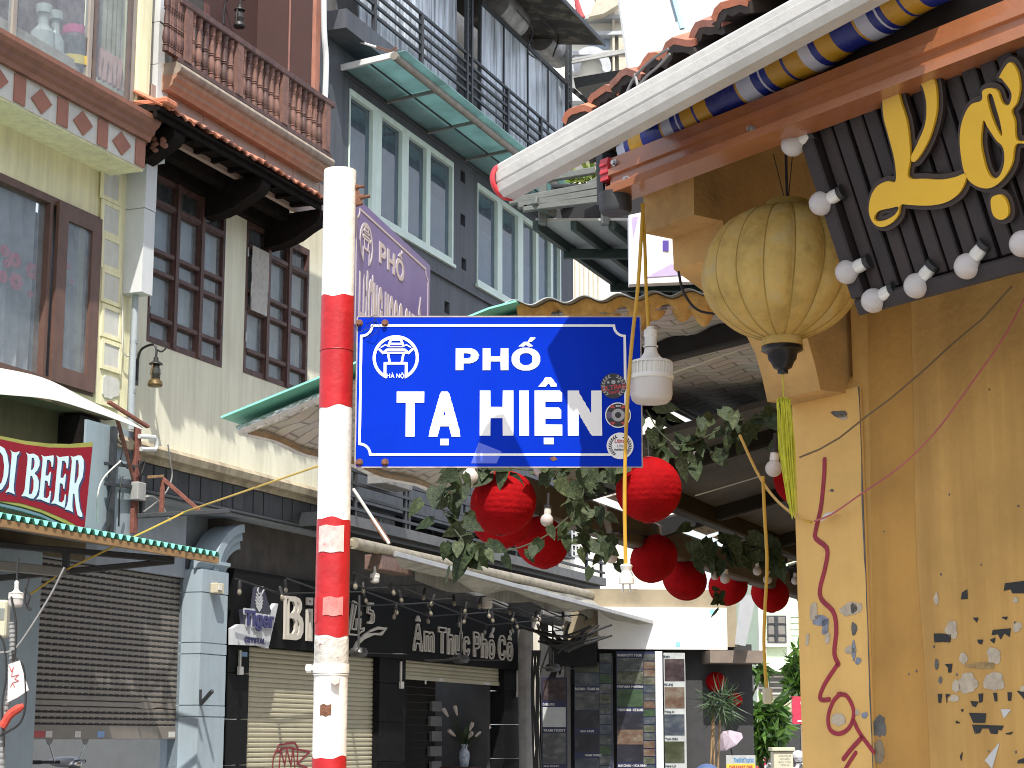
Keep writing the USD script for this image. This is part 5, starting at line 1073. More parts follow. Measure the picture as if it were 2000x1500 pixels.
ts.part('name_outline', FA.ext(tgp.buffer(0.022), VT + 0.005, VT + 0.012), tsil)
ts.part('name', FA.ext(tgp, VT + 0.0125, VT + 0.03), tnavy, label='dark blue slab letters Tiger')
cl_ = text_poly(FA, 'CRYSTAL', 430 + 285 / 6.06, 1100 + 935 / 6.06, 430 + 525 / 6.06, 1100 + 870 / 6.06, VT, grow=0.06)
ts.part('lettering', FA.ext(cl_, VT + 0.001, VT + 0.012), tnavy, label='dark letters CRYSTAL')
for k in range(5):
    y = 370 + k * 36; hw = 38 - abs(k - 2) * 5
    ts.part('stripe', FA.ext(LineString(FA.px([(430 + a / 6.06, 1100 + b / 6.06) for a, b in ((455 - hw, y), (455, y + 50), (455 + hw, y))], VT)).buffer(0.012), VT + 0.005, VT + 0.012), tsil)
ts.part('head', FA.ext(outl(TP([(430, 330), (450, 270), (500, 275), (515, 320), (490, 370), (445, 370)]), 0.02), VT + 0.005, VT + 0.012), tsil)
# switch boxes, cable conduits, number plate on the pillars
for x, y0, y1, lb in ((468, 1270, 1318, 'white socket box with conduit on the left black pillar'), (783, 1292, 1345, 'white socket box with conduit on the middle black pillar'), (1011, 1225, 1362, 'white socket box with long conduit right of the open shutter')):
    t = Thing('socket_box', lb, 'socket'); u, w = FA.hit(x, y1, VD + 0.02)
    t.part('box', FA.box(u - 0.05, u + 0.05, w, w + 0.1, VD + 0.006, VD + 0.05, 0.006), lampw)
    t.part('conduit', FA.box(u - 0.015, u + 0.015, w + 0.101, FA.hit(x, y0, VD)[1], VD + 0.006, VD + 0.03), lampw)
jb = Thing('junction_box', 'small cream junction box on the blue pillar beside the black shop', 'box')
jb.part('case', FA.rect(424, 1138, 438, 1158, VB + 0.006, VB + 0.1, b=0.008), mat('old_cream_plastic', (0.5, 0.45, 0.33), rough=0.5)); jb.part('lid', FA.rect(427, 1142, 434, 1152, VB + 0.101, VB + 0.11), lampw)
np_ = Thing('number_plate', 'tiny pale blue number plate on the left black pillar', 'plate'); np_.part('plate', FA.rect(473, 1273, 483, 1282, VD + 0.005, VD + 0.015), lblb)
fl = Thing('pipe_bracket', 'dark V shaped pipe bracket sticking out of the blue pillar', 'bracket')
fl.part('arm', bar(A(391, 1376, VB), A(415, 1349, VB + 0.22), 0.04), steel_dark); fl.part('arm', bar(A(391, 1376, VB), A(392, 1346, VB + 0.02), 0.03), steel_dark)
for n, q in enumerate(([(532, 1498), (534, 1478), (545, 1455), (575, 1450), (582, 1460), (580, 1490)], [(545, 1500), (548, 1462), (556, 1495), (560, 1462), (568, 1495), (572, 1460), (576, 1498)], [(540, 1468), (560, 1460), (605, 1468), (580, 1492), (600, 1500)])):
    if n == 0: gf = Thing('graffiti_tag', 'dark red scrawled graffiti on the cream shutter left of the pole', 'graffiti')
    gf.part('stroke', FA.ext(LineString(FA.px(q, VD - 0.1)).buffer(0.012), VD - 0.1, VD - 0.096), mat('graffiti_dark_red', (0.2, 0.02, 0.03), rough=0.6, bump=0))
# table with vases and lilies inside
vT = -0.9
tb = Thing('altar_table', 'dark wooden table standing inside the half open shop', 'table'); q = A(917, 1497, vT); zt = q[2]
def at_u(x, v): return FA.hit(x, 1490, v)[0]
tb.part('top', FA.box(at_u(892, vT), at_u(950, vT), zt - 0.05, zt, vT - 0.5, vT + 0.25, 0.01), wood)
for a in (895, 946):
    for v in (vT - 0.45, vT + 0.2): tb.part('leg', FA.box(at_u(a, vT) - 0.03, at_u(a, vT) + 0.03, 0, zt - 0.05, v - 0.03, v + 0.03), wood)
porc = mat('blue_white_porcelain', (0.45, 0.5, 0.6), rough=0.2, var=0.6, scale=30, bump=0, diff2=(0.7, 0.72, 0.75))
leafm = mat('lily_leaf', (0.045, 0.07, 0.03), rough=0.6, var=0.4, scale=20, bump=0); lily = mat('lily_petal', (0.6, 0.52, 0.45), rough=0.6, var=0.15, bump=0)
for x, h, lb in ((907, 0.36, 'blue and white porcelain vase with lilies on the dark table'), (937, 0.3, 'smaller blue and white vase right of the lily vase')):
    c = A(x, 1497, vT); t = Thing('vase', lb, 'vase')
    t.part('body', orient(lathe([(a * h, b * h) for a, b in ((0, 0), (0.17, 0), (0.2, 0.1), (0.25, 0.45), (0.23, 0.65), (0.12, 0.82), (0.17, 1.0), (0.14, 1.0), (0.1, 0.8), (0, 0.7))], 18), c, Z3), porc)
    top = c + [0, 0, h]
    if h > .33:
        r = np.random.default_rng(5)
        for k in range(26):
            a = r.uniform(0, 6.28); e = top + np.array([math.cos(a) * r.uniform(.1, .3), math.sin(a) * r.uniform(.1, .3), r.uniform(0.1, 0.5)]); dr = e - top
            sd = np.cross(dr, [0, 0, 1]); sd /= np.linalg.norm(sd) + 1e-9
            if k < 8: t.part('stem', tube([top - [0, 0, .1], e], 0.006, 5), leafm); t.part('bloom', orient(lathe([(0, 0), (0.015, 0.01), (0.035, 0.12), (0.03, 0.17), (0, 0.1)], 8), e, dr), lily)
            else: t.part('leaf', sheet(lambda s, q: top + dr * s + sd * (q - .5) * 0.07 * math.sin(3.14 * min(s, .98) + .05) + np.array([0, 0, -0.12 * s * s]), 6, 3, 0.002), leafm)
    else: t.part('incense', tube([top - [0, 0, 0.1], top + [0, 0, 0.42]], 0.006, 5), lampw)
# retractable awning in front of the shop with festoon bulbs
vP1 = 0.95
ra = Thing('shop_awning', 'dirty white retractable awning with long steel pipe over the black shop', 'awning')
pipe_m = mat('old_steel_pipe', (0.32, 0.28, 0.21), rough=0.5, var=0.35, scale=9, metal=0.3, spots=0.25, spot_col=(0.2, 0.08, 0.05), spot_scale=8)
awn_cloth = mat('dirty_awning_cloth', (0.42, 0.41, 0.36), rough=0.9, var=0.3, scale=2.5, streak=0.5, dirt=(0.16, 0.15, 0.13), trans=0.3)
qa, qb = A(690, 1068, vP1), A(1290, 1187, vP1)
ub = (qb - FA.O) @ FA.eu; qa = FA.P((qa - FA.O) @ FA.eu, (qa[2] + qb[2]) / 2, vP1); qb = FA.P(ub, qa[2], vP1)
ra.part('roller_pipe', tube([qa, qb], 0.075, 14), pipe_m)
ra.part('wall_arm', bar(A(645, 1062, 0.1), qa, 0.09), pipe_m)
ua0, ua1 = (A(800, 1090, vP1) - FA.O) @ FA.eu, ub
vO = 1.9
fb0, fb1 = FA.hit(772, 1082, vO), FA.hit(1352, 1236, vO)
wO = fb1[1]
fbar = lambda s: FA.P(fb0[0] + (fb1[0] - fb0[0]) * s, fb0[1] * (1 - s) + fb1[1] * s, vO)
pbar = lambda s: FA.P(ua0 + (ua1 - ua0) * s, qa[2] - 0.07, vP1)
ra.part('cloth', sheet(lambda s, t: pbar(s) * (1 - t) + fbar(s) * t + np.array([0, 0, -0.16 * math.sin(t * 3.14) + 0.05 * math.sin(s * 23) * math.sin(t * 3.14) + 0.03 * math.sin(s * 41 + t * 4) * t * (1 - t) * 4]), 60, 10, 0.004), awn_cloth, smooth=True)
ra.part('valance', sheet(lambda s, t: pbar(s) + np.array([0, 0, -0.02 - t * (0.24 + 0.07 * abs(math.sin(s * 17)))]) + FA.ev * (0.08 + 0.03 * math.sin(s * 37)), 90, 4, 0.004), awn_cloth, smooth=True)
ra.part('front_bar', bar(fbar(0), fbar(1), 0.05, 0.06), mat('grey_aluminium', (0.4, 0.4, 0.4), rough=0.4, metal=0.5))
galv = mat('grey_aluminium', (0.4, 0.4, 0.4))
ra.part('cassette', FA.rect(746, 1082, 806, 1112, 0.75, 1.0, b=0.01), mat('rust_box', (0.16, 0.1, 0.08), rough=0.7, var=0.4, scale=20))
for (x0, y0, v0), (x1, y1, v1), (x2, y2, v2) in (((800, 1105, 0.9), (990, 1185, 0.5), (1100, 1200, 1.5)), ((1060, 1195, 0.5), (1200, 1238, 0.9), (1330, 1238, 1.85)), ((1100, 1195, 0.6), (1205, 1245, 1.0), (1130, 1200, 1.4))):
    ra.part('folding_arm', bar(A(x0, y0, v0), A(x1, y1, v1), 0.05, 0.08), galv)
ra.part('folding_arm', bar(A(1232, 1230, 1.4), A(1332, 1238, 1.85), 0.05), steel_dark); ra.part('folding_arm', bar(A(1232, 1230, 1.4), A(1275, 1216, 1.5), 0.05), steel_dark)
t0 = A(690, 955, 0.4); t1 = A(760, 1062, vP1)
ra.part('tie_rod', tube([t0, t1], 0.022, 8), lampw)
for s in (-1, 1): ra.part('turnbuckle', tube([t0 * .45 + t1 * .55 + [0.03 * s, 0, 0], t0 * .05 + t1 * .95 + [0.03 * s, 0, 0]], 0.012, 6), rust)
bulb_m = mat('small_bulb_glass', (0.3, 0.27, 0.21), rough=0.1, var=0.1, bump=0, trans=0.3); sock = mat('bulb_socket_black', (0.02, 0.02, 0.02), rough=0.6, bump=0)
small = None; r = np.random.default_rng(21); nb = 0
FEST = 'identical small bulbs in the festoon rows under the black shop awning'
FLAB = 'small clear bulb hanging in rows under the dirty white shop awning'
for row in range(4):
    v = [0.05, 0.35, 0.62, 0.88][row]
    s0 = FA.hit([460, 560, 640, 690][row], 1130, v); wv = [FA.hit(700, 1190, 0.05)[1], FA.hit(730, 1180, 0.35)[1], FA.hit(760, 1165, 0.62)[1], FA.hit(800, 1160, 0.88)[1]][row]
    u0, u1 = s0[0], FA.hit(1250, 1225, v)[0]
    n = [15, 14, 13, 12][row]; us = np.linspace(u0, u1, n)
    single('festoon_wire', ['festoon wire nearest the black fascia, behind the other rows', 'second festoon wire from the black fascia', 'third festoon wire from the black fascia', 'outermost festoon wire, right behind the awning pipe'][row], 'wire', tube(np.array([FA.P(u, wv + 0.1 + 0.05 * math.cos(k * 3.14), v) for k, u in enumerate(us)]), 0.012, 5), wire_black)
    for k, u in enumerate(us):
        p = FA.P(u + r.uniform(-.1, .1), wv + r.uniform(-.05, .05), v + r.uniform(-.06, .06))
        if small is None:
            small = Thing('festoon_bulb', FLAB, 'bulb', group=FEST, origin=p)
            small.part('socket', orient(lathe([(0, 0.02), (0.022, 0.02), (0.022, 0.1), (0.012, 0.12), (0, 0.12)], 10), p, Z3), sock)
            small.part('glass', orient(lathe([(0, -0.055), (0.016, -0.05), (0.026, -0.033), (0.027, -0.015), (0.02, 0.01), (0.015, 0.02), (0, 0.02)], 12), p, Z3), bulb_m, smooth=60)
        else: again(small, p, FLAB, rot=(r.uniform(-20, 20), r.uniform(-20, 20), 0), scale=r.uniform(0.9, 1.1))
for x, y, v, lb, R in ((951, 1178, 0.9, 'yellowed stubby bulb under the middle of the shop awning', 0.085), (1211, 1230, 1.0, 'stubby bulb at the right end of the shop awning, above the tour posters', 0.075), (732, 1130, 0.9, 'yellowed bulb lying sideways beside the pole, under the awning', 0.06)):
    led_bulb(lb, A(x, y, v), R)
# ceiling fans: flat blades in front of the sign
fan = mat('fan_blade_grey', (0.06, 0.06, 0.06), rough=0.4)
for (x, y, v), lb in (((700, 1275, 0.35), 'dark ceiling fan hanging behind the pole, in front of the fascia'), ((900, 1288, 0.6), 'dark ceiling fan hanging before the half open shutter'), ((1080, 1305, 0.9), 'dark ceiling fan beside the tour posters')):
    c = A(x, y, v); t = Thing('ceiling_fan', lb, 'fan')
    t.part('motor', orient(lathe([(0, -0.06), (0.1, -0.05), (0.13, 0), (0.1, 0.06), (0, 0.08)], 18), c, Z3), fan)
    t.part('rod', tube([c, c + [0, 0, 0.75]], 0.015, 8), fan)
    for k in range(3):
        a = k * 2.094 + 0.35; dr = np.array([math.cos(a), math.sin(a), 0]); sd = np.array([-dr[1], dr[0], 0.12])
        t.part('blade', sheet(lambda s, q: c + dr * (0.1 + 0.55 * s) + sd * (q - 0.5) * (0.09 + 0.06 * s), 6, 3, 0.006), fan)
# ============================================================ yellow corner house on the right
ochre = mat('ochre_plaster', (0.6, 0.35, 0.1), rough=0.85, var=0.2, scale=2.6, streak=0.55, dirt=(0.3, 0.15, 0.035), bump=0.25, bscale=45, spots=0.06, spot_col=(0.14, 0.09, 0.04), spot_scale=40)
ochre_dirty = mat('ochre_bracket', (0.52, 0.31, 0.105), rough=0.9, var=0.35, scale=6, streak=0.25, dirt=(0.16, 0.11, 0.06), bump=0.3, spots=0.12, spot_col=(0.13, 0.09, 0.05), spot_scale=16)
cement = mat('bare_cement', (0.13, 0.125, 0.115), rough=0.95, var=0.35, scale=25, bump=0.5)
lime = mat('scraped_plaster', (0.5, 0.42, 0.31), rough=0.95, var=0.25, scale=45, bump=0.4)
poster_blk = mat('torn_black_print', (0.02, 0.02, 0.02), rough=0.7, bump=0)
tag_red = mat('spray_paint_crimson', (0.3, 0.012, 0.03), rough=0.55, var=0.25, scale=20, bump=0)
ochre_p = mat('ochre_pillar_paint', (0.78, 0.48, 0.15), rough=0.85, var=0.12, scale=4, streak=0.15, dirt=(0.4, 0.24, 0.08), bump=0.25, bscale=45, spots=0.06, spot_col=(0.2, 0.12, 0.05), spot_scale=40)
yc = Thing('yellow_corner_house', 'ochre plastered corner house with pillar and stepped bracket, at the right', 'house', origin=FB.P(1.5, 0, -0.3))
uPR = FB.hit(1690, 1100, 0)[0]
wCap = FB.hit(1600, 772, 0)[1]; wCt = FB.hit(1500, 784, 0.03)[1]
VW = -0.009
HT = 3.3
dg = q2; dl = np.array([dg @ FB.eu, dg @ FB.ev])         # side street direction in wall coordinates (u, v)
sd_ = lambda w0, w1, u0, u1: None
pp = Polygon([(0, 0), (uPR, 0), (uPR, VW - 0.2), (0 + dl[0] / -dl[1] * 0.3, -0.3)])
def plan(p, w0, w1):             # prism over a plan polygon in (u, v)
    m = trimesh.creation.extrude_polygon(p, w1 - w0, engine='earcut'); V = m.vertices
    m.vertices = np.stack([V[:, 0], w0 + V[:, 2], V[:, 1]], 1)
    if m.volume < 0: m.invert()
    return FB.mesh(m)
yc.part('pillar', plan(pp, -0.05, wCap), ochre_p)
yc.part('pillar_cap', run(FB, [(-0.1, 0), (0.0, 0.0), (-0.02, 0.035), (-0.1, 0.05)], 0.0, uPR, wCap, 0.0), ochre_p)
ew_ = np.linspace(0.2, wCap, 60); en_ = meshkit.fbm(np.stack([ew_ * 9, ew_ * 0, ew_ * 0], 1), 4, 5)
yc.part('pillar_edge', FB.ext(Polygon([(uPR + 0.0012, w) for w in ew_] + [(uPR + 0.001 - 0.0125 * max(0.08, n - 0.25), w) for w, n in zip(ew_[::-1], en_[::-1])]).buffer(0), -0.001, 0.0008), cement, label='bare cement showing along the chipped corner of the pillar')
yc.part('wall', FB.box(uPR - 0.03, 3.2, -0.05, HT + 1.2, VW - 0.25, VW), ochre)
yc.part('repainted_strip', FB.ext(poly(FB.px([(1688, 250), (1772, 250), (1790, 1100), (1806, 1300), (1822, 1600), (1712, 1600)], VW)), VW + 0.0001, VW + 0.0006), mat('ochre_repaint', (0.5, 0.265, 0.06), rough=0.85, var=0.2, scale=3, streak=0.35, dirt=(0.25, 0.12, 0.03), bump=0.25, bscale=45, spots=0.08, spot_col=(0.14, 0.08, 0.03), spot_scale=30), label='darker orange repainted strip of wall beside the pillar')
yc.part('shaft_back', plan(Polygon([(0, -0.05), (uPR - 0.03, -0.05), (uPR - 0.03, -0.3), (dl[0] / -dl[1] * 0.3, -0.3)]), wCap, HT + 1.2), ochre)
wall2 = Frame(FB.P(0, 0, 0), dg)
yc.part('side_wall', wall2.box(0.05, 9.0, -0.05, HT + 1.2, -0.2, -0.0) if wall2.ev @ FB.ev > 0 else wall2.box(0.05, 9.0, -0.05, HT + 1.2, 0.0, 0.2), ochre)
# bracket (corbel): profile measured on its left side
def vw(px_, py_): v, w = FB.uhit(px_, py_, 0.0); return (v, w)
ins = [vw(1499, 785), vw(1488, 735), vw(1475, 690), vw(1455, 650), vw(1425, 610), vw(1395, 585), vw(1355, 555), vw(1316, 527)]
prof_c = [(-0.06, ins[0][1])] + ins + [vw(1313, 467), vw(1258, 456), vw(1257, 385), vw(1210, 375), vw(1210, 250), (-0.06, vw(1210, 250)[1])]
yc.part('bracket', run(FB, prof_c, 0.0, uPR - 0.05, 0, 0), ochre_dirty, smooth=20, label='stepped plaster bracket curving out from the pillar')
# graffiti on the pillar
def stroke(q, w, vv=0.0): return FB.ext(unary_union([LineString(FB.px(curve(np.array([(x, y, 0) for x, y in q], float), 40)[:, :2], vv)).buffer(w)]), vv + 0.0005, vv + 0.002)
gt = Thing('graffiti_tag', 'crimson sprayed line winding down the ochre pillar to a loop', 'graffiti')
gt.part('stroke', stroke([(1611, 898), (1610, 930), (1604, 990), (1594, 1035), (1594, 1052), (1616, 1072), (1612, 1110), (1602, 1150), (1606, 1172), (1628, 1195), (1634, 1230), (1630, 1275), (1638, 1297)], 0.0070), tag_red)
gt.part('stroke', stroke([(1636, 1298), (1612, 1335), (1602, 1360), (1607, 1367), (1620, 1366)], 0.0061), tag_red)
gt.part('stroke', stroke([(1638, 1356), (1655, 1360), (1668, 1390), (1660, 1420), (1640, 1433), (1622, 1425), (1618, 1400), (1628, 1370), (1642, 1355)], 0.0057), tag_red)
gt.part('stroke', stroke([(1668, 1408), (1680, 1432), (1706, 1468)], 0.0057), tag_red)
gt.part('stroke', stroke([(1684, 1440), (1664, 1462), (1648, 1482)], 0.0061), tag_red)
gt.part('stroke', stroke([(1672, 1470), (1660, 1488), (1650, 1505)], 0.0053), tag_red)
# scraped patches and torn paper remnants
blot = lambda q, v, m, nm, lb=None: yc.part(nm, FB.ext(poly(FB.px(q, v)).buffer(0.0015).buffer(-0.0005), v + 0.0007, v + 0.0015), m, label=lb)
r = np.random.default_rng(8)
def ragged(cx, cy, rx, ry, n=34, rough=0.5):
    k = np.linspace(0, 2 * np.pi, n, endpoint=False); o_ = r.random() * 50; a = 0.95 + 2.2 * rough * (meshkit.fbm(np.stack([1.3 * np.cos(k) + o_, 1.3 * np.sin(k) + o_, 0 * k], 1), 4, 3) - 0.5) + 0.1 * (r.random(n) - 0.5)
    return [(cx + rx * a[i] * math.cos(k[i]), cy + ry * a[i] * math.sin(k[i])) for i in range(n)]
bluep = mat('blue_paper_rest', (0.25, 0.27, 0.33), rough=0.9, var=0.4, scale=40, bump=0)
for cx, cy, rx, ry, m in ((1590, 1197, 8, 20, lime), (1602, 1212, 14, 10, bluep), (1612, 1225, 7, 14, bluep), (1616, 1245, 5, 12, lime), (1662, 1190, 20, 12, lime), (1668, 1188, 6, 9, cement), (1669, 1228, 5, 12, cement), (1661, 1270, 12, 8, lime), (1668, 1270, 4, 18, bluep), (1676, 1291, 5, 6, bluep), (1640, 1405, 13, 14, lime), (1689, 1397, 6, 7, bluep), (1674, 1392, 4, 5, lime), (1640, 808, 14, 8, cement), (1648, 815, 8, 6, lime), (1625, 958, 3, 2, cement), (1578, 1250, 3, 12, lime)):
    blot(ragged(cx, cy, rx, ry), 0.0, m, 'scraped_patch')
for q in ([(1964, 1140), (2010, 1134), (2010, 1158), (1978, 1158), (1975, 1150), (1962, 1153)], [(1880, 1158), (1889, 1152), (1890, 1169), (1878, 1170)], [(1825, 1238), (1840, 1238), (1858, 1240), (1856, 1254), (1842, 1253), (1826, 1254)], [(1940, 1231), (1974, 1228), (1972, 1243), (1962, 1236), (1955, 1248), (1950, 1238), (1938, 1240)], [(1910, 1250), (1920, 1250), (1918, 1258), (1912, 1256)], [(1935, 1250), (1944, 1246), (1942, 1256)], [(1847, 1298), (1860, 1297), (1858, 1313), (1853, 1313), (1853, 1304)], [(1912, 1356), (1920, 1355), (1919, 1370), (1914, 1372)], [(1941, 1354), (1947, 1354), (1948, 1369), (1944, 1369)], [(1969, 1353), (1976, 1353), (1975, 1368), (1970, 1368)], [(1897, 1370), (1911, 1371), (1906, 1380), (1900, 1378)], [(1894, 1393), (1926, 1394), (1924, 1411), (1902, 1411)], [(1900, 1416), (1960, 1418), (1956, 1426), (1950, 1424), (1948, 1433), (1936, 1432), (1932, 1422), (1918, 1422), (1914, 1431), (1905, 1432)], [(1868, 1408), (1875, 1412), (1868, 1412)], [(1965, 1433), (1978, 1430), (1974, 1434)], [(1990, 1485), (2005, 1480), (2005, 1490), (1988, 1490)], [(1833, 1356), (1840, 1356), (1838, 1372), (1834, 1372)], [(1848, 1356), (1856, 1357), (1850, 1362), (1850, 1372)], [(1876, 1477), (1880, 1470), (1878, 1485)], [(1958, 1206), (1968, 1205), (1966, 1210)], [(1902, 1207), (1911, 1207), (1908, 1215)], [(1988, 1350), (2004, 1352), (2002, 1366)], [(1878, 1386), (1882, 1386), (1880, 1390)]):
    blot(q, VW, poster_blk, 'torn_print')
for cx, cy, rx, ry, m in ((1858, 1230, 12, 17, lime), (1829, 1170, 4, 11, lime), (1984, 1172, 5, 5, lime), (1988, 1224, 8, 10, lime), (1942, 1282, 14, 16, lime), (1883, 1287, 8, 12, lime), (1890, 1335, 22, 22, lime), (1945, 1332, 22, 18, lime), (1868, 1340, 8, 16, lime), (1830, 1297, 4, 9, cement), (1837, 1328, 3, 6, cement), (1863, 1364, 9, 6, lime), (1915, 1300, 30, 6, mat('glue_rest', (0.35, 0.24, 0.1), rough=0.9, var=0.4, scale=60, bump=0)), (1998, 1346, 5, 5, lime), (1720, 1420, 14, 22, cement), (1716, 1470, 12, 24, mat('grey_damp', (0.24, 0.19, 0.12), rough=0.9, var=0.3, scale=30, bump=0))):
    blot(ragged(cx, cy, rx, ry), VW, m, 'scraped_patch')
for q in ([(1956, 1386), (1974, 1386), (1962, 1402)], [(1952, 1452), (1925, 1485), (1938, 1500)]): blot(q, VW, lblw, 'paper_scrap')
for k in range(14):
    x, y = r.uniform(1710, 1990), 720 + 760 * r.random() ** 0.6; blot(ragged(x, y, r.uniform(0.6, 1.3), r.uniform(0.8, 2.4), 7), VW, cement, 'speck')
# ---------------- roof of the corner house: tiles, boards
VEv = 0.86
rf_wood = mat('roof_board_dark', (0.03, 0.022, 0.018), rough=0.85, var=0.35, scale=8)
tl0, tl1 = at(1096, 252, 4.36), at(1560, -70, 3.66)
tdir = (tl1 - tl0); TL = np.linalg.norm(tdir); tdir = tdir / TL
back = -FB.ev * 0.92 + Z3 * 0.38; back /= np.linalg.norm(back)
upn = np.cross(back, tdir); upn = upn * np.sign(upn[2])
rt = Thing('tiled_roof', 'dark roof edge of old orange clay tiles over the ochre corner house', 'roof', origin=tl0)
nrt = 9; pit = TL / nrt
for i in range(nrt):
    c = tl0 + tdir * pit * (i + 0.5)
    ax = tdir * 0.96 + Z3 * (-0.18); ax /= np.linalg.norm(ax)
    for row in range(4):
        cc = c + back * (0.02 + row * 0.17 + 0.01 * (i % 2)) + upn * (0.018 * row)
        rs = np.random.default_rng(100 + i * 7 + row)
        f = lambda s, t: cc + ax * (s - 0.5) * pit * 1.12 + back * t * 0.26 + upn * (0.02 * math.cos((s - .5) * 3.14) + 0.004 * math.sin(9 * s + i) + 0.006 * math.sin(t * 7 + i))
        rt.part('tile', sheet(f, 7, 4, -0.016), tile_or[(i + row) % 3], smooth=40)
        if row == 0:
            rt.part('tile_underside', sheet(lambda s, t: f(s, t) - upn * (0.019 + 0.03 * t + 0.004 * math.sin(30 * s)), 9, 3, -0.028), rf_wood, smooth=40)
bd = [tl0 - tdir * 0.02 - upn * 0.05, tl1 - upn * 0.05]
rt.part('roof_board', trimesh.convex.convex_hull(np.array([p + back * b - upn * e for p in (tl0 - tdir * .02, tl1 + tdir * 1.6) for b in (0.06, 1.9) for e in (0.06, 0.1)])), rf_wood, smooth=False)
rt.part('eave_board', trimesh.convex.convex_hull(np.array([p + back * b - upn * e for p in (tl0, tl1 + tdir * 0.4) for b in (0.05, 0.08) for e in (0.05, 0.09)])), rf_wood, smooth=False)
for i in range(8):
    p = tl0 + tdir * (0.1 + i * 0.13); rt.part('rafter', bar(p + back * 0.1 - upn * 0.12, p + back * 1.5 - upn * 0.12, 0.04, 0.05), rf_wood)
single('roof_wire', 'twisted white and black wires draped over the tile ends', 'wire', cat([tube(curve([at(x, y, 4.12 - 0.0016 * (x - 1220)) for x, y in q], 20), 0.0035, 5) for q in ([(1220, 190), (1240, 150), (1275, 115), (1305, 95)], [(1225, 195), (1262, 150), (1285, 130), (1308, 105)], [(1243, 160), (1240, 145), (1246, 170), (1242, 150)])]), wire_grey)
# ---------------- the striped awning, nearly rolled in
awh = Thing('striped_awning', 'blue, yellow and white striped awning rolled up behind its grey front bar', 'awning')
bar_m = mat('weathered_white_aluminium', (0.5, 0.49, 0.46), rough=0.45, var=0.12, scale=9, streak=0.25, dirt=(0.25, 0.24, 0.22), spots=0.08, spot_col=(0.1, 0.1, 0.1), spot_scale=50)
b0_, b1_ = at(990, 355, 4.33), at(1720, -44, 3.42)
bd_ = b1_ - b0_; bL = np.linalg.norm(bd_); bd_ /= bL
ou = -FB.ev; ou = ou - bd_ * (ou @ bd_); ou /= np.linalg.norm(ou); ou = -ou          # towards the street
bu = np.cross(bd_, ou); bu *= np.sign(bu[2])
pr = [(-0.035, 0.042), (0.02, 0.045), (0.028, 0.036), (0.028, 0.022), (0.033, 0.018), (0.033, -0.006), (0.029, -0.01), (0.033, -0.014), (0.03, -0.032), (0.015, -0.044), (-0.02, -0.044), (-0.035, -0.03)]
def along(pr, p, L):
    m = trimesh.creation.extrude_polygon(poly(pr), L, engine='earcut'); V = m.vertices
    m.vertices = p + V[:, :1] * ou + V[:, 1:2] * bu + V[:, 2:] * bd_
    if m.volume < 0: m.invert()
    return m
awh.part('front_bar', along(pr, b0_, bL), bar_m, smooth=25)
red_pl = mat('red_plastic', (0.5, 0.03, 0.04), rough=0.35, bump=0)
awh.part('end_cap', orient(trimesh.creation.torus(0.042, 0.0065, major_sections=32, minor_sections=8), b0_ - bd_ * 0.004 + bu * 0.0, bd_), red_pl, label='red plastic end cap of the front bar')
awh.part('end_plate', along([(x * 0.9, y * 0.9) for x, y in pr], b0_ - bd_ * 0.006, 0.005), bar_m)
R0, R1 = at(1236, 296, 4.36), at(1840, -48, 3.5)
rd = R1 - R0; RL = np.linalg.norm(rd); rd /= RL
rv = np.cross(rd, bu); rv /= np.linalg.norm(rv); ru = np.cross(rd, rv)
sblue = mat('awning_blue', (0.012, 0.024, 0.2), rough=0.4, var=0.2, scale=9, bump=0.3, bscale=50); syel = mat('awning_yellow', (0.5, 0.27, 0.02), rough=0.4, var=0.12, scale=9, bump=0.3, bscale=50); swht = mat('awning_white', (0.5, 0.52, 0.6), rough=0.4, var=0.1, scale=9, bump=0.3, bscale=50)
seq = [('w', .035), ('b', .02), ('y', .05), ('b', .075), ('y', .008), ('w', .04), ('b', .022), ('w', .006), ('b', .014), ('y', .045), ('b', .008), ('y', .045), ('b', .115), ('y', .008), ('w', .05), ('b', .025), ('w', .006), ('b', .02), ('y', .055), ('b', .01), ('y', .055)]
mt_ = {'b': sblue, 'y': syel, 'w': swht}
t = 0.0; i = 0
rad = 0.052
while t < RL and i < 60:
    k, w = seq[i % len(seq)]; w *= 0.92; t1 = min(t + w, RL)
    n = max(2, int((t1 - t) / 0.02) + 1)
    ts_ = np.linspace(t, t1, n)
    awh.part({'b': 'blue_stripe', 'y': 'yellow_stripe', 'w': 'white_stripe'}[k], tube([R0 + rd * q for q in ts_], [rad * (1 + 0.05 * math.sin(q * 31) + 0.0012 * (i % 3)) for q in ts_], 22), mt_[k], smooth=60)
    # the cloth between roll and front bar
    if t > 0.06:
        f = lambda s, q: (R0 + rd * (t + (t1 - t) * s) + bu * 0.012 + ou * 0.048) * (1 - q) + (b0_ + bd_ * max(0.08, np.dot(R0 + rd * (t + (t1 - t) * s) - b0_, bd_)) - ou * 0.036 - bu * 0.022) * q - Z3 * (0.008 * math.sin(q * 9) * math.sin(q * 3.14)) + bd_ * (0.06 * math.sin(q * 3.14))
        awh.part({'b': 'blue_cloth', 'y': 'yellow_cloth', 'w': 'white_cloth'}[k], sheet(f, n, 8, 0.0015), mt_[k], smooth=True)
    t = t1; i += 1
bm = Thing('awning_beam', 'glossy brown metal beam with bolted end below the striped awning', 'beam')
brn = mat('brown_enamel', (0.34, 0.125, 0.05), rough=0.3, var=0.15, scale=6, coat=0.4, streak=0.2, dirt=(0.12, 0.05, 0.03), bump=0.1)
m0t, m0b, m1 = at(1200, 308, 4.33), at(1222, 398, 4.30), at(2080, -45, 3.3)
md = (m1 - m0t); md[2] = md[2]; mL = np.linalg.norm(md); md /= mL
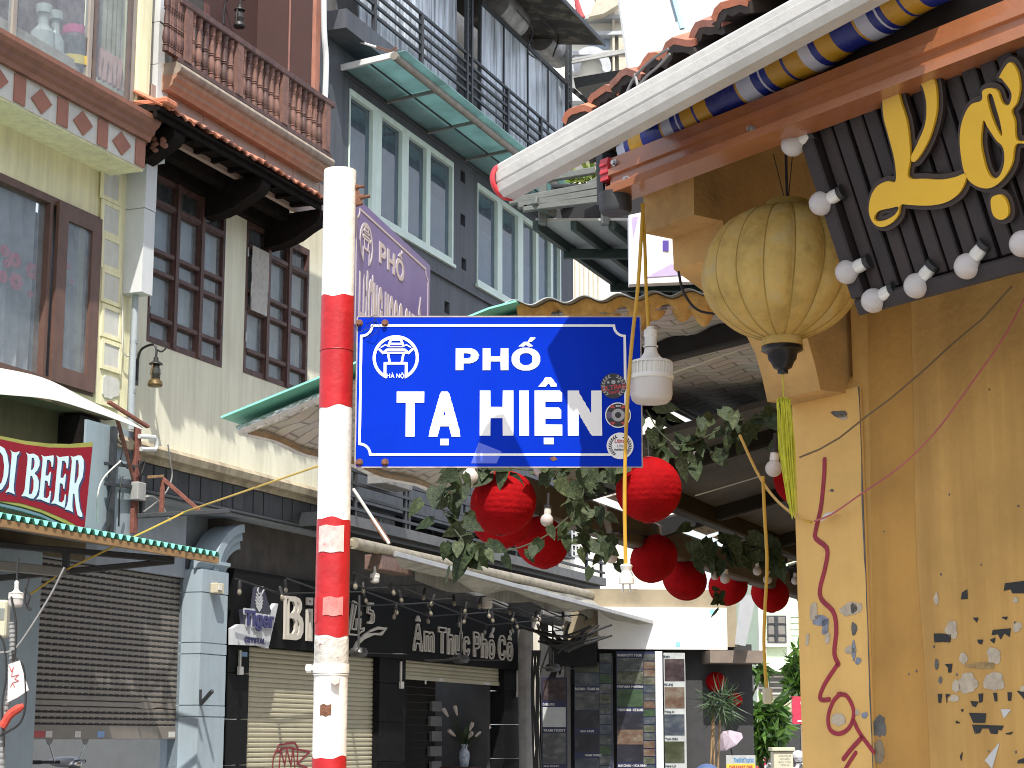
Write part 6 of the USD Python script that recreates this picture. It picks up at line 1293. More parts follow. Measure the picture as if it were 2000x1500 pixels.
mo = np.cross(md, Z3); mo /= np.linalg.norm(mo); mo *= np.sign(mo @ ou); mu = np.cross(md, mo); mu *= np.sign(mu[2])
hb = 0.1
pb = [(0, 0), (0.012, -0.004), (0.014, -0.03), (0.022, -0.034), (0.022, -0.05), (0.014, -0.054), (0.016, -hb * 0.75), (0.03, -hb * 0.8), (0.03, -hb), (-0.05, -hb), (-0.05, 0)]
def along2(pr, p, L):
    m = trimesh.creation.extrude_polygon(poly(pr), L, engine='earcut'); V = m.vertices
    m.vertices = p + V[:, :1] * mo + V[:, 1:2] * mu + V[:, 2:] * md
    if m.volume < 0: m.invert()
    return m
bm.part('beam', along2(pb, m0t, mL), brn, smooth=20)
bm.part('red_end_block', along2([(0.02, -0.002), (0.024, -0.02), (0.02, -0.022), (0.024, -0.04), (0.02, -0.042), (0.022, -0.058), (-0.03, -0.058), (-0.03, -0.002)], m0t - md * 0.03, 0.029), red_pl)
bm.part('end_bracket', along2([(0.012, 0.03), (0.012, -hb - 0.01), (-0.04, -hb - 0.01), (-0.04, 0.03)], m0t - md * 0.055, 0.024), steel_dark)
bm.part('end_cup', orient(lathe([(0, -0.03), (0.035, -0.03), (0.04, -0.02), (0.04, 0.02), (0, 0.025)], 16), m0t - mu * (hb + 0.012) + md * 0.0, Z3), steel_dark)
zinc = mat('zinc_bolt', (0.5, 0.5, 0.5), metal=0.9, rough=0.3, bump=0)
for s, h in ((0.02, 0.022), (0.03, 0.085), (0.062, 0.075), (0.48, 0.068), (0.49, 0.075)):
    c = m0t + md * s - mu * h + mo * 0.016
    bm.part('bolt', cat([orient(trimesh.creation.cylinder(0.0085, 0.006, sections=16), c, mo), orient(trimesh.creation.cylinder(0.006, 0.02, sections=6), c, mo)]), zinc)
bm.part('spindle', tube([m0t - md * 0.035 - mu * 0.06, m0t - md * 0.03 - mu * 0.115], 0.007, 8), zinc)
bm.part('dark_back_board', along2([(-0.06, 0.16), (-0.06, -0.02), (-0.2, 0.1), (-0.2, 0.25)], m0t + md * 0.2, mL - 0.2), rf_wood)
# ---------------- slatted sign board with the yellow script
P_bl = FB.hit(1700, 592, 0.47); bl = FB.P(P_bl[0], P_bl[1], 0.47)
dtop = FB.uhit(1588, 250, P_bl[0]); tp_ = FB.P(P_bl[0], dtop[1], dtop[0])
FSg = Frame(bl, at(2000, 486, 3.75) - bl if False else FB.eu, tp_ - bl)
lat = Thing('slatted_sign_board', 'dark slatted wooden board tilted forward above the ochre wall, carrying yellow script', 'sign')
slat_m = [mat(f'dark_slat_wood_{i}', c, rough=0.6, var=0.3, scale=15, bump=0.2) for i, c in enumerate([(0.022, 0.013, 0.012), (0.016, 0.01, 0.01)])]
Ht = np.linalg.norm(tp_ - bl); 
for i in range(24):
    u = 0.012 + i * 0.047; lat.part('slat', FSg.box(u, u + 0.038, 0.02, Ht + 0.05, -0.012, 0.003 * (i % 2), 0.003), slat_m[i % 2])
lat.part('backing', FSg.box(0.0, 1.25, 0.0, Ht + 0.04, -0.07, -0.055), rf_wood)
for w in (0.1, Ht - 0.05): lat.part('cross_batten', FSg.box(0.0, 1.2, w - 0.02, w + 0.02, -0.05, -0.013), slat_m[1])
lat.part('frame_rail', FSg.box(-0.03, 1.3, -0.02, 0.018, -0.04, 0.02, 0.004), slat_m[1])
lat.part('frame_rail', FSg.box(-0.035, 0.006, 0.0185, Ht + 0.05, -0.04, 0.02, 0.004), slat_m[1])
lat.part('support_arm', tube(curve([FSg.P(0.32, -0.005, 0.0), FSg.P(0.45, -0.02, -0.12), FSg.P(0.55, -0.01, -0.3), FSg.P(0.6, 0.0, -0.45)], 12), 0.013, 8), steel_dark)
LP = lambda pts, v=0.02: poly(closed(FSg.px([(1200 + x * 0.4, y * 0.4) for x, y in pts], v)))
syellow = mat('script_yellow', (0.62, 0.36, 0.015), rough=0.25, var=0.06, coat=0.5, bump=0); sbrown = mat('script_backing', (0.028, 0.018, 0.015), rough=0.4, bump=0)
Lp = LP([(1312, 425), (1340, 395), (1420, 380), (1520, 372), (1572, 388), (1585, 520), (1560, 640), (1520, 730), (1475, 790), (1455, 765), (1490, 690), (1525, 600), (1530, 500), (1510, 420), (1480, 400), (1398, 405), (1405, 480), (1440, 600), (1455, 760), (1445, 860), (1520, 868), (1600, 872), (1670, 860), (1728, 842), (1715, 905), (1680, 955), (1620, 990), (1540, 1003), (1450, 1000), (1408, 1000), (1395, 1050), (1360, 1090), (1310, 1108), (1270, 1085), (1250, 1030), (1258, 960), (1290, 905), (1340, 880), (1380, 880), (1375, 780), (1345, 660), (1320, 560), (1315, 450)])
Lp = Lp.difference(LP([(1278, 1060), (1300, 1030), (1360, 1015), (1395, 1010), (1375, 1045), (1330, 1070), (1290, 1075)]))
Op = LP([(1800, 485), (1805, 440), (1840, 425), (1880, 440), (1905, 500), (1935, 505), (1945, 450), (1900, 385), (1885, 375), (1935, 300), (1975, 340), (1990, 420), (1975, 500), (1950, 540), (1965, 590), (1975, 680), (2040, 680), (2040, 705), (1970, 705), (1950, 800), (1900, 880), (1840, 918), (1770, 905), (1720, 850), (1697, 740), (1695, 640), (1715, 560), (1750, 505)])
Op = Op.difference(LP([(1830, 470), (1850, 460), (1870, 520), (1890, 590), (1900, 660), (1870, 610), (1845, 540)])).difference(LP([(1810, 590), (1830, 620), (1870, 680), (1905, 720), (1910, 790), (1890, 850), (1860, 866), (1835, 840), (1815, 780), (1800, 690)]))
Dp = LP([(1850, 960), (1890, 945), (1920, 970), (1935, 1020), (1925, 1060), (1890, 1072), (1858, 1050), (1845, 1000)])
allp = unary_union([Lp, Op, Dp])
ls = Thing('script_lettering', 'glossy yellow script letters Lợ with dark brown outline on the slatted board', 'lettering')
ls.part('backing', FSg.ext(unary_union([allp.buffer(0.0095)]).intersection(sbox(-1, -1, 3, 2)), 0.008, 0.019), sbrown)
for p, nm in ((Lp, 'yellow script letter L'), (Op, 'yellow script letter ợ'), (Dp, 'yellow dot under the second letter')):
    ls.part('letter', FSg.ext(p.buffer(-0.001), 0.0195, 0.026), syellow, label=nm)
gb_glass = mat('opal_bulb', (0.62, 0.58, 0.56), rough=0.3, var=0.05, bump=0, trans=0.2)
def globe(label, c, axis, R, group=None):
    t = Thing('globe_bulb', label, 'bulb', group=group); ax = np.asarray(axis) / np.linalg.norm(axis)
    t.part('globe', orient(lathe([(R * math.sin(a), -R * math.cos(a)) for a in np.linspace(0, 2.5, 14)] + [(R * 0.5, R * 0.95), (0, R * 0.95)], 22), c, ax), gb_glass, smooth=70)
    t.part('base', orient(lathe([(0, R * 0.9), (R * 0.52, R * 0.9), (R * 0.56, R * 1.2), (R * 0.5, R * 1.9), (0, R * 1.9)], 18), c, ax), lampw)
    t.part('socket', orient(lathe([(0, R * 1.88), (R * 0.6, R * 1.88), (R * 0.6, R * 2.3), (0, R * 2.3)], 14), c, ax), sock)
    return t
ea, eb_ = FSg.eu, FSg.ew
for x, y, lb in ((1549, 282, 'white globe bulb just below the brown beam, topmost on the board edge'), (1604, 397, 'white globe bulb touching the top right of the yellow silk lantern'), (1655, 531, 'white globe bulb in front of the right side of the yellow lantern'), (1706, 587, 'white globe bulb at the lower left corner of the slatted board'), (1790, 558, 'white globe bulb under the board, below the script letter L'), (1889, 520, 'white globe bulb under the board, below the yellow dot'), (1998, 476, 'white globe bulb cut by the right edge of the picture')):
    left = x < 1700
    hh_ = FSg.hit(x, y, 0.02); c = FSg.P(hh_[0], hh_[1], 0.02)
    axis = (ea * 1.0 + eb_ * 0.15 - FSg.ev * 0.25) if left else (ea * 0.8 + eb_ * 0.55 - FSg.ev * 0.3)
    if x == 1706: axis = ea * 0.9 + eb_ * 0.2 - FSg.ev * 0.2
    globe(lb, c, axis, 0.0275)
# ---------------- the yellow silk lantern
lc = at(1530, 535, 4.28); LR = 0.194
silk = mat('yellow_silk', (0.66, 0.45, 0.13), rough=0.75, var=0.3, scale=18, bump=0.35, bscale=55, diff2=(0.58, 0.48, 0.24), trans=0.25, streak=0.25, dirt=(0.3, 0.2, 0.05), spots=0.1, spot_col=(0.2, 0.1, 0.03), spot_scale=12)
silk2 = mat('yellow_silk_rib', (0.3, 0.2, 0.04), rough=0.8, bump=0.2)
lacq = mat('black_lacquer', (0.008, 0.008, 0.009), rough=0.25, spec=0.3, bump=0)
sl = Thing('silk_lantern', 'large pumpkin shaped lantern of yellow silk with black finial', 'lantern')
ribs = 16
def lant(s, t, off=0.0):
    th = t * math.pi * 0.94 + 0.03 * math.pi
    rr = LR * (math.sin(th) ** (0.75 if th < 1.5 else 1.05)); z = LR * 0.82 * math.cos(th) * 1.02
    ph = s * 2 * math.pi; k = abs(math.sin(ph * ribs / 2))
    flat_ = 1 - 0.06 * ((1 - k) ** 1.5) - 0.01 * math.sin(ph * 3 + t * 5)
    dent = 0.012 * math.exp(-((ph - 4.9) ** 2) * 8 - (t - 0.68) ** 2 * 40)
    rr = rr * flat_ - dent + off
    tilt = 0.06 * z
    return lc + np.array([rr * math.cos(ph) + tilt, rr * math.sin(ph), z])
n_u, n_v = 160, 30
S_, T_ = np.arange(n_u) / n_u, np.linspace(0, 1, n_v)
V = np.array([lant(s, t) for t in T_ for s in S_]); Fc = []
for j in range(n_v - 1):
    for i in range(n_u):
        a, b = j * n_u + i, j * n_u + (i + 1) % n_u; Fc += [(a, b, b + n_u), (a, b + n_u, a + n_u)]
lm = trimesh.Trimesh(V, Fc, process=False); lm.invert() if lm.face_normals[n_u * 20] @ (lm.triangles_center[n_u * 20] - lc) < 0 else None
sl.part('silk_body', lm, silk, smooth=True)
for k in range(ribs): sl.part('rib', tube([lant((k) / ribs, t, 0.0005) for t in np.linspace(0, 1, 26)], 0.0022, 5), silk2)
zb, zt2 = lc[2] - LR * 0.82, lc[2] + LR * 0.82
ctr = lc + np.array([-0.012, 0, 0])
g = lambda q: orient(lathe(q, 24), np.array([ctr[0] + 0.004, lc[1], 0]), Z3)
sl.part('lower_ring', g([(0.03, zb + 0.012), (0.046, zb + 0.01), (0.05, zb - 0.018), (0.03, zb - 0.02)]), silk)
sl.part('upper_ring', orient(lathe([(0.0, zt2 - 0.012), (0.046, zt2 - 0.012), (0.05, zt2 + 0.02), (0.0, zt2 + 0.02)], 20), np.array([lc[0] + 0.014, lc[1], 0]), Z3), silk2)
zf = zb - 0.02
sl.part('finial', g([(0, zf + 0.002), (0.048, zf), (0.05, zf - 0.008), (0.036, zf - 0.015), (0.033, zf - 0.03), (0.028, zf - 0.036), (0.022, zf - 0.05), (0.012, zf - 0.056), (0.013, zf - 0.064), (0.0, zf - 0.066)]), lacq, smooth=60)
topc = np.array([lc[0] + 0.014, lc[1], zt2 + 0.02])
sl.part('hanging_rod', tube([topc, at(1535, 300, 4.28)], 0.0035, 6), steel_dark)
for x in (1510, 1548): sl.part('hanging_wire', tube([topc + [0.00, 0, -0.02], at(x, 300, 4.28)], 0.0012, 5), wire_black)
ft = np.array([ctr[0] + 0.004, lc[1], zf - 0.066])
tyel = mat('tassel_yellow', (0.52, 0.5, 0.03), rough=0.7, var=0.2, scale=60, bump=0)
bead = ft - [0, 0, 0.075]
ta = sl.part('tassel_cord', tube([ft, bead], 0.0014, 5), tyel)
sl.part('tassel_bead', sphere(bead + [0.002, 0, 0.0], (0.015, 0.015, 0.018), 2), lacq)
r = np.random.default_rng(3); ths = []
for k in range(110):
    a = r.uniform(0, 6.28); e = r.uniform(0.004, 0.02); L_ = r.uniform(0.13, 0.2) if k % 3 else r.uniform(0.22, 0.27); tl = 0.016 * (L_ / 0.26) ** 2
    p = bead + np.array([0.016 * math.cos(a), 0.016 * math.sin(a), r.uniform(-0.002, 0.016)])
    ths.append(tube([bead + [0, 0, 0.02], p, bead + np.array([e * math.cos(a) * 1.0 + tl * .3, e * math.sin(a), -L_ * 0.45]), bead + np.array([e * 0.55 * math.cos(a) + tl, e * .5 * math.sin(a), -L_])], 0.0011, 4, caps=False))
sl.part('tassel_threads', cat(ths), tyel, kind='stuff')
# ---------------- white LED bulb and yellow flex in front of the blue plate
lb_c = at(1272, 748, 4.35)
led = led_bulb('large white cylindrical bulb hanging on yellow flex at the right end of the blue plate', lb_c, 44.5 / 3666 * 4.35)
flexy = mat('yellow_flex', (0.5, 0.28, 0.02), rough=0.45, bump=0)
single('cable', 'yellow flex from the beam down to the large white bulb', 'cable', tube(curve([at(1254, 398, 4.33), at(1259, 470, 4.34), at(1262, 560, 4.35), at(1267, 655, 4.35)], 20), 0.0042, 8), flexy)
pg = Thing('plug_cable', 'yellow flex hanging straight down past the blue plate with white plug', 'cable')
pts = [at(x, y, 4.33) for x, y in ((1256, 398), (1252, 470), (1245, 570), (1235, 660), (1227, 760), (1222, 860), (1220, 980), (1222, 1105))]
pg.part('flex', tube(curve(pts, 40), 0.0045, 8), flexy)
pc = at(1223, 1102, 4.33)
pgp = pg.part('plug', cat([orient(lathe([(0, 0), (0.011, 0), (0.015, -0.004), (0.011, -0.016), (0.013, -0.024), (0.018, -0.032), (0.018, -0.046), (0, -0.046)], 16), pc, Z3)]), lampw, label='white two pin plug')
for s in (-1, 1): pg.part('pin', tube([pc + [0.008 * s, 0, -0.046], pc + [0.0085 * s, 0, -0.066]], 0.0022, 8), zinc, under=pgp)
sc2 = Thing('socket_cable', 'yellow flex hanging left of the ochre pillar with a cream socket at its end', 'cable')
pts = [at(x, y, 4.9) for x, y in ((1490, 930), (1493, 1000), (1498, 1100), (1494, 1190), (1492, 1260), (1497, 1345))]
sc2.part('flex', tube(curve(pts, 30), 0.0045, 8), flexy)
q = at(1499, 1358, 4.9); sc2.part('socket', lbox(q[0] - 0.012, q[0] + 0.012, q[1] - 0.012, q[1] + 0.012, q[2] - 0.022, q[2] + 0.02, 0.004), mat('cream_socket', (0.5, 0.45, 0.3), rough=0.5))
# wires across the pillar and wall
def onwall(x, y, e=0.006):
    u = FB.hit(x, y, 0)[0]
    v = 0.0 if u < uPR + 0.01 else VW
    return FB.P(*FB.hit(x, y, v + e), v + e)
single('wire', 'brown twin wire running up the ochre wall from the pillar to the board', 'wire', tube(np.array([onwall(x, y, 0.05) for x, y in ((1562, 893), (1600, 878), (1640, 855), (1690, 815), (1740, 778), (1800, 727), (1860, 672), (1920, 622), (1976, 560))]), 0.0028, 6), mat('brown_wire', (0.16, 0.1, 0.04), rough=0.6, bump=0))
single('wire', 'red and white twisted wire sagging from the right edge to the pillar', 'wire', tube(curve([onwall(x, y, 0.04) for x, y in ((1590, 1018), (1625, 1004), (1680, 966), (1760, 910), (1830, 840), (1900, 745), (1960, 660), (2005, 575))], 40), 0.0026, 6), mat('red_wire', (0.4, 0.1, 0.09), rough=0.5, bump=0))
single('wire_joint', 'white taped joint of the red wire over the crimson graffiti line', 'wire', tube(np.array([onwall(x, y, 0.02) for x, y in ((1604, 1016), (1615, 1006), (1632, 1000))]), [0.004, 0.0065, 0.003], 8), lampw)
single('wire', 'yellow flex curving down from the leaf garland to the pillar joint', 'wire', tube(curve([at(1445, 850, 5.3), at(1480, 925, 5.2), at(1515, 975, 5.05), at(1560, 1012, 4.85), at(1585, 1020, 4.8)], 24), 0.0042, 6), flexy)
single('wire', 'black cable looping from the bracket to the back of the yellow lantern', 'wire', tube(curve([at(1325, 530, 4.6), at(1335, 570, 4.6), at(1362, 605, 4.6), at(1410, 615, 4.6)], 16), 0.0035, 6), wire_black)
# ============================================================ street canopy, red lanterns, leaf garlands
def foil(name, c1, c2, mort, sc=5.0):
    N = {'g': ('geometry', {}), 'mp': ('mapping', {'rotation': (0, 0, 0.38)}), 'br': ('brick_texture', {'scale': sc, 'color1': c1, 'color2': c2, 'mortar': mort, 'mortar_size': 0.03, 'mortar_smooth': 0.4, 'brick_width': 0.9, 'row_height': 0.4}),
         'n': ('noise_texture', {'scale': 5.0, 'detail': 5.0}), 'm': ('mix_color', {'blend_type': 'multiply', 'fac': 0.35}), 'b': ('bump', {'strength': 0.5, 'distance': 0.01, 'invert': True}), 'p': ('principled_bsdf', {'roughness': 0.55, 'metallic': 0.1})}
    return usdkit.material(stage, '/World/Looks/' + name, N, [('g.position', 'mp.vector'), ('mp.vector', 'br.vector'), ('g.position', 'n.vector'), ('br.color', 'm.a'), ('n.color', 'm.b'), ('m.result', 'p.base_color'), ('br.fac', 'b.height'), ('b.normal', 'p.normal')], surface='p.BSDF')
foil_m = foil('foil_lining', (0.6, 0.59, 0.56), (0.5, 0.5, 0.48), (0.28, 0.28, 0.28))
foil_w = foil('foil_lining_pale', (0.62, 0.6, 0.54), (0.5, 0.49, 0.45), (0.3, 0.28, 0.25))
fringe = mat('yellow_foam_fringe', (0.42, 0.25, 0.07), rough=0.9, var=0.4, scale=20, bump=0.6, spots=0.15, spot_col=(0.12, 0.08, 0.04))
black_steel = mat('black_painted_steel', (0.016, 0.016, 0.017), rough=0.6, spec=0.25, var=0.3)
tin = mat('dull_tin_sheet', (0.3, 0.33, 0.34), rough=0.5, var=0.25, metal=0.3)
YK = 7.0
KL, KM, KR = at(465, 832, YK), at(1000, 614, YK), at(1640, 574, YK)
def kedge(s):                        # near edge of the roof, from the left eave to the corner house
    a = 0.46
    return KL + (KM - KL) * (s / a) if s < a else KM + (KR - KM) * ((s - a) / (1 - a))
kc = Thing('street_canopy', 'tin canopy roof lined with silver quilted foil, reaching over the lane behind the blue plate', 'canopy')
dep = 2.1
kc.part('foil_lining', sheet(lambda s, t: kedge(s) + FD * (dep if s < 0.462 else dep * (1 + min(1, max(0, s - 0.462) * 30) * 1.5)) * t + [0, 0, 0.012 * math.sin(s * 60) * math.sin(t * 20)], 60, 16, 0.02), foil_m, smooth=True)
kc.part('tin_sheet', sheet(lambda s, t: kedge(s) + FD * ((dep if s < 0.462 else dep * (1 + min(1, max(0, s - 0.462) * 30) * 1.5)) * t - 0.06) + [0, 0, 0.03 + (0.012 * math.sin(s * 110) if s > 0.46 else 0)], 220, 3, -0.004), tin, smooth=False)
kc.part('green_edge', sheet(lambda s, t: kedge(s * 0.49 - 0.012) + FD * (t * 0.3 - 0.075) + [0, 0, 0.03 - 0.004 * t], 12, 2, -0.008), teal_roof, smooth=False)
kc.part('fringe', sheet(lambda s, t: kedge(0.47 + s * 0.53) + FD * (-0.02 + 0.05 * t) - Z3 * (t * (0.075 + 0.03 * math.sin(s * 37) + 0.02 * math.sin(s * 91)) - 0.03 - 0.012 * math.sin((0.47 + s * 0.53) * 110)), 120, 4, 0.01), fringe, smooth=True, label='ragged yellow foam fringe along the corrugated edge')
kc.part('silver_wrap', tube(curve([KL + FD * t + [0.02, 0, -0.015 + 0.01 * math.sin(t * 9)] for t in np.linspace(0, dep, 10)], 30), 0.025, 8), mat('crumpled_foil', (0.6, 0.6, 0.58), metal=0.9, rough=0.3, bump=0.8, bscale=40))
kc.part('silver_wrap', tube(curve([kedge(s) + [0, 0, -0.02] for s in np.linspace(0.0, 0.16, 6)], 20), 0.022, 8), mat('crumpled_foil', (0.6, 0.6, 0.58)))
def under(x, y, dz=0.06):            # point just below the lining
    r_ = ray(x, y); n = np.cross(KR - KM, FD); n /= np.linalg.norm(n); t = ((KM - [0, 0, dz] - EYE) @ n) / (r_ @ n); return EYE + r_ * t
kc.part('rafter', bar(under(1215, 708), under(1470, 643), 0.07, 0.09), black_steel)
kc.part('rafter', bar(at(1150, 915, 9.0), at(1600, 832, 9.0), 0.12, 0.14), black_steel)
kc.part('purlin', bar(KM + FD * 0.2 - [0, 0, 0.05], KM + FD * 3.2 - [0, 0, 0.1], 0.05, 0.06), black_steel)
single('wire', 'pale wire stretched under the foil lining right of the large white bulb', 'wire', tube([at(1312, 729, 7.3), at(1465, 676, 7.3)], 0.004, 5), wire_white)
single('wire', 'pale wire stretched under the dark rear canopy above the red lanterns', 'wire', tube([at(1358, 968, 9.0), at(1482, 931, 9.0)], 0.004, 5), wire_white)
k2 = Thing('rear_canopy', 'long dark canopy on a grey edge beam receding down the lane over the red lanterns', 'canopy')
ka_, kdir = at(1010, 938, 8.3), FD
wv_ = np.array([1.0, 0.1, 0]); 
K2 = lambda s, t: ka_ + kdir * 7.0 * s + wv_ * 2.0 * t + [0, 0, 0.62 * t + 0.04]
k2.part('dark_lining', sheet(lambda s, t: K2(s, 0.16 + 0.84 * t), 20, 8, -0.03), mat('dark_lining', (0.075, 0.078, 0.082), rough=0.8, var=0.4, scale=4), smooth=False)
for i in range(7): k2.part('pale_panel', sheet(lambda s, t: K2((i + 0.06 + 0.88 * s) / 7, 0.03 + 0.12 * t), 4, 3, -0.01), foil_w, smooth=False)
k2.part('edge_beam', bar(ka_ - [0, 0, 0.06], ka_ + kdir * 7 - [0, 0, 0.06], 0.1, 0.16), mat('grey_brown_beam', (0.085, 0.075, 0.068), rough=0.7, var=0.3))
k2.part('inner_beam', bar(K2(0, 0.16) - [0, 0, 0.07], K2(1, 0.16) - [0, 0, 0.07], 0.08, 0.1), black_steel)
for s in (0.08, 0.3, 0.52, 0.74, 0.96): k2.part('cross_beam', bar(K2(s, 0.0) - [0, 0, 0.05], K2(s, 1.0) - [0, 0, 0.05], 0.09, 0.11), black_steel)
for s in (0.2, 0.4, 0.62, 0.85): k2.part('hanger', bar(K2(s, 0.1) - [0, 0, 0.1], K2(s, 0.1) + [0, 0, 0.04], 0.05), black_steel)
# leaves
leaf_m = [mat(f'garland_leaf_{i}', c, rough=0.6, spec=0.3, var=0.5, scale=70, bump=0.4, bscale=150, diff2=d2c, trans=0.2) for i, (c, d2c) in enumerate([((0.035, 0.055, 0.022), (0.085, 0.115, 0.05)), ((0.022, 0.038, 0.016), (0.06, 0.08, 0.035)), ((0.05, 0.07, 0.03), (0.13, 0.16, 0.08))])]
stem_m = mat('garland_stem', (0.05, 0.06, 0.03), rough=0.7, bump=0)
def leaf_mesh(p, dr, L_, Wd, roll, curl):
    dr = dr / np.linalg.norm(dr); sd = np.cross(dr, [0, -1, 0.2]); sd /= np.linalg.norm(sd); nm = np.cross(sd, dr)
    sd, nm = sd * math.cos(roll) + nm * math.sin(roll), nm * math.cos(roll) - sd * math.sin(roll)
    V, Fc = [], []
    prof_l = [(-0.12, 0.28), (0.0, 0.36), (0.12, 0.5), (0.3, 0.5), (0.5, 0.42), (0.7, 0.28), (0.87, 0.12), (1.0, 0.01)]
    for k, (t, w) in enumerate(prof_l):
        c = p + dr * L_ * t + nm * (curl * L_ * t * t)
        if k == 0: c0 = p
        V += [c - sd * w * Wd + nm * 0.16 * w * Wd * (1 + .5 * math.sin(t * 20)), (c if k else c0), c + sd * w * Wd + nm * 0.16 * w * Wd * (1 + .5 * math.cos(t * 17))]
    for k in range(len(prof_l) - 1):
        a = 3 * k
        Fc += [(a, a + 1, a + 4), (a, a + 4, a + 3), (a + 1, a + 2, a + 5), (a + 1, a + 5, a + 4)]
    return trimesh.Trimesh(np.array(V), Fc, process=False)
def garland(label, pts, n, seed, spread=0.05, size=0.1, group=None):
    r = np.random.default_rng(seed); t = Thing('leaf_garland', label, 'garland')
    c = curve(pts, 40)
    t.part('stem', tube(c, 0.003, 5), stem_m)
    n = int(n * 1.35)
    for k in range(n):
        q = c[min(39, int((k + r.random()) / n * 40))] + r.normal(0, spread, 3) * [1, 0.8, 0.7]
        dr = np.array([r.normal(0, 0.7), r.normal(0, 0.35), -abs(r.normal(0.75, 0.4))])
        L_ = size * r.uniform(0.6, 1.1)
        t.part('leaf', leaf_mesh(q, dr, L_, L_ * 0.62, r.normal(0, 0.5), r.normal(0.0, 0.2)), leaf_m[int(r.integers(3))], smooth=40)
    return t
G = lambda q, Y: [at(x, y, Y) for x, y in q]
garland('leafy plastic vine dropping below the middle of the blue plate, left of the red lanterns', G([(905, 905), (872, 945), (862, 985), (885, 1030), (905, 1060), (898, 1090)], 6.85), 22, 31, 0.04, 0.1)
garland('leafy plastic vine along the bottom edge of the blue plate above the red lanterns', G([(880, 915), (940, 906), (1000, 915), (1060, 918), (1120, 905), (1190, 912), (1245, 905)], 7.0), 22, 32, 0.035, 0.095)
garland('leafy plastic vine hanging between the second and third red lantern', G([(1125, 915), (1140, 960), (1120, 1010), (1150, 1045), (1178, 1085)], 7.2), 30, 33, 0.055, 0.085)
garland('thin leafy tendril below the front red lanterns', G([(885, 1065), (930, 1062), (990, 1075), (1060, 1050), (1110, 1010)], 6.9), 11, 34, 0.025, 0.085)
garland('leafy plastic vine under the foil lining, between the large white bulb and the pillar', G([(1262, 800), (1290, 845), (1330, 870), (1385, 850), (1430, 825), (1490, 815), (1552, 835)], 7.2), 42, 35, 0.05, 0.095)
garland('leafy plastic vine over the row of small red lanterns beside the pillar', G([(1355, 1055), (1400, 1070), (1440, 1060), (1490, 1068), (1545, 1085)], 9.0), 34, 36, 0.06, 0.12)
garland('small sprig of leaves in front of the fourth small red lantern', G([(1392, 1150), (1405, 1165), (1412, 1180)], 10.2), 6, 37, 0.02, 0.08)
# red lanterns
red_paper = mat('red_paper', (0.36, 0.005, 0.008), rough=0.85, spec=0.1, var=0.25, scale=10, bump=0.5, bscale=45, trans=0.25)
red_wire = mat('red_paper_rib', (0.26, 0.01, 0.013), rough=0.7, bump=0)
def red_lantern(label, x, y, rpx, Y, seed, ribs_=16):
    R = rpx / 3666 * Y; c = at(x, y, Y); r = np.random.default_rng(seed)
    t = Thing('red_lantern', label, 'lantern')
    nu, nv = 48, 64; A_ = np.linspace(0, 2 * np.pi, nu, endpoint=False); V = []
    tiltx, tilty = r.normal(0, 0.12, 2)
    for j, th in enumerate(np.linspace(0.1, math.pi - 0.1, nv)):
        rr = R * math.sin(th) * (1 + 0.009 * (1 if j % 4 == 0 else -0.3)); z = R * 0.98 * math.cos(th)
        V.append(np.stack([rr * np.cos(A_) + tiltx * z, rr * np.sin(A_) + tilty * z, z + 0.02 * R * np.sin(2 * A_ + seed)], 1))
    V = np.concatenate(V) + c; F_ = []
    for j in range(nv - 1):
        for i in range(nu): a, b = j * nu + i, j * nu + (i + 1) % nu; F_ += [(a, b + nu, b), (a, a + nu, b + nu)]
    m = trimesh.Trimesh(V, F_, process=False)
    if m.face_normals[nu * 60] @ (m.triangles_center[nu * 60] - c) < 0: m.invert()
    t.part('paper_globe', m, red_paper, smooth=True)
    for z in (-1, 1): t.part('end_ring', orient(trimesh.creation.torus(R * 0.14, R * 0.02, major_sections=20, minor_sections=6), c + np.array([tiltx * z * R, tilty * z * R, z * R * 0.975]), Z3), red_wire)
    t.part('cord', tube([c + np.array([tiltx * R, tilty * R, R * 0.95]), c + [0, 0, R * 1.5]], 0.003, 5), wire_black)
for i, (x, y, rp, Y, lb) in enumerate(((983, 982, 66, 7.1, 'large red paper lantern right below the middle of the blue plate'), (978, 1012, 62, 7.75, 'red lantern mostly hidden behind the large one below the blue plate'), (1058, 1060, 53, 8.4, 'red lantern hanging lowest in the front group, with vine leaves across it'), (1267, 957, 66, 7.1, 'large red paper lantern below the right end of the blue plate'), (1562, 940, 52, 7.6, 'red lantern half hidden behind the ochre pillar beside the yellow tassel'), (1277, 1091, 47, 10.0, 'red lantern beside the white plug, first of the receding row'), (1337, 1130, 44, 10.8, 'second red lantern of the receding row, tilted'), (1422, 1145, 39, 12.2, 'third red lantern of the receding row, with a bulb before it'), (1504, 1160, 37.5, 12.8, 'fourth red lantern of the receding row, crossed by yellow flex'), (1584, 1165, 30, 14.5, 'last red lantern of the receding row, almost hidden by the pillar'))):
    red_lantern(lb, x, y, rp, Y, 50 + i)
def hang_bulb(label, x, y, rpx, Y):
    R = rpx / 3666 * Y; c = at(x, y, Y); t = globe(label, c, Z3 + [0.1, 0, 0], R)
    t.part('cable', tube([c + [0.2 * R, 0, R * 2.2], c + [0.3 * R, 0, R * 4.2]], R * 0.22, 6), sock)
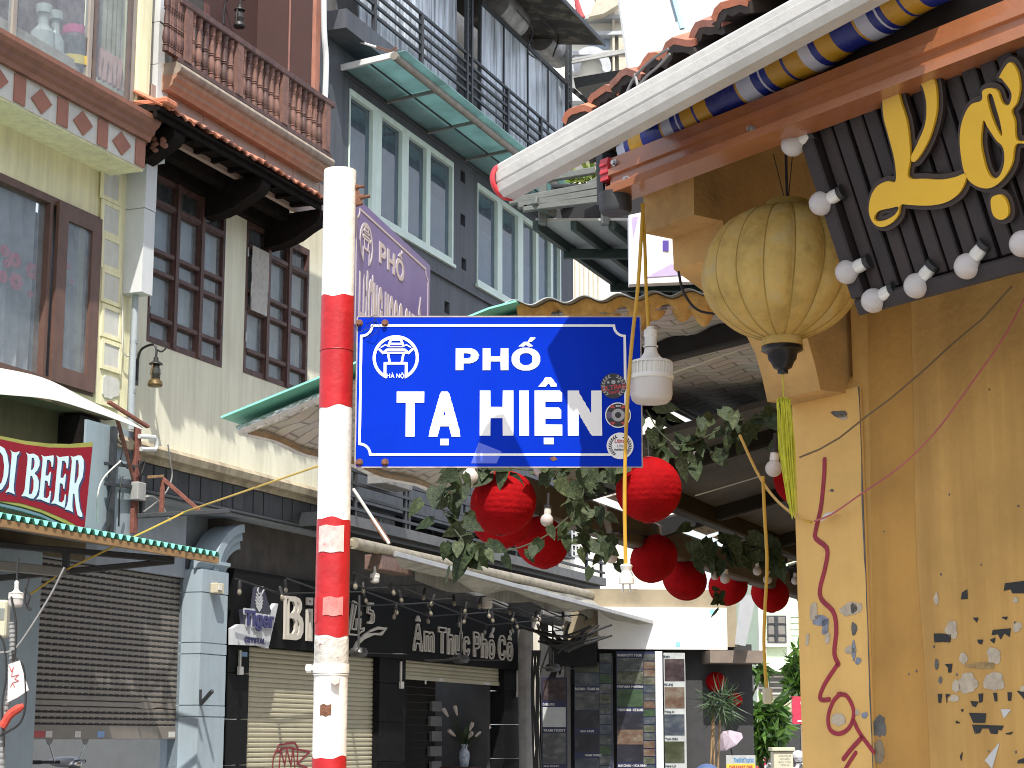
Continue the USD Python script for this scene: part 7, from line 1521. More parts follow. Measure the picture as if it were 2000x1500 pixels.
for x, y, rp, Y, lb in ((918, 932, 17, 6.95, 'dusty globe bulb left of the large red lantern under the blue plate'), (1055, 918, 14, 7.0, 'globe bulb peeking out under the bottom edge of the blue plate'), (1068, 1016, 13, 7.3, 'white globe bulb in black socket between the two front red lanterns'), (1356, 902, 14, 7.6, 'globe bulb half behind leaves under the foil lining'), (1511, 915, 17, 7.0, 'dim globe bulb in black socket beside the lantern at the pillar'), (1194, 1088, 13, 8.5, 'globe bulb in black socket left of the white plug'), (1396, 1125, 8, 11.0, 'small globe bulb left of the third red lantern in the row'), (1416, 1130, 10, 10.6, 'globe bulb in front of the third red lantern in the row'), (1479, 1115, 9, 10.8, 'globe bulb between the third and fourth red lantern of the row'), (1499, 1132, 9, 11.6, 'globe bulb on top of the fourth red lantern of the row'), (1553, 1134, 8, 11.5, 'globe bulb hanging next to the ochre pillar beside the row of lanterns')):
    hang_bulb(lb, x, y, rp, Y)
single('festoon_wire', 'black cable from which the receding red lanterns hang', 'wire', tube(curve([at(1180, 1045, 9.2), at(1250, 1043, 9.8), at(1345, 1072, 10.8), at(1430, 1095, 12.0), at(1560, 1112, 13.0)], 30), 0.007, 6), wire_black)
# ============================================================ plant rack, billboard and tarpaulin over the canopy
rk = Thing('plant_rack', 'small balcony rack with black planter box, steel rails and green ribbed underside', 'balcony')
YR = 7.2
def rp(x, y, dd=0.0): p = at(x, y, YR); return p + FD * dd
c_l, c_r = rp(1046, 440), rp(1250, 412); c_r[2] = c_l[2] = (c_l[2] + c_r[2]) / 2
under_m = mat('rack_sheet', (0.42, 0.43, 0.42), rough=0.6, var=0.12); dkgreen = mat('dark_green_steel', (0.012, 0.03, 0.024), rough=0.5)
dR = 2.4
rk.part('floor_sheet', sheet(lambda s, t: c_l * (1 - s) + (c_r + [0.5, 0, 0]) * s + FD * dR * t, 2, 2, 0.01), under_m, smooth=False)
for s in np.linspace(0.0, 1.0, 7): p = c_l * (1 - s) + (c_r + [0.5, 0, 0]) * s - [0, 0, 0.03]; rk.part('joist', bar(p, p + FD * dR, 0.028, 0.04), dkgreen)
for t in (0.16, 0.42, 0.7): rk.part('bearer', bar(c_l + FD * dR * t - [0.02, 0, 0.055], c_r + [0.5, 0, 0] + FD * dR * t - [0, 0, 0.055], 0.03, 0.04), dkgreen)
tubeg = mat('grey_square_tube', (0.11, 0.125, 0.12), rough=0.5, var=0.2)
for (a, b), (c, d) in (((1008, 405), (1185, 372)), ((1025, 412), (1186, 386)), ((1035, 418), (1186, 400)), ((1040, 367), (1175, 344)), ((1110, 322), (1170, 312))): rk.part('rail', bar(rp(a, b, -0.08 if b > 400 or d < 392 else 0.0), rp(c, d, -0.08 if b > 400 or d < 392 else 0.0), 0.028), tubeg)
for x in (1060, 1182): rk.part('post', bar(rp(x, 350, 0.0), rp(x, 440, 0.0), 0.035), tubeg)
rk.part('strut', bar(rp(1132, 350, 0.1), rp(1172, 330, 0.1), 0.028), tubeg); rk.part('strut', bar(rp(1055, 395, 0.05), rp(1105, 360, 0.25), 0.028), tubeg); rk.part('bracket_foot', bar(rp(1058, 404, -0.1), rp(1078, 416, 0.02), 0.035), tubeg)
pb_ = Thing('planter_box', 'black plastic planter box standing on the steel rack', 'planter')
q = rp(1125, 425, 0.35); pf = mat('black_plastic', (0.015, 0.015, 0.017), rough=0.35, bump=0)
pb_.part('box', trimesh.convex.convex_hull(np.array([q + [a * w, b * 0.16, z] for z, w in ((0.0, 0.17), (0.17, 0.21)) for a in (-1, 1) for b in (-1, 1)])), pf, smooth=False); pb_.part('rim', lbox(q[0] - 0.225, q[0] + 0.225, q[1] - 0.175, q[1] + 0.175, q[2] + 0.171, q[2] + 0.19, 0.005), pf)
def bush(name, label, c, rad, n, L_, mats, seed, cat_='plant', up=0.5, thin=0.25):
    r = np.random.default_rng(seed); t = Thing(name, label, cat_, origin=c)
    ms = [[] for _ in mats]
    for k in range(n):
        d = r.normal(0, 1, 3); d /= np.linalg.norm(d); p = c + d * np.array(rad) * r.random() ** 0.5
        dr = d * 0.6 + [0, 0, up] + r.normal(0, 0.4, 3); ms[k % len(mats)].append(leaf_mesh(p, dr, L_ * r.uniform(0.6, 1.3), L_ * thin, r.normal(0, 1), r.normal(0, 0.3)))
    for k, q in enumerate(ms): t.part('foliage', cat(q), mats[k], smooth=False, kind='stuff')
    for k in range(5): t.part('stem', tube([c - [0, 0, rad[2]], c + r.normal(0, 0.4, 3) * rad], max(0.004, rad[0] * 0.03), 5), stem_m)
    return t
fern_m = [mat('fern_green', (0.13, 0.22, 0.03), rough=0.6, var=0.3, trans=0.3, bump=0), mat('fern_yellow', (0.2, 0.24, 0.05), rough=0.6, var=0.3, trans=0.3, bump=0)]
dry_m = [mat('dry_grass', (0.28, 0.24, 0.12), rough=0.8, var=0.3, bump=0), mat('succulent_green', (0.15, 0.19, 0.06), rough=0.6, var=0.3, bump=0)]
bush('fern', 'bright green fern showing above the left end of the awning bar', rp(1075, 290, 0.5), (0.09, 0.08, 0.04), 60, 0.09, fern_m, 1, up=0.2)
bush('rack_plant', 'yellowish bushy plant on the rack below the awning bar', rp(1125, 337, 0.5), (0.14, 0.1, 0.06), 260, 0.05, dry_m + fern_m[1:], 2)
bush('dry_twigs', 'dry thin twigs beside the fern above the awning bar', rp(1095, 262, 0.6), (0.04, 0.04, 0.05), 16, 0.13, dry_m[:1], 3, thin=0.04)
wp_ = mat('billboard_white', (0.72, 0.72, 0.75), rough=0.4, var=0.04, bump=0); lil = mat('billboard_lilac', (0.45, 0.38, 0.66), rough=0.4, bump=0); pur = mat('billboard_purple', (0.08, 0.05, 0.3), rough=0.4, bump=0)
bb = Thing('billboard', 'white billboard with lilac triangles and a purple bar behind the stepped bracket', 'billboard')
FBb = Frame(at(1226, 556, 6.9), (1, 0.02, 0))
bb.part('panel', FBb.ext(poly(FBb.px([(1228, 420), (1420, 380), (1420, 547), (1229, 555)])), -0.05, 0.0), wp_)
bb.part('triangle', FBb.ext(poly(FBb.px([(1262, 542), (1310, 516), (1385, 534)])), 0.001, 0.003), lil); bb.part('triangle', FBb.ext(poly(FBb.px([(1234, 425), (1246, 423), (1236, 470)])), 0.001, 0.003), lil)
bb.part('bar', FBb.ext(poly(FBb.px([(1294, 470), (1306, 470), (1306, 491), (1294, 490)])), 0.001, 0.004), pur)
tp = Thing('tarpaulin', 'pale grey tarpaulin with a blue strap rising behind the roof tiles', 'tarpaulin')
tarp = mat('pale_tarpaulin', (0.55, 0.57, 0.6), rough=0.6, var=0.05, trans=0.3, bump=0.05); tarp2 = mat('pale_tarpaulin_fold', (0.46, 0.48, 0.5), rough=0.6, var=0.05, trans=0.3, bump=0.05)
FT = Frame(at(1210, 140, 6.6), (1, 0.15, 0), (0.0, 0.35, 1.0))
tp.part('sheet', FT.ext(poly(FT.px([(1205, -60), (1237, 140), (1500, 60), (1520, -60)])), -0.02, 0.0), tarp)
tp.part('fold', FT.ext(poly(FT.px([(1260, 105), (1330, 40), (1380, -60), (1520, -60), (1500, 60), (1240, 142)])), 0.004, 0.02), tarp2)
tp.part('strap', FT.ext(poly(FT.px([(1292, -60), (1304, -60), (1334, 62), (1326, 64)])), 0.021, 0.026), mat('blue_strap', (0.2, 0.5, 0.7), rough=0.5, bump=0))
tp.part('edge_pole', tube([FT.P(*FT.hit(1208, -60, -0.01), -0.01), FT.P(*FT.hit(1236, 142, -0.01), -0.01)], 0.02, 8), metal_white)
# ============================================================ tour shop at the end of the lane, far houses, trees, riders
YT = 31.0
FG = Frame(at(1060, 1445, YT) * [1, 1, 0], (1, 0.12, 0))
tsf = Thing('tour_shop', 'tour office front with pale wall and white fascia at the far end of the lane', 'shop', origin=FG.P(1, 0, 0))
offw = mat('offwhite_wall', (0.6, 0.57, 0.5), rough=0.85, var=0.1, scale=1.5, streak=0.3, dirt=(0.3, 0.27, 0.22)); tanw = mat('tan_stone_wall', (0.3, 0.25, 0.17), rough=0.9, var=0.3, scale=2)
darkgrey = mat('dark_grey_recess', (0.04, 0.04, 0.042), rough=0.8)
G_ = lambda x, y, v=0.0: FG.hit(x, y, v)
tsf.part('wall', FG.box(G_(1030, 1400)[0], G_(1480, 1400)[0], 0, G_(1200, 1255)[1], -0.5, -0.3), darkgrey)
tsf.part('upper_wall', FG.box(G_(1110, 1200)[0], G_(1440, 1200)[0], G_(1200, 1262)[1], G_(1200, 1150)[1], -0.6, -0.05), tanw)
tsf.part('fascia', FG.box(G_(1168, 1250)[0], G_(1420, 1250)[0], G_(1250, 1268)[1], G_(1250, 1186)[1], -0.05, 0.02), mat('white_fascia', (0.8, 0.8, 0.78), rough=0.6, var=0.03))
for x, y in ((1386, 1194), (1320, 1258)): tsf.part('blue_sticker', FG.rect(x, y - 4, x + 9, y + 5, 0.021, 0.024), mat('cyan_sticker', (0.25, 0.6, 0.7), rough=0.6, bump=0))
tsf.part('column', FG.box(G_(1042, 1400)[0], G_(1056, 1400)[0], 0, G_(1050, 1200)[1], -0.3, -0.1), offw)
tsf.part('door_frame', FG.box(G_(1280, 1400)[0], G_(1294, 1400)[0], 0, G_(1290, 1272)[1], -0.25, 0.05), metal_white)
tsf.part('canopy_soffit', FG.box(G_(1378, 1300)[0], G_(1480, 1300)[0], G_(1400, 1296)[1], G_(1400, 1272)[1], -0.3, 0.35), mat('brown_soffit', (0.2, 0.16, 0.13), rough=0.8))
tsf.part('black_box', FG.rect(1078, 1250, 1166, 1300, 0.1, 0.5), mat('matte_black', (0.012, 0.012, 0.013), rough=0.6, spec=.2))
for x in (1111, 1194): tsf.part('rail', FG.box(G_(x, 1400)[0] - 0.03, G_(x, 1400)[0] + 0.05, 0, G_(x, 1280)[1], -0.28, -0.12), mat('grey_rail', (0.2, 0.2, 0.21), rough=0.4, metal=.4))
def photo(name, cols, sc, seed):
    N = {'g': ('geometry', {}), 'mp': ('mapping', {'location': (seed * 3.7, 0, seed * 1.3), 'scale': (1, 1, 1.7)}), 'n': ('noise_texture', {'scale': sc, 'detail': 6.0, 'roughness': 0.65}), 'r': ('rgb_ramp', {'ramp': [(0.25 + 0.5 * i / (len(cols) - 1), c) for i, c in enumerate(cols)]}), 'p': ('principled_bsdf', {'roughness': 0.4})}
    return usdkit.material(stage, '/World/Looks/' + name, N, [('g.position', 'mp.vector'), ('mp.vector', 'n.vector'), ('n.fac', 'r.fac'), ('r.color', 'p.base_color')], surface='p.BSDF')
ph = [photo('print_city', [(0.016, 0.019, 0.018), (0.062, 0.070, 0.069), (0.176, 0.179, 0.176)], 5, 1), photo('print_green', [(0.013, 0.027, 0.013), (0.037, 0.070, 0.034), (0.086, 0.094, 0.070)], 4, 2), photo('print_food', [(0.014, 0.016, 0.011), (0.070, 0.077, 0.049), (0.171, 0.171, 0.155)], 7, 3), photo('print_cave', [(0.004, 0.004, 0.007), (0.015, 0.016, 0.025), (0.058, 0.058, 0.058)], 3, 4), photo('print_orange', [(0.066, 0.031, 0.021), (0.118, 0.077, 0.053), (0.187, 0.171, 0.139)], 6, 5), photo('print_blue', [(0.014, 0.017, 0.028), (0.047, 0.060, 0.079), (0.147, 0.150, 0.147)], 4, 6), photo('print_dusk', [(0.007, 0.007, 0.012), (0.037, 0.022, 0.025), (0.107, 0.091, 0.088)], 4, 7), photo('print_field', [(0.015, 0.019, 0.010), (0.043, 0.049, 0.022), (0.103, 0.111, 0.098)], 3, 8)]
hdr = mat('poster_header_navy', (0.015, 0.02, 0.06), rough=0.4, bump=0); htx = mat('poster_header_text', (0.5, 0.5, 0.5), rough=0.5, bump=0); pale = mat('poster_pale', (0.4, 0.42, 0.42), rough=0.5, bump=0); blk_tx = mat('poster_dark_text', (0.04, 0.06, 0.08), rough=0.5, bump=0)
def poster(label, x0, x1, y1, bands, side=None, base=hdr):
    """bands: (y0, y1, material or text, text x0, text x1)"""
    t = Thing('tour_poster', label, 'poster'); v = 0.0
    t.part('board', FG.rect(x0, bands[0][0] - 3, x1, y1, v - 0.05, v), base)
    xr = side[0] if side else x1 - 2
    for b in bands:
        if isinstance(b[2], str):
            tx0, tx1 = (b[3], b[4]) if len(b) > 3 else (x0 + 3, xr - 3)
            t.part('lettering', FG.ext(text_poly(FG, b[2], tx0, b[1] - 2, tx1, b[0] + 2, v, grow=0.05), v + 0.001, v + 0.008), htx if base is hdr else blk_tx)
        else: t.part('picture', FG.rect(x0 + 2, b[0], xr - 1, b[1], v + 0.001, v + 0.006), b[2])
    if side:
        y = side[1]; k = 0
        while y < y1 - 6:
            t.part('picture', FG.rect(side[0], y, x1 - 2, y + side[2] - 2, v + 0.001, v + 0.006), ph[side[3][k % len(side[3])]]); y += side[2]; k += 1
    return t
poster('tall tour poster headed HANOI CITY TOUR with a strip of small pictures', 1203, 1281, 1530, [(1275, 1284, 'HANOI CITY TOUR', 1205, 1253), (1285, 1311, ph[0]), (1312, 1336, ph[2]), (1337, 1345, 'PERFUMA PAGODA', 1205, 1256), (1346, 1380, ph[1]), (1382, 1391, 'PHONG NHA - KE BANG', 1206, 1256), (1392, 1424, ph[3]), (1425, 1454, ph[4]), (1455, 1488, ph[3]), (1491, 1500, 'MAI CHAU - HOA BINH', 1207, 1262)], (1257, 1277, 15.5, [0, 4, 4, 2, 5, 0, 4, 1, 5, 2]))
poster('darker tour poster with TRANG AN and MUA CAVE headings, left of the city tour poster', 1121, 1196, 1530, [(1296, 1313, ph[7]), (1314, 1340, ph[5]), (1341, 1350, 'BAI DINH - TRANG AN', 1123, 1170), (1351, 1386, ph[0]), (1388, 1422, ph[3]), (1424, 1432, 'MUA CAVE', 1134, 1160), (1434, 1468, ph[3]), (1471, 1479, 'TRAIN TICKET', 1142, 1175), (1481, 1520, ph[5])], (1171, 1276, 20, [0, 5, 1, 0, 2, 0, 5, 5, 0, 1]))
poster('dim poster with a picture frame and TRAIN TICKET heading, leftmost at the tour shop', 1058, 1108, 1530, [(1326, 1368, ph[6]), (1371, 1380, 'CABLE BUS', 1060, 1083), (1381, 1420, pale), (1422, 1431, 'TRAIN TICKET', 1061, 1104), (1432, 1492, ph[0]), (1493, 1500, 'BUS TICKET', 1062, 1092)])
poster('white bordered poster column with four landscape pictures, Hạ Long and Tam Cốc', 1296, 1340, 1540, [(1278, 1286, 'Sapa', 1296, 1308), (1287, 1330, ph[6]), (1332, 1341, 'Ha Long', 1297, 1314), (1342, 1383, ph[4]), (1386, 1394, 'Tràng An', 1298, 1317), (1395, 1436, ph[5]), (1439, 1447, 'Tam Cốc', 1299, 1324), (1448, 1490, ph[7]), (1492, 1500, 'Hoa Lư', 1300, 1320)], None, pale)
# things beside the posters
lbx = Thing('duct', 'slanting bright sheet metal air duct beside the white fascia', 'duct')
lbx.part('duct', trimesh.convex.convex_hull(np.array([FG.P(*FG.hit(x, y, v), v) for v in (0.3, 0.7) for x, y in ((1446, 1165), (1478, 1160), (1456, 1262), (1435, 1258))])), mat('bright_tin', (0.5, 0.52, 0.54), rough=0.4, metal=0.4, var=0.1), smooth=False)
single('utility_pole', 'grey concrete utility pole wrapped with cables left of the tour posters', 'pole', tube([at(1030, 1600, 29), at(1026, 1230, 29)], 0.12, 12), mat('pole_concrete', (0.25, 0.24, 0.23), rough=0.9, var=0.25))
cbl = Thing('cable_bundle', 'tangled bundle of black cables under the end of the shop awning', 'cables'); r = np.random.default_rng(12)
for k in range(14):
    x0, x1 = 1025 + r.uniform(0, 60), 1110 + r.uniform(0, 90); y0, y1 = 1225 + r.uniform(0, 30), 1215 + r.uniform(0, 30)
    cbl.part('cable', tube(curve([at(x0, y0, 28.5), at((x0 + x1) / 2, max(y0, y1) + r.uniform(5, 30), 28.4), at(x1, y1, 28.5)], 14), 0.02, 5), wire_black)
for k in range(6): x0 = 1040 + k * 3; cbl.part('cable', tube(curve([at(x0, 1270, 28.7), at(x0 + r.uniform(-8, 8), 1360, 28.7), at(x0 + r.uniform(-6, 6), 1520, 28.7)], 12), 0.018, 5), wire_black)
# dark lane mouth with plants and red lanterns
lm_ = Thing('dark_shop', 'shaded shop front with cables and meter boxes between the posters and the trees', 'shop')
F2 = Frame(at(1345, 1445, 33.5) * [1, 1, 0], (1, 0.3, 0))
lm_.part('wall', F2.rect(1345, 1290, 1470, 1700, -0.6, -0.2), darkgrey)
for x, y0, y1, w in ((1349, 1283, 1560, 6), (1360, 1330, 1560, 5)): lm_.part('pipe', F2.rect(x, y0, x + w, y1, -0.1, 0.0), mat('grey_rail', (0.2, 0.2, 0.21)))
for x, y, w, h in ((1345, 1344, 9, 36), (1358, 1345, 7, 36), (1369, 1440, 18, 24), (1370, 1382, 8, 20)): lm_.part('meter', F2.rect(x, y, x + w, y + h, 0.0, 0.15), pale)
lm_.part('awning', trimesh.convex.convex_hull(np.array([F2.P(*F2.hit(x, y, v), v) for x, y, v in ((1415, 1312, 0), (1472, 1320, 0), (1415, 1345, 1.2), (1472, 1345, 1.2), (1418, 1350, 1.2), (1470, 1350, 1.2))])), darkgrey, smooth=False)
lm_.part('white_lamp', F2.rect(1404, 1308, 1412, 1316, 0.3, 0.4), lampw); lm_.part('white_lamp', F2.rect(1409, 1315, 1418, 1324, 0.3, 0.4), lampw)
red_lantern('dim red lantern with gold pattern in the shade behind the palm plant', 1398, 1332, 20, 31.5, 71)
red_lantern('small dim red lantern in the dark shop mouth above the bush', 1436, 1366, 14, 31.5, 72)
palm_m = [mat('palm_dark', (0.03, 0.06, 0.025), rough=0.5, var=0.3, trans=0.2, bump=0), mat('palm_mid', (0.05, 0.09, 0.035), rough=0.5, var=0.3, trans=0.2, bump=0)]
bush('palm_plant', 'dark spiky palm plant in front of the shaded shop', at(1408, 1375, 30), (0.24, 0.2, 0.25), 160, 0.32, palm_m, 5, up=-0.1, thin=0.07)
for x, d, w_ in ((1388, 4, 'leftmost'), (1396, -3, 'middle one'), (1402, 5, 'rightmost')): single('bamboo_pole', f'thin leaning pole below the palm plant, {w_} of three', 'pole', tube([at(x, 1510, 30.2), at(x + d, 1390, 30.2)], 0.018, 6), mat('bamboo', (0.3, 0.2, 0.1), rough=0.7))
# trees
bark = mat('bark', (0.06, 0.045, 0.035), rough=0.95, bump=0.5, bscale=20)
leafsun = [mat('tree_leaf_a', (0.06, 0.14, 0.02), rough=0.5, var=0.3, trans=0.35, bump=0), mat('tree_leaf_b', (0.1, 0.2, 0.03), rough=0.5, var=0.3, trans=0.35, bump=0), mat('tree_leaf_c', (0.035, 0.075, 0.02), rough=0.5, var=0.3, trans=0.3, bump=0)]
def tree(label, x, ybase, Y, clumps, L_, n, seed, trunk_r=0.09):
    r = np.random.default_rng(seed); t = Thing('tree', label, 'tree')
    b = at(x, 1445, Y); b[2] = 0
    cs = [at(cx, cy, Y + dy) for cx, cy, rr, dy in clumps]
    top = np.mean(cs, axis=0)
    tr = t.part('trunk', tube(curve([b, b * 0.5 + top * 0.5 + [0.1, 0, 0], top], 14), np.linspace(trunk_r, trunk_r * 0.4, 14), 8), bark)
    for c in cs: t.part('limb', tube([b * 0.3 + top * 0.7, c], [trunk_r * 0.4, trunk_r * 0.15], 6), bark, under=tr)
    ms = [[] for _ in leafsun]
    for (cx, cy, rr, dy), c in zip(clumps, cs):
        R = rr / 3666 * Y; k_ = int(n * (rr / 30) ** 2)
        for k in range(k_):
            d = r.normal(0, 1, 3); d /= np.linalg.norm(d); p = c + d * R * r.random() ** 0.4 * [1, 0.9, 0.8]
            w = int(r.integers(3)); ms[w].append(leaf_mesh(p, d * 0.5 + [0, 0, -0.35] + r.normal(0, .5, 3), L_ * r.uniform(0.7, 1.3), L_ * 0.34, r.normal(0, 1), r.normal(0, .3)))
    for w, q in enumerate(ms): t.part('crown', cat(q), leafsun[w], smooth=False, kind='stuff')
nh = Thing('narrow_house', 'tall beige house front on the right of the lane, behind the corner house and canopy', 'house', origin=np.array([1.6, 8.4, 0]))
FN = Frame(np.array([1.6, 8.4, 0]), FD * -1)
nh.part('wall', FN.box(-16, 0, 0, 11, -4, 0), mat('beige_house_wall', (0.4, 0.36, 0.28), rough=0.85, var=0.15, streak=0.3))
for fl_ in (4.2, 7.4):
    for k in range(6):
        w_ = nh.part('window', FN.box(-15 + k * 2.5, -13.6 + k * 2.5, fl_, fl_ + 1.7, 0.002, 0.05), win_brown); nh.part('pane', FN.box(-14.9 + k * 2.5, -13.7 + k * 2.5, fl_ + 0.1, fl_ + 1.6, 0.051, 0.06), dark, under=w_)
tree('leafy sunlit street tree with big leaves beside the ochre pillar, over the kiosk', 1478, 1500, 38, [(1470, 1400, 34, 0), (1505, 1385, 26, 0), (1448, 1435, 32, 0.4), (1495, 1440, 34, -0.2), (1522, 1420, 18, 0), (1465, 1465, 26, 0), (1425, 1460, 22, 0)], 0.3, 130, 1)
tree('bright green tree behind, close against the ochre pillar, higher than the other', 1560, 1500, 48, [(1556, 1300, 24, 0), (1562, 1340, 28, 0), (1545, 1330, 18, 0), (1565, 1270, 16, 0)], 0.3, 150, 2, 0.1)
tree('small dark tree over the shaded shop, behind the brown soffit', 1450, 1500, 40, [(1452, 1305, 26, 0), (1490, 1312, 18, 0), (1425, 1300, 20, 0)], 0.26, 120, 3)
# far houses
pg_ = mat('pale_green_wall', (0.58, 0.68, 0.5), rough=0.85, var=0.06); cw_ = mat('pale_cream_wall', (0.7, 0.68, 0.6), rough=0.85, var=0.06); wd = mat('far_window_dark', (0.07, 0.07, 0.075), rough=0.4); shut = mat('far_shutter_grey', (0.2, 0.19, 0.17), rough=0.7)
F3 = Frame(at(1480, 1445, 60) * [1, 1, 0], (1, 0.1, 0))
fh = Thing('pale_green_house', 'sunlit pale green house with dark window far down the street', 'house', origin=F3.P(1, 0, 0))
fh.part('wall', F3.rect(1478, 1060, 1700, 1500, -4, 0.0), pg_)
fh.part('white_pier', F3.rect(1478, 1060, 1494, 1290, 0.001, 0.15), cw_)
fw = fh.part('window', F3.rect(1498, 1202, 1536, 1256, 0.001, 0.06), wd)
for x in (1516,): fh.part('frame', F3.rect(x - 3, 1202, x + 3, 1256, 0.061, 0.1), steel_dark, under=fw)
for y in (1218, 1240): fh.part('frame', F3.rect(1498, y, 1536, y + 2, 0.061, 0.09), steel_dark, under=fw)
for x0, x1, y0, y1 in ((1501, 1512, 1205, 1217), (1520, 1533, 1205, 1217), (1501, 1512, 1221, 1239), (1520, 1533, 1221, 1239), (1501, 1512, 1243, 1253), (1520, 1533, 1243, 1253)): fh.part('pane', F3.rect(x0, y0, x1, y1, 0.061, 0.07), shut, under=fw)
fh.part('window_sill', F3.rect(1494, 1257, 1540, 1263, 0.001, 0.2), cw_)
for k in range(9): fh.part('board', F3.rect(1544, 1195 + k * 12, 1570, 1205 + k * 12, 0.001, 0.04), mat('pale_green_board', (0.6, 0.72, 0.54), rough=0.8))
fh.part('ledge', F3.rect(1478, 1301, 1600, 1312, 0.001, 0.5), cw_)
for x in (1482, 1502, 1538): 
    w_ = fh.part('shutter', F3.rect(x, 1316, x + (30 if x == 1502 else 16), 1362, 0.001, 0.06), shut)
    for k in range(4): fh.part('bar', F3.rect(x, 1320 + k * 11, x + (30 if x == 1502 else 16), 1323 + k * 11, 0.061, 0.09), cw_, under=w_)
    fh.part('pier', F3.rect(x - 4, 1313, x, 1370, 0.001, 0.15), cw_)
fh.part('lower_wall', F3.rect(1478, 1372, 1600, 1390, 0.001, 0.3), mat('beige_band', (0.45, 0.4, 0.28), rough=0.8))
fh.part('shop_opening', F3.rect(1500, 1415, 1600, 1560, 0.001, 0.1), darkgrey)
fsn = Thing('shop_sign', 'red shop sign with a white torch and cup figure beside the ochre pillar, far away', 'sign')
F4 = Frame(at(1545, 1400, 45) * [1, 1, 0], (1, 0.05, 0))
fsn.part('board', F4.rect(1547, 1360, 1600, 1414, -0.1, 0), mat('crimson_board', (0.5, 0.03, 0.07), rough=0.5, bump=0))
for q in ([(1563, 1372), (1567, 1366), (1570, 1373), (1569, 1380), (1565, 1380)], [(1565, 1381), (1569, 1381), (1570, 1400), (1566, 1400)], [(1572, 1386), (1585, 1384), (1586, 1398), (1578, 1401), (1572, 1396)], [(1571, 1373), (1576, 1369), (1582, 1374), (1580, 1382), (1573, 1382)]): fsn.part('figure', F4.ext(poly(F4.px(q)), 0.001, 0.01), white_print)
fsn.part('small_print', F4.rect(1558, 1407, 1595, 1410, 0.001, 0.008), white_print)
single('wall_pier', 'pale pink wall pier with a house number just left of the ochre pillar', 'wall', F4.rect(1567, 1416, 1600, 1600, -0.3, -0.101), mat('pinkish_pier', (0.55, 0.45, 0.42), rough=0.8)); 
n11 = Thing('number_plate', 'small dark house number plate 11 on the pinkish pier', 'plate'); n11.part('plate', F4.rect(1569, 1430, 1578, 1439, -0.1, -0.08), darkgrey); n11.part('digits', F4.ext(text_poly(F4, '11', 1571, 1437, 1575, 1432, -0.079), -0.079, -0.075), white_print)
kb = Thing('street_cabinet', 'cream street cabinet with faint printed notice in front of the trees', 'cabinet')
F5 = Frame(at(1510, 1445, 36) * [1, 1, 0], (1, 0.02, 0))
kb.part('case', F5.rect(1511, 1468, 1551, 1640, -0.4, 0, b=0.01), mat('cabinet_cream', (0.58, 0.54, 0.4), rough=0.6, var=0.08)); kb.part('lid', F5.rect(1508, 1460, 1553, 1467, -0.44, 0.04, b=0.01), mat('cabinet_cream', (0.58, 0.54, 0.4)))
for k, s in enumerate(('CẤM ĐỖ XE', 'CÓ BIỂN', 'BÁO CẤM', 'TRÊN HÈ')): kb.part('lettering', F5.ext(text_poly(F5, s, 1521 + (k % 2) * 3, 1478 + k * 6, 1545 - (k % 2) * 3, 1474.5 + k * 6, 0), 0.001, 0.004), mat('faint_grey', (0.3, 0.3, 0.28), rough=0.7, bump=0))
tb_ = Thing('shop_banner', 'blue and yellow banner reading TheSinhTourist CHEAPEST ONE at the bottom edge', 'sign')
F6 = Frame(at(1420, 1445, 30) * [1, 1, 0], (1, 0.05, 0))
tb_.part('board', F6.rect(1418, 1475, 1476, 1540, -0.04, 0), pale); tb_.part('yellow_band', F6.rect(1419, 1492, 1475, 1540, 0.001, 0.004), mat('banner_yellow', (0.7, 0.5, 0.05), rough=0.5, bump=0))
tb_.part('lettering', F6.ext(text_poly(F6, 'TheSinhTourist', 1433, 1489, 1472, 1480, 0.0, grow=0.05), 0.001, 0.004), mat('banner_blue', (0.05, 0.2, 0.42), rough=0.5, bump=0)); tb_.part('lettering', F6.ext(text_poly(F6, 'CHEAPEST ONE', 1424, 1503, 1470, 1495, 0.005, grow=0.08), 0.005, 0.008), lblr)
single('blue_canvas', 'blue rounded canvas top just visible at the bottom edge left of the banner', 'cover', sphere(at(1381, 1516, 26), (0.19, 0.19, 0.17), 3), mat('blue_canvas', (0.06, 0.1, 0.22), rough=0.6))
# far pale building right of the grey house
F7 = Frame(at(1100, 1445, 48) * [1, 1, 0], (1, -0.05, 0))
fb = Thing('pale_tower_house', 'bright pale house with narrow columns and bands behind the grey house', 'house', origin=F7.P(1, 0, 0))
fb.part('wall', F7.rect(1040, -300, 1330, 1300, -6, 0), cw_)
fb.part('column', F7.rect(1192, -300, 1200, 330, 0.001, 0.3), mat('tan_column', (0.5, 0.45, 0.36), rough=0.8)); fb.part('column', F7.rect(1208, 60, 1226, 330, 0.001, 0.3), mat('tan_column', (0.5, 0.45, 0.36)))
for y in (30, 62, 100, 190, 230, 300): fb.part('band', F7.rect(1110, y, 1240, y + 7, 0.001, 0.35), mat('grey_band', (0.42, 0.44, 0.46), rough=0.7))
fb.part('shaded_window', F7.rect(1150, 70, 1190, 96, 0.001, 0.05), mat('blue_window', (0.25, 0.32, 0.4), rough=0.2)); fb.part('arch', F7.ext(LineString(F7.px([(1125 + 30 * (1 + math.cos(a)), 140 - 34 * math.sin(a)) for a in np.linspace(0, 3.14, 14)], 0)).buffer(0.12), 0.001, 0.3), mat('grey_band', (0.42, 0.44, 0.46)))
fb.part('scroll_ornament', F7.ext(poly(F7.px([(1150, -10), (1215, -20), (1212, 25), (1180, 45), (1150, 52), (1165, 20)])), 0.36, 0.7), mat('tan_column', (0.5, 0.45, 0.36)))
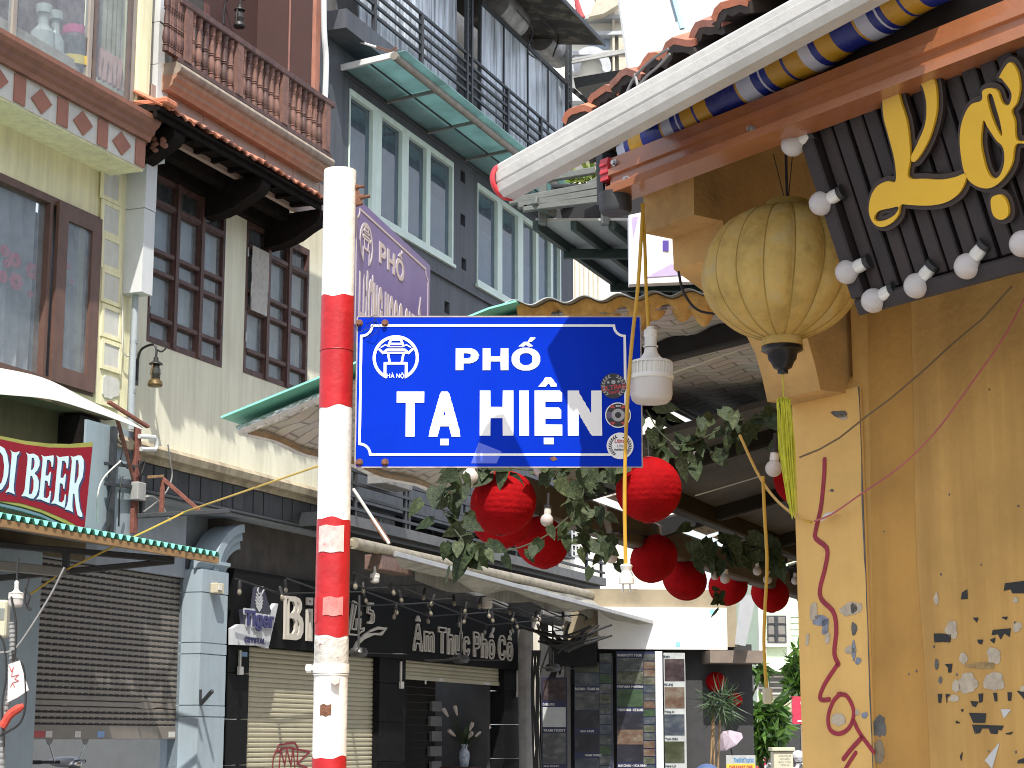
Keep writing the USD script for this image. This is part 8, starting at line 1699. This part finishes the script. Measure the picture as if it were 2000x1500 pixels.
fb.part('red_tassel', tube([F7.P(*F7.hit(1124, -8, 1.0), 1.0), F7.P(*F7.hit(1131, 22, 1.0), 1.0), F7.P(*F7.hit(1135, 36, 1.0), 1.0)], [0.05, 0.09, 0.12], 8), lblr)
sb = Thing('far_balcony_house', 'white house with pale balcony bars behind the plant rack', 'house'); F8 = Frame(at(1120, 1445, 44) * [1, 1, 0], (1, 0, 0))
sb.part('wall', F8.rect(1118, 480, 1240, 1150, -3, 0), cw_)
for k in range(6): sb.part('bar', F8.rect(1122 + k * 9, 500, 1125 + k * 9, 600, 0.001, 0.08), mat('tan_column', (0.5, 0.45, 0.36)))
# riders far down the street
def rider(label, x, Y, yh, cloth_c, helmet_c, mask, arms=True):
    t = Thing('person', label, 'person'); hd = at(x, yh, Y); s = 1.0
    h = hd - [0, 0, 0.0]
    P_ = lambda a, b, c: hd + np.array([a, b, c])
    import manifold3d as m3
    def hull(a, ra, b, rb):
        sp = lambda p, r_: m3.Manifold.sphere(r_, 16).translate([float(q) for q in p])
        return m3.Manifold.batch_hull([sp(a, ra), sp(b, rb)])
    body = hull(P_(0, 0, -0.16), 0.055, P_(0, 0.02, -0.25), 0.07)
    for a, ra, b, rb in (((-0.15, 0.02, -0.3), 0.075, (0.15, 0.02, -0.3), 0.075), ((-0.1, 0.03, -0.32), 0.11, (-0.08, 0.1, -0.75), 0.12), ((0.1, 0.03, -0.32), 0.11, (0.08, 0.1, -0.75), 0.12), ((-0.2, 0.02, -0.3), 0.06, (-0.27, -0.1, -0.55), 0.048), ((0.2, 0.02, -0.3), 0.06, (0.27, -0.1, -0.55), 0.048), ((-0.27, -0.1, -0.55), 0.045, (-0.24, -0.38, -0.52), 0.032), ((0.27, -0.1, -0.55), 0.045, (0.24, -0.38, -0.52), 0.032), ((-0.1, 0.08, -0.78), 0.1, (-0.16, -0.36, -0.8), 0.075), ((0.1, 0.08, -0.78), 0.1, (0.16, -0.36, -0.8), 0.075), ((-0.16, -0.36, -0.8), 0.07, (-0.15, -0.3, -1.2), 0.045), ((0.16, -0.36, -0.8), 0.07, (0.15, -0.3, -1.2), 0.045)):
        body = body + hull(P_(*a), ra, P_(*b), rb)
    body = body + hull(P_(0, 0, 0.0), 0.09, P_(0, -0.01, -0.05), 0.08)
    q = body.refine_to_length(0.05).to_mesh(); bmsh = trimesh.Trimesh(q.vert_properties[:, :3], q.tri_verts); trimesh.smoothing.filter_taubin(bmsh, iterations=6)
    t.part('body', bmsh, cloth_c, smooth=60)
    t.part('helmet', orient(lathe([(0.125, -0.02), (0.128, 0.03), (0.11, 0.09), (0.06, 0.125), (0, 0.135)], 18), hd, Z3), helmet_c, smooth=60)
    t.part('face_mask', sphere(P_(0, -0.075, -0.04), (0.062, 0.04, 0.05), 2), mask)
    for sx in (-1, 1): 
        for k in range(5): t.part('finger', tube([P_(sx * (0.24 + 0.018 * (k - 2)), -0.4, -0.52), P_(sx * (0.24 + 0.018 * (k - 2)), -0.44, -0.54)], 0.009, 5), mat('skin', (0.45, 0.28, 0.2), rough=0.6, bump=0))
    s_ = Thing('motor_scooter', label.split(' wearing')[0].replace('person', 'scooter ridden by the person') , 'scooter')
    g0 = hd.copy(); g0[2] = 0; b0 = g0[:2]
    R_ = lambda a, b, z: np.array([b0[0] + a, b0[1] + b, z])
    zs_ = hd[2]
    for yy in (-0.75, 0.55): wl = s_.part('wheel', orient(trimesh.creation.torus(0.21, 0.045, major_sections=22, minor_sections=8), R_(0, yy, 0.255), (1, 0, 0)), wire_black); s_.part('rim', orient(trimesh.creation.cylinder(0.16, 0.03, sections=16), R_(0, yy, 0.255), (1, 0, 0)), chrome, under=wl)
    s_.part('body', sphere(R_(0, 0.3, 0.55), (0.15, 0.5, 0.16), 2), cloth_c if False else plastic_grey); s_.part('seat', sphere(R_(0, 0.2, 0.72), (0.13, 0.4, 0.06), 2), wire_black)
    s_.part('front_shield', sphere(R_(0, -0.55, 0.7), (0.2, 0.08, 0.32), 2), twhite); s_.part('headlight', sphere(R_(0, -0.62, 0.98), (0.08, 0.05, 0.06), 2), chrome)
    s_.part('handlebar', tube([R_(-0.33, -0.42, 1.02), R_(0, -0.5, 1.04), R_(0.33, -0.42, 1.02)], 0.016, 6), steel_dark); s_.part('fork', tube([R_(0, -0.52, 0.9), R_(0, -0.75, 0.3)], 0.03, 6), steel_dark)
rider('person in red jacket wearing a dark helmet and pale mask, left of the cabinet', 1496, 40, 1474, mat('red_jacket', (0.5, 0.03, 0.04), rough=0.8), blackiron, mat('mask_blue', (0.4, 0.5, 0.52), rough=0.8, bump=0))
rider('person in white coat wearing a white helmet, right of the cabinet', 1559, 40, 1478, mat('white_coat', (0.75, 0.74, 0.72), rough=0.8), twhite, twhite)
um = Thing('parasol', 'pale lilac parasol half folded under the dark tree', 'parasol'); c = at(1425, 1450, 31)
um.part('canopy', orient(lathe([(0, 0.22), (0.12, 0.16), (0.25, 0.02), (0.26, 0.0), (0.12, 0.13), (0, 0.2)], 8), c, (-0.5, -0.3, 0.8)), mat('lilac_cloth', (0.5, 0.42, 0.5), rough=0.8, trans=0.3), smooth=False); um.part('pole', tube([c, c + [0.3, 0, -1.5]], 0.012, 6), steel_dark)
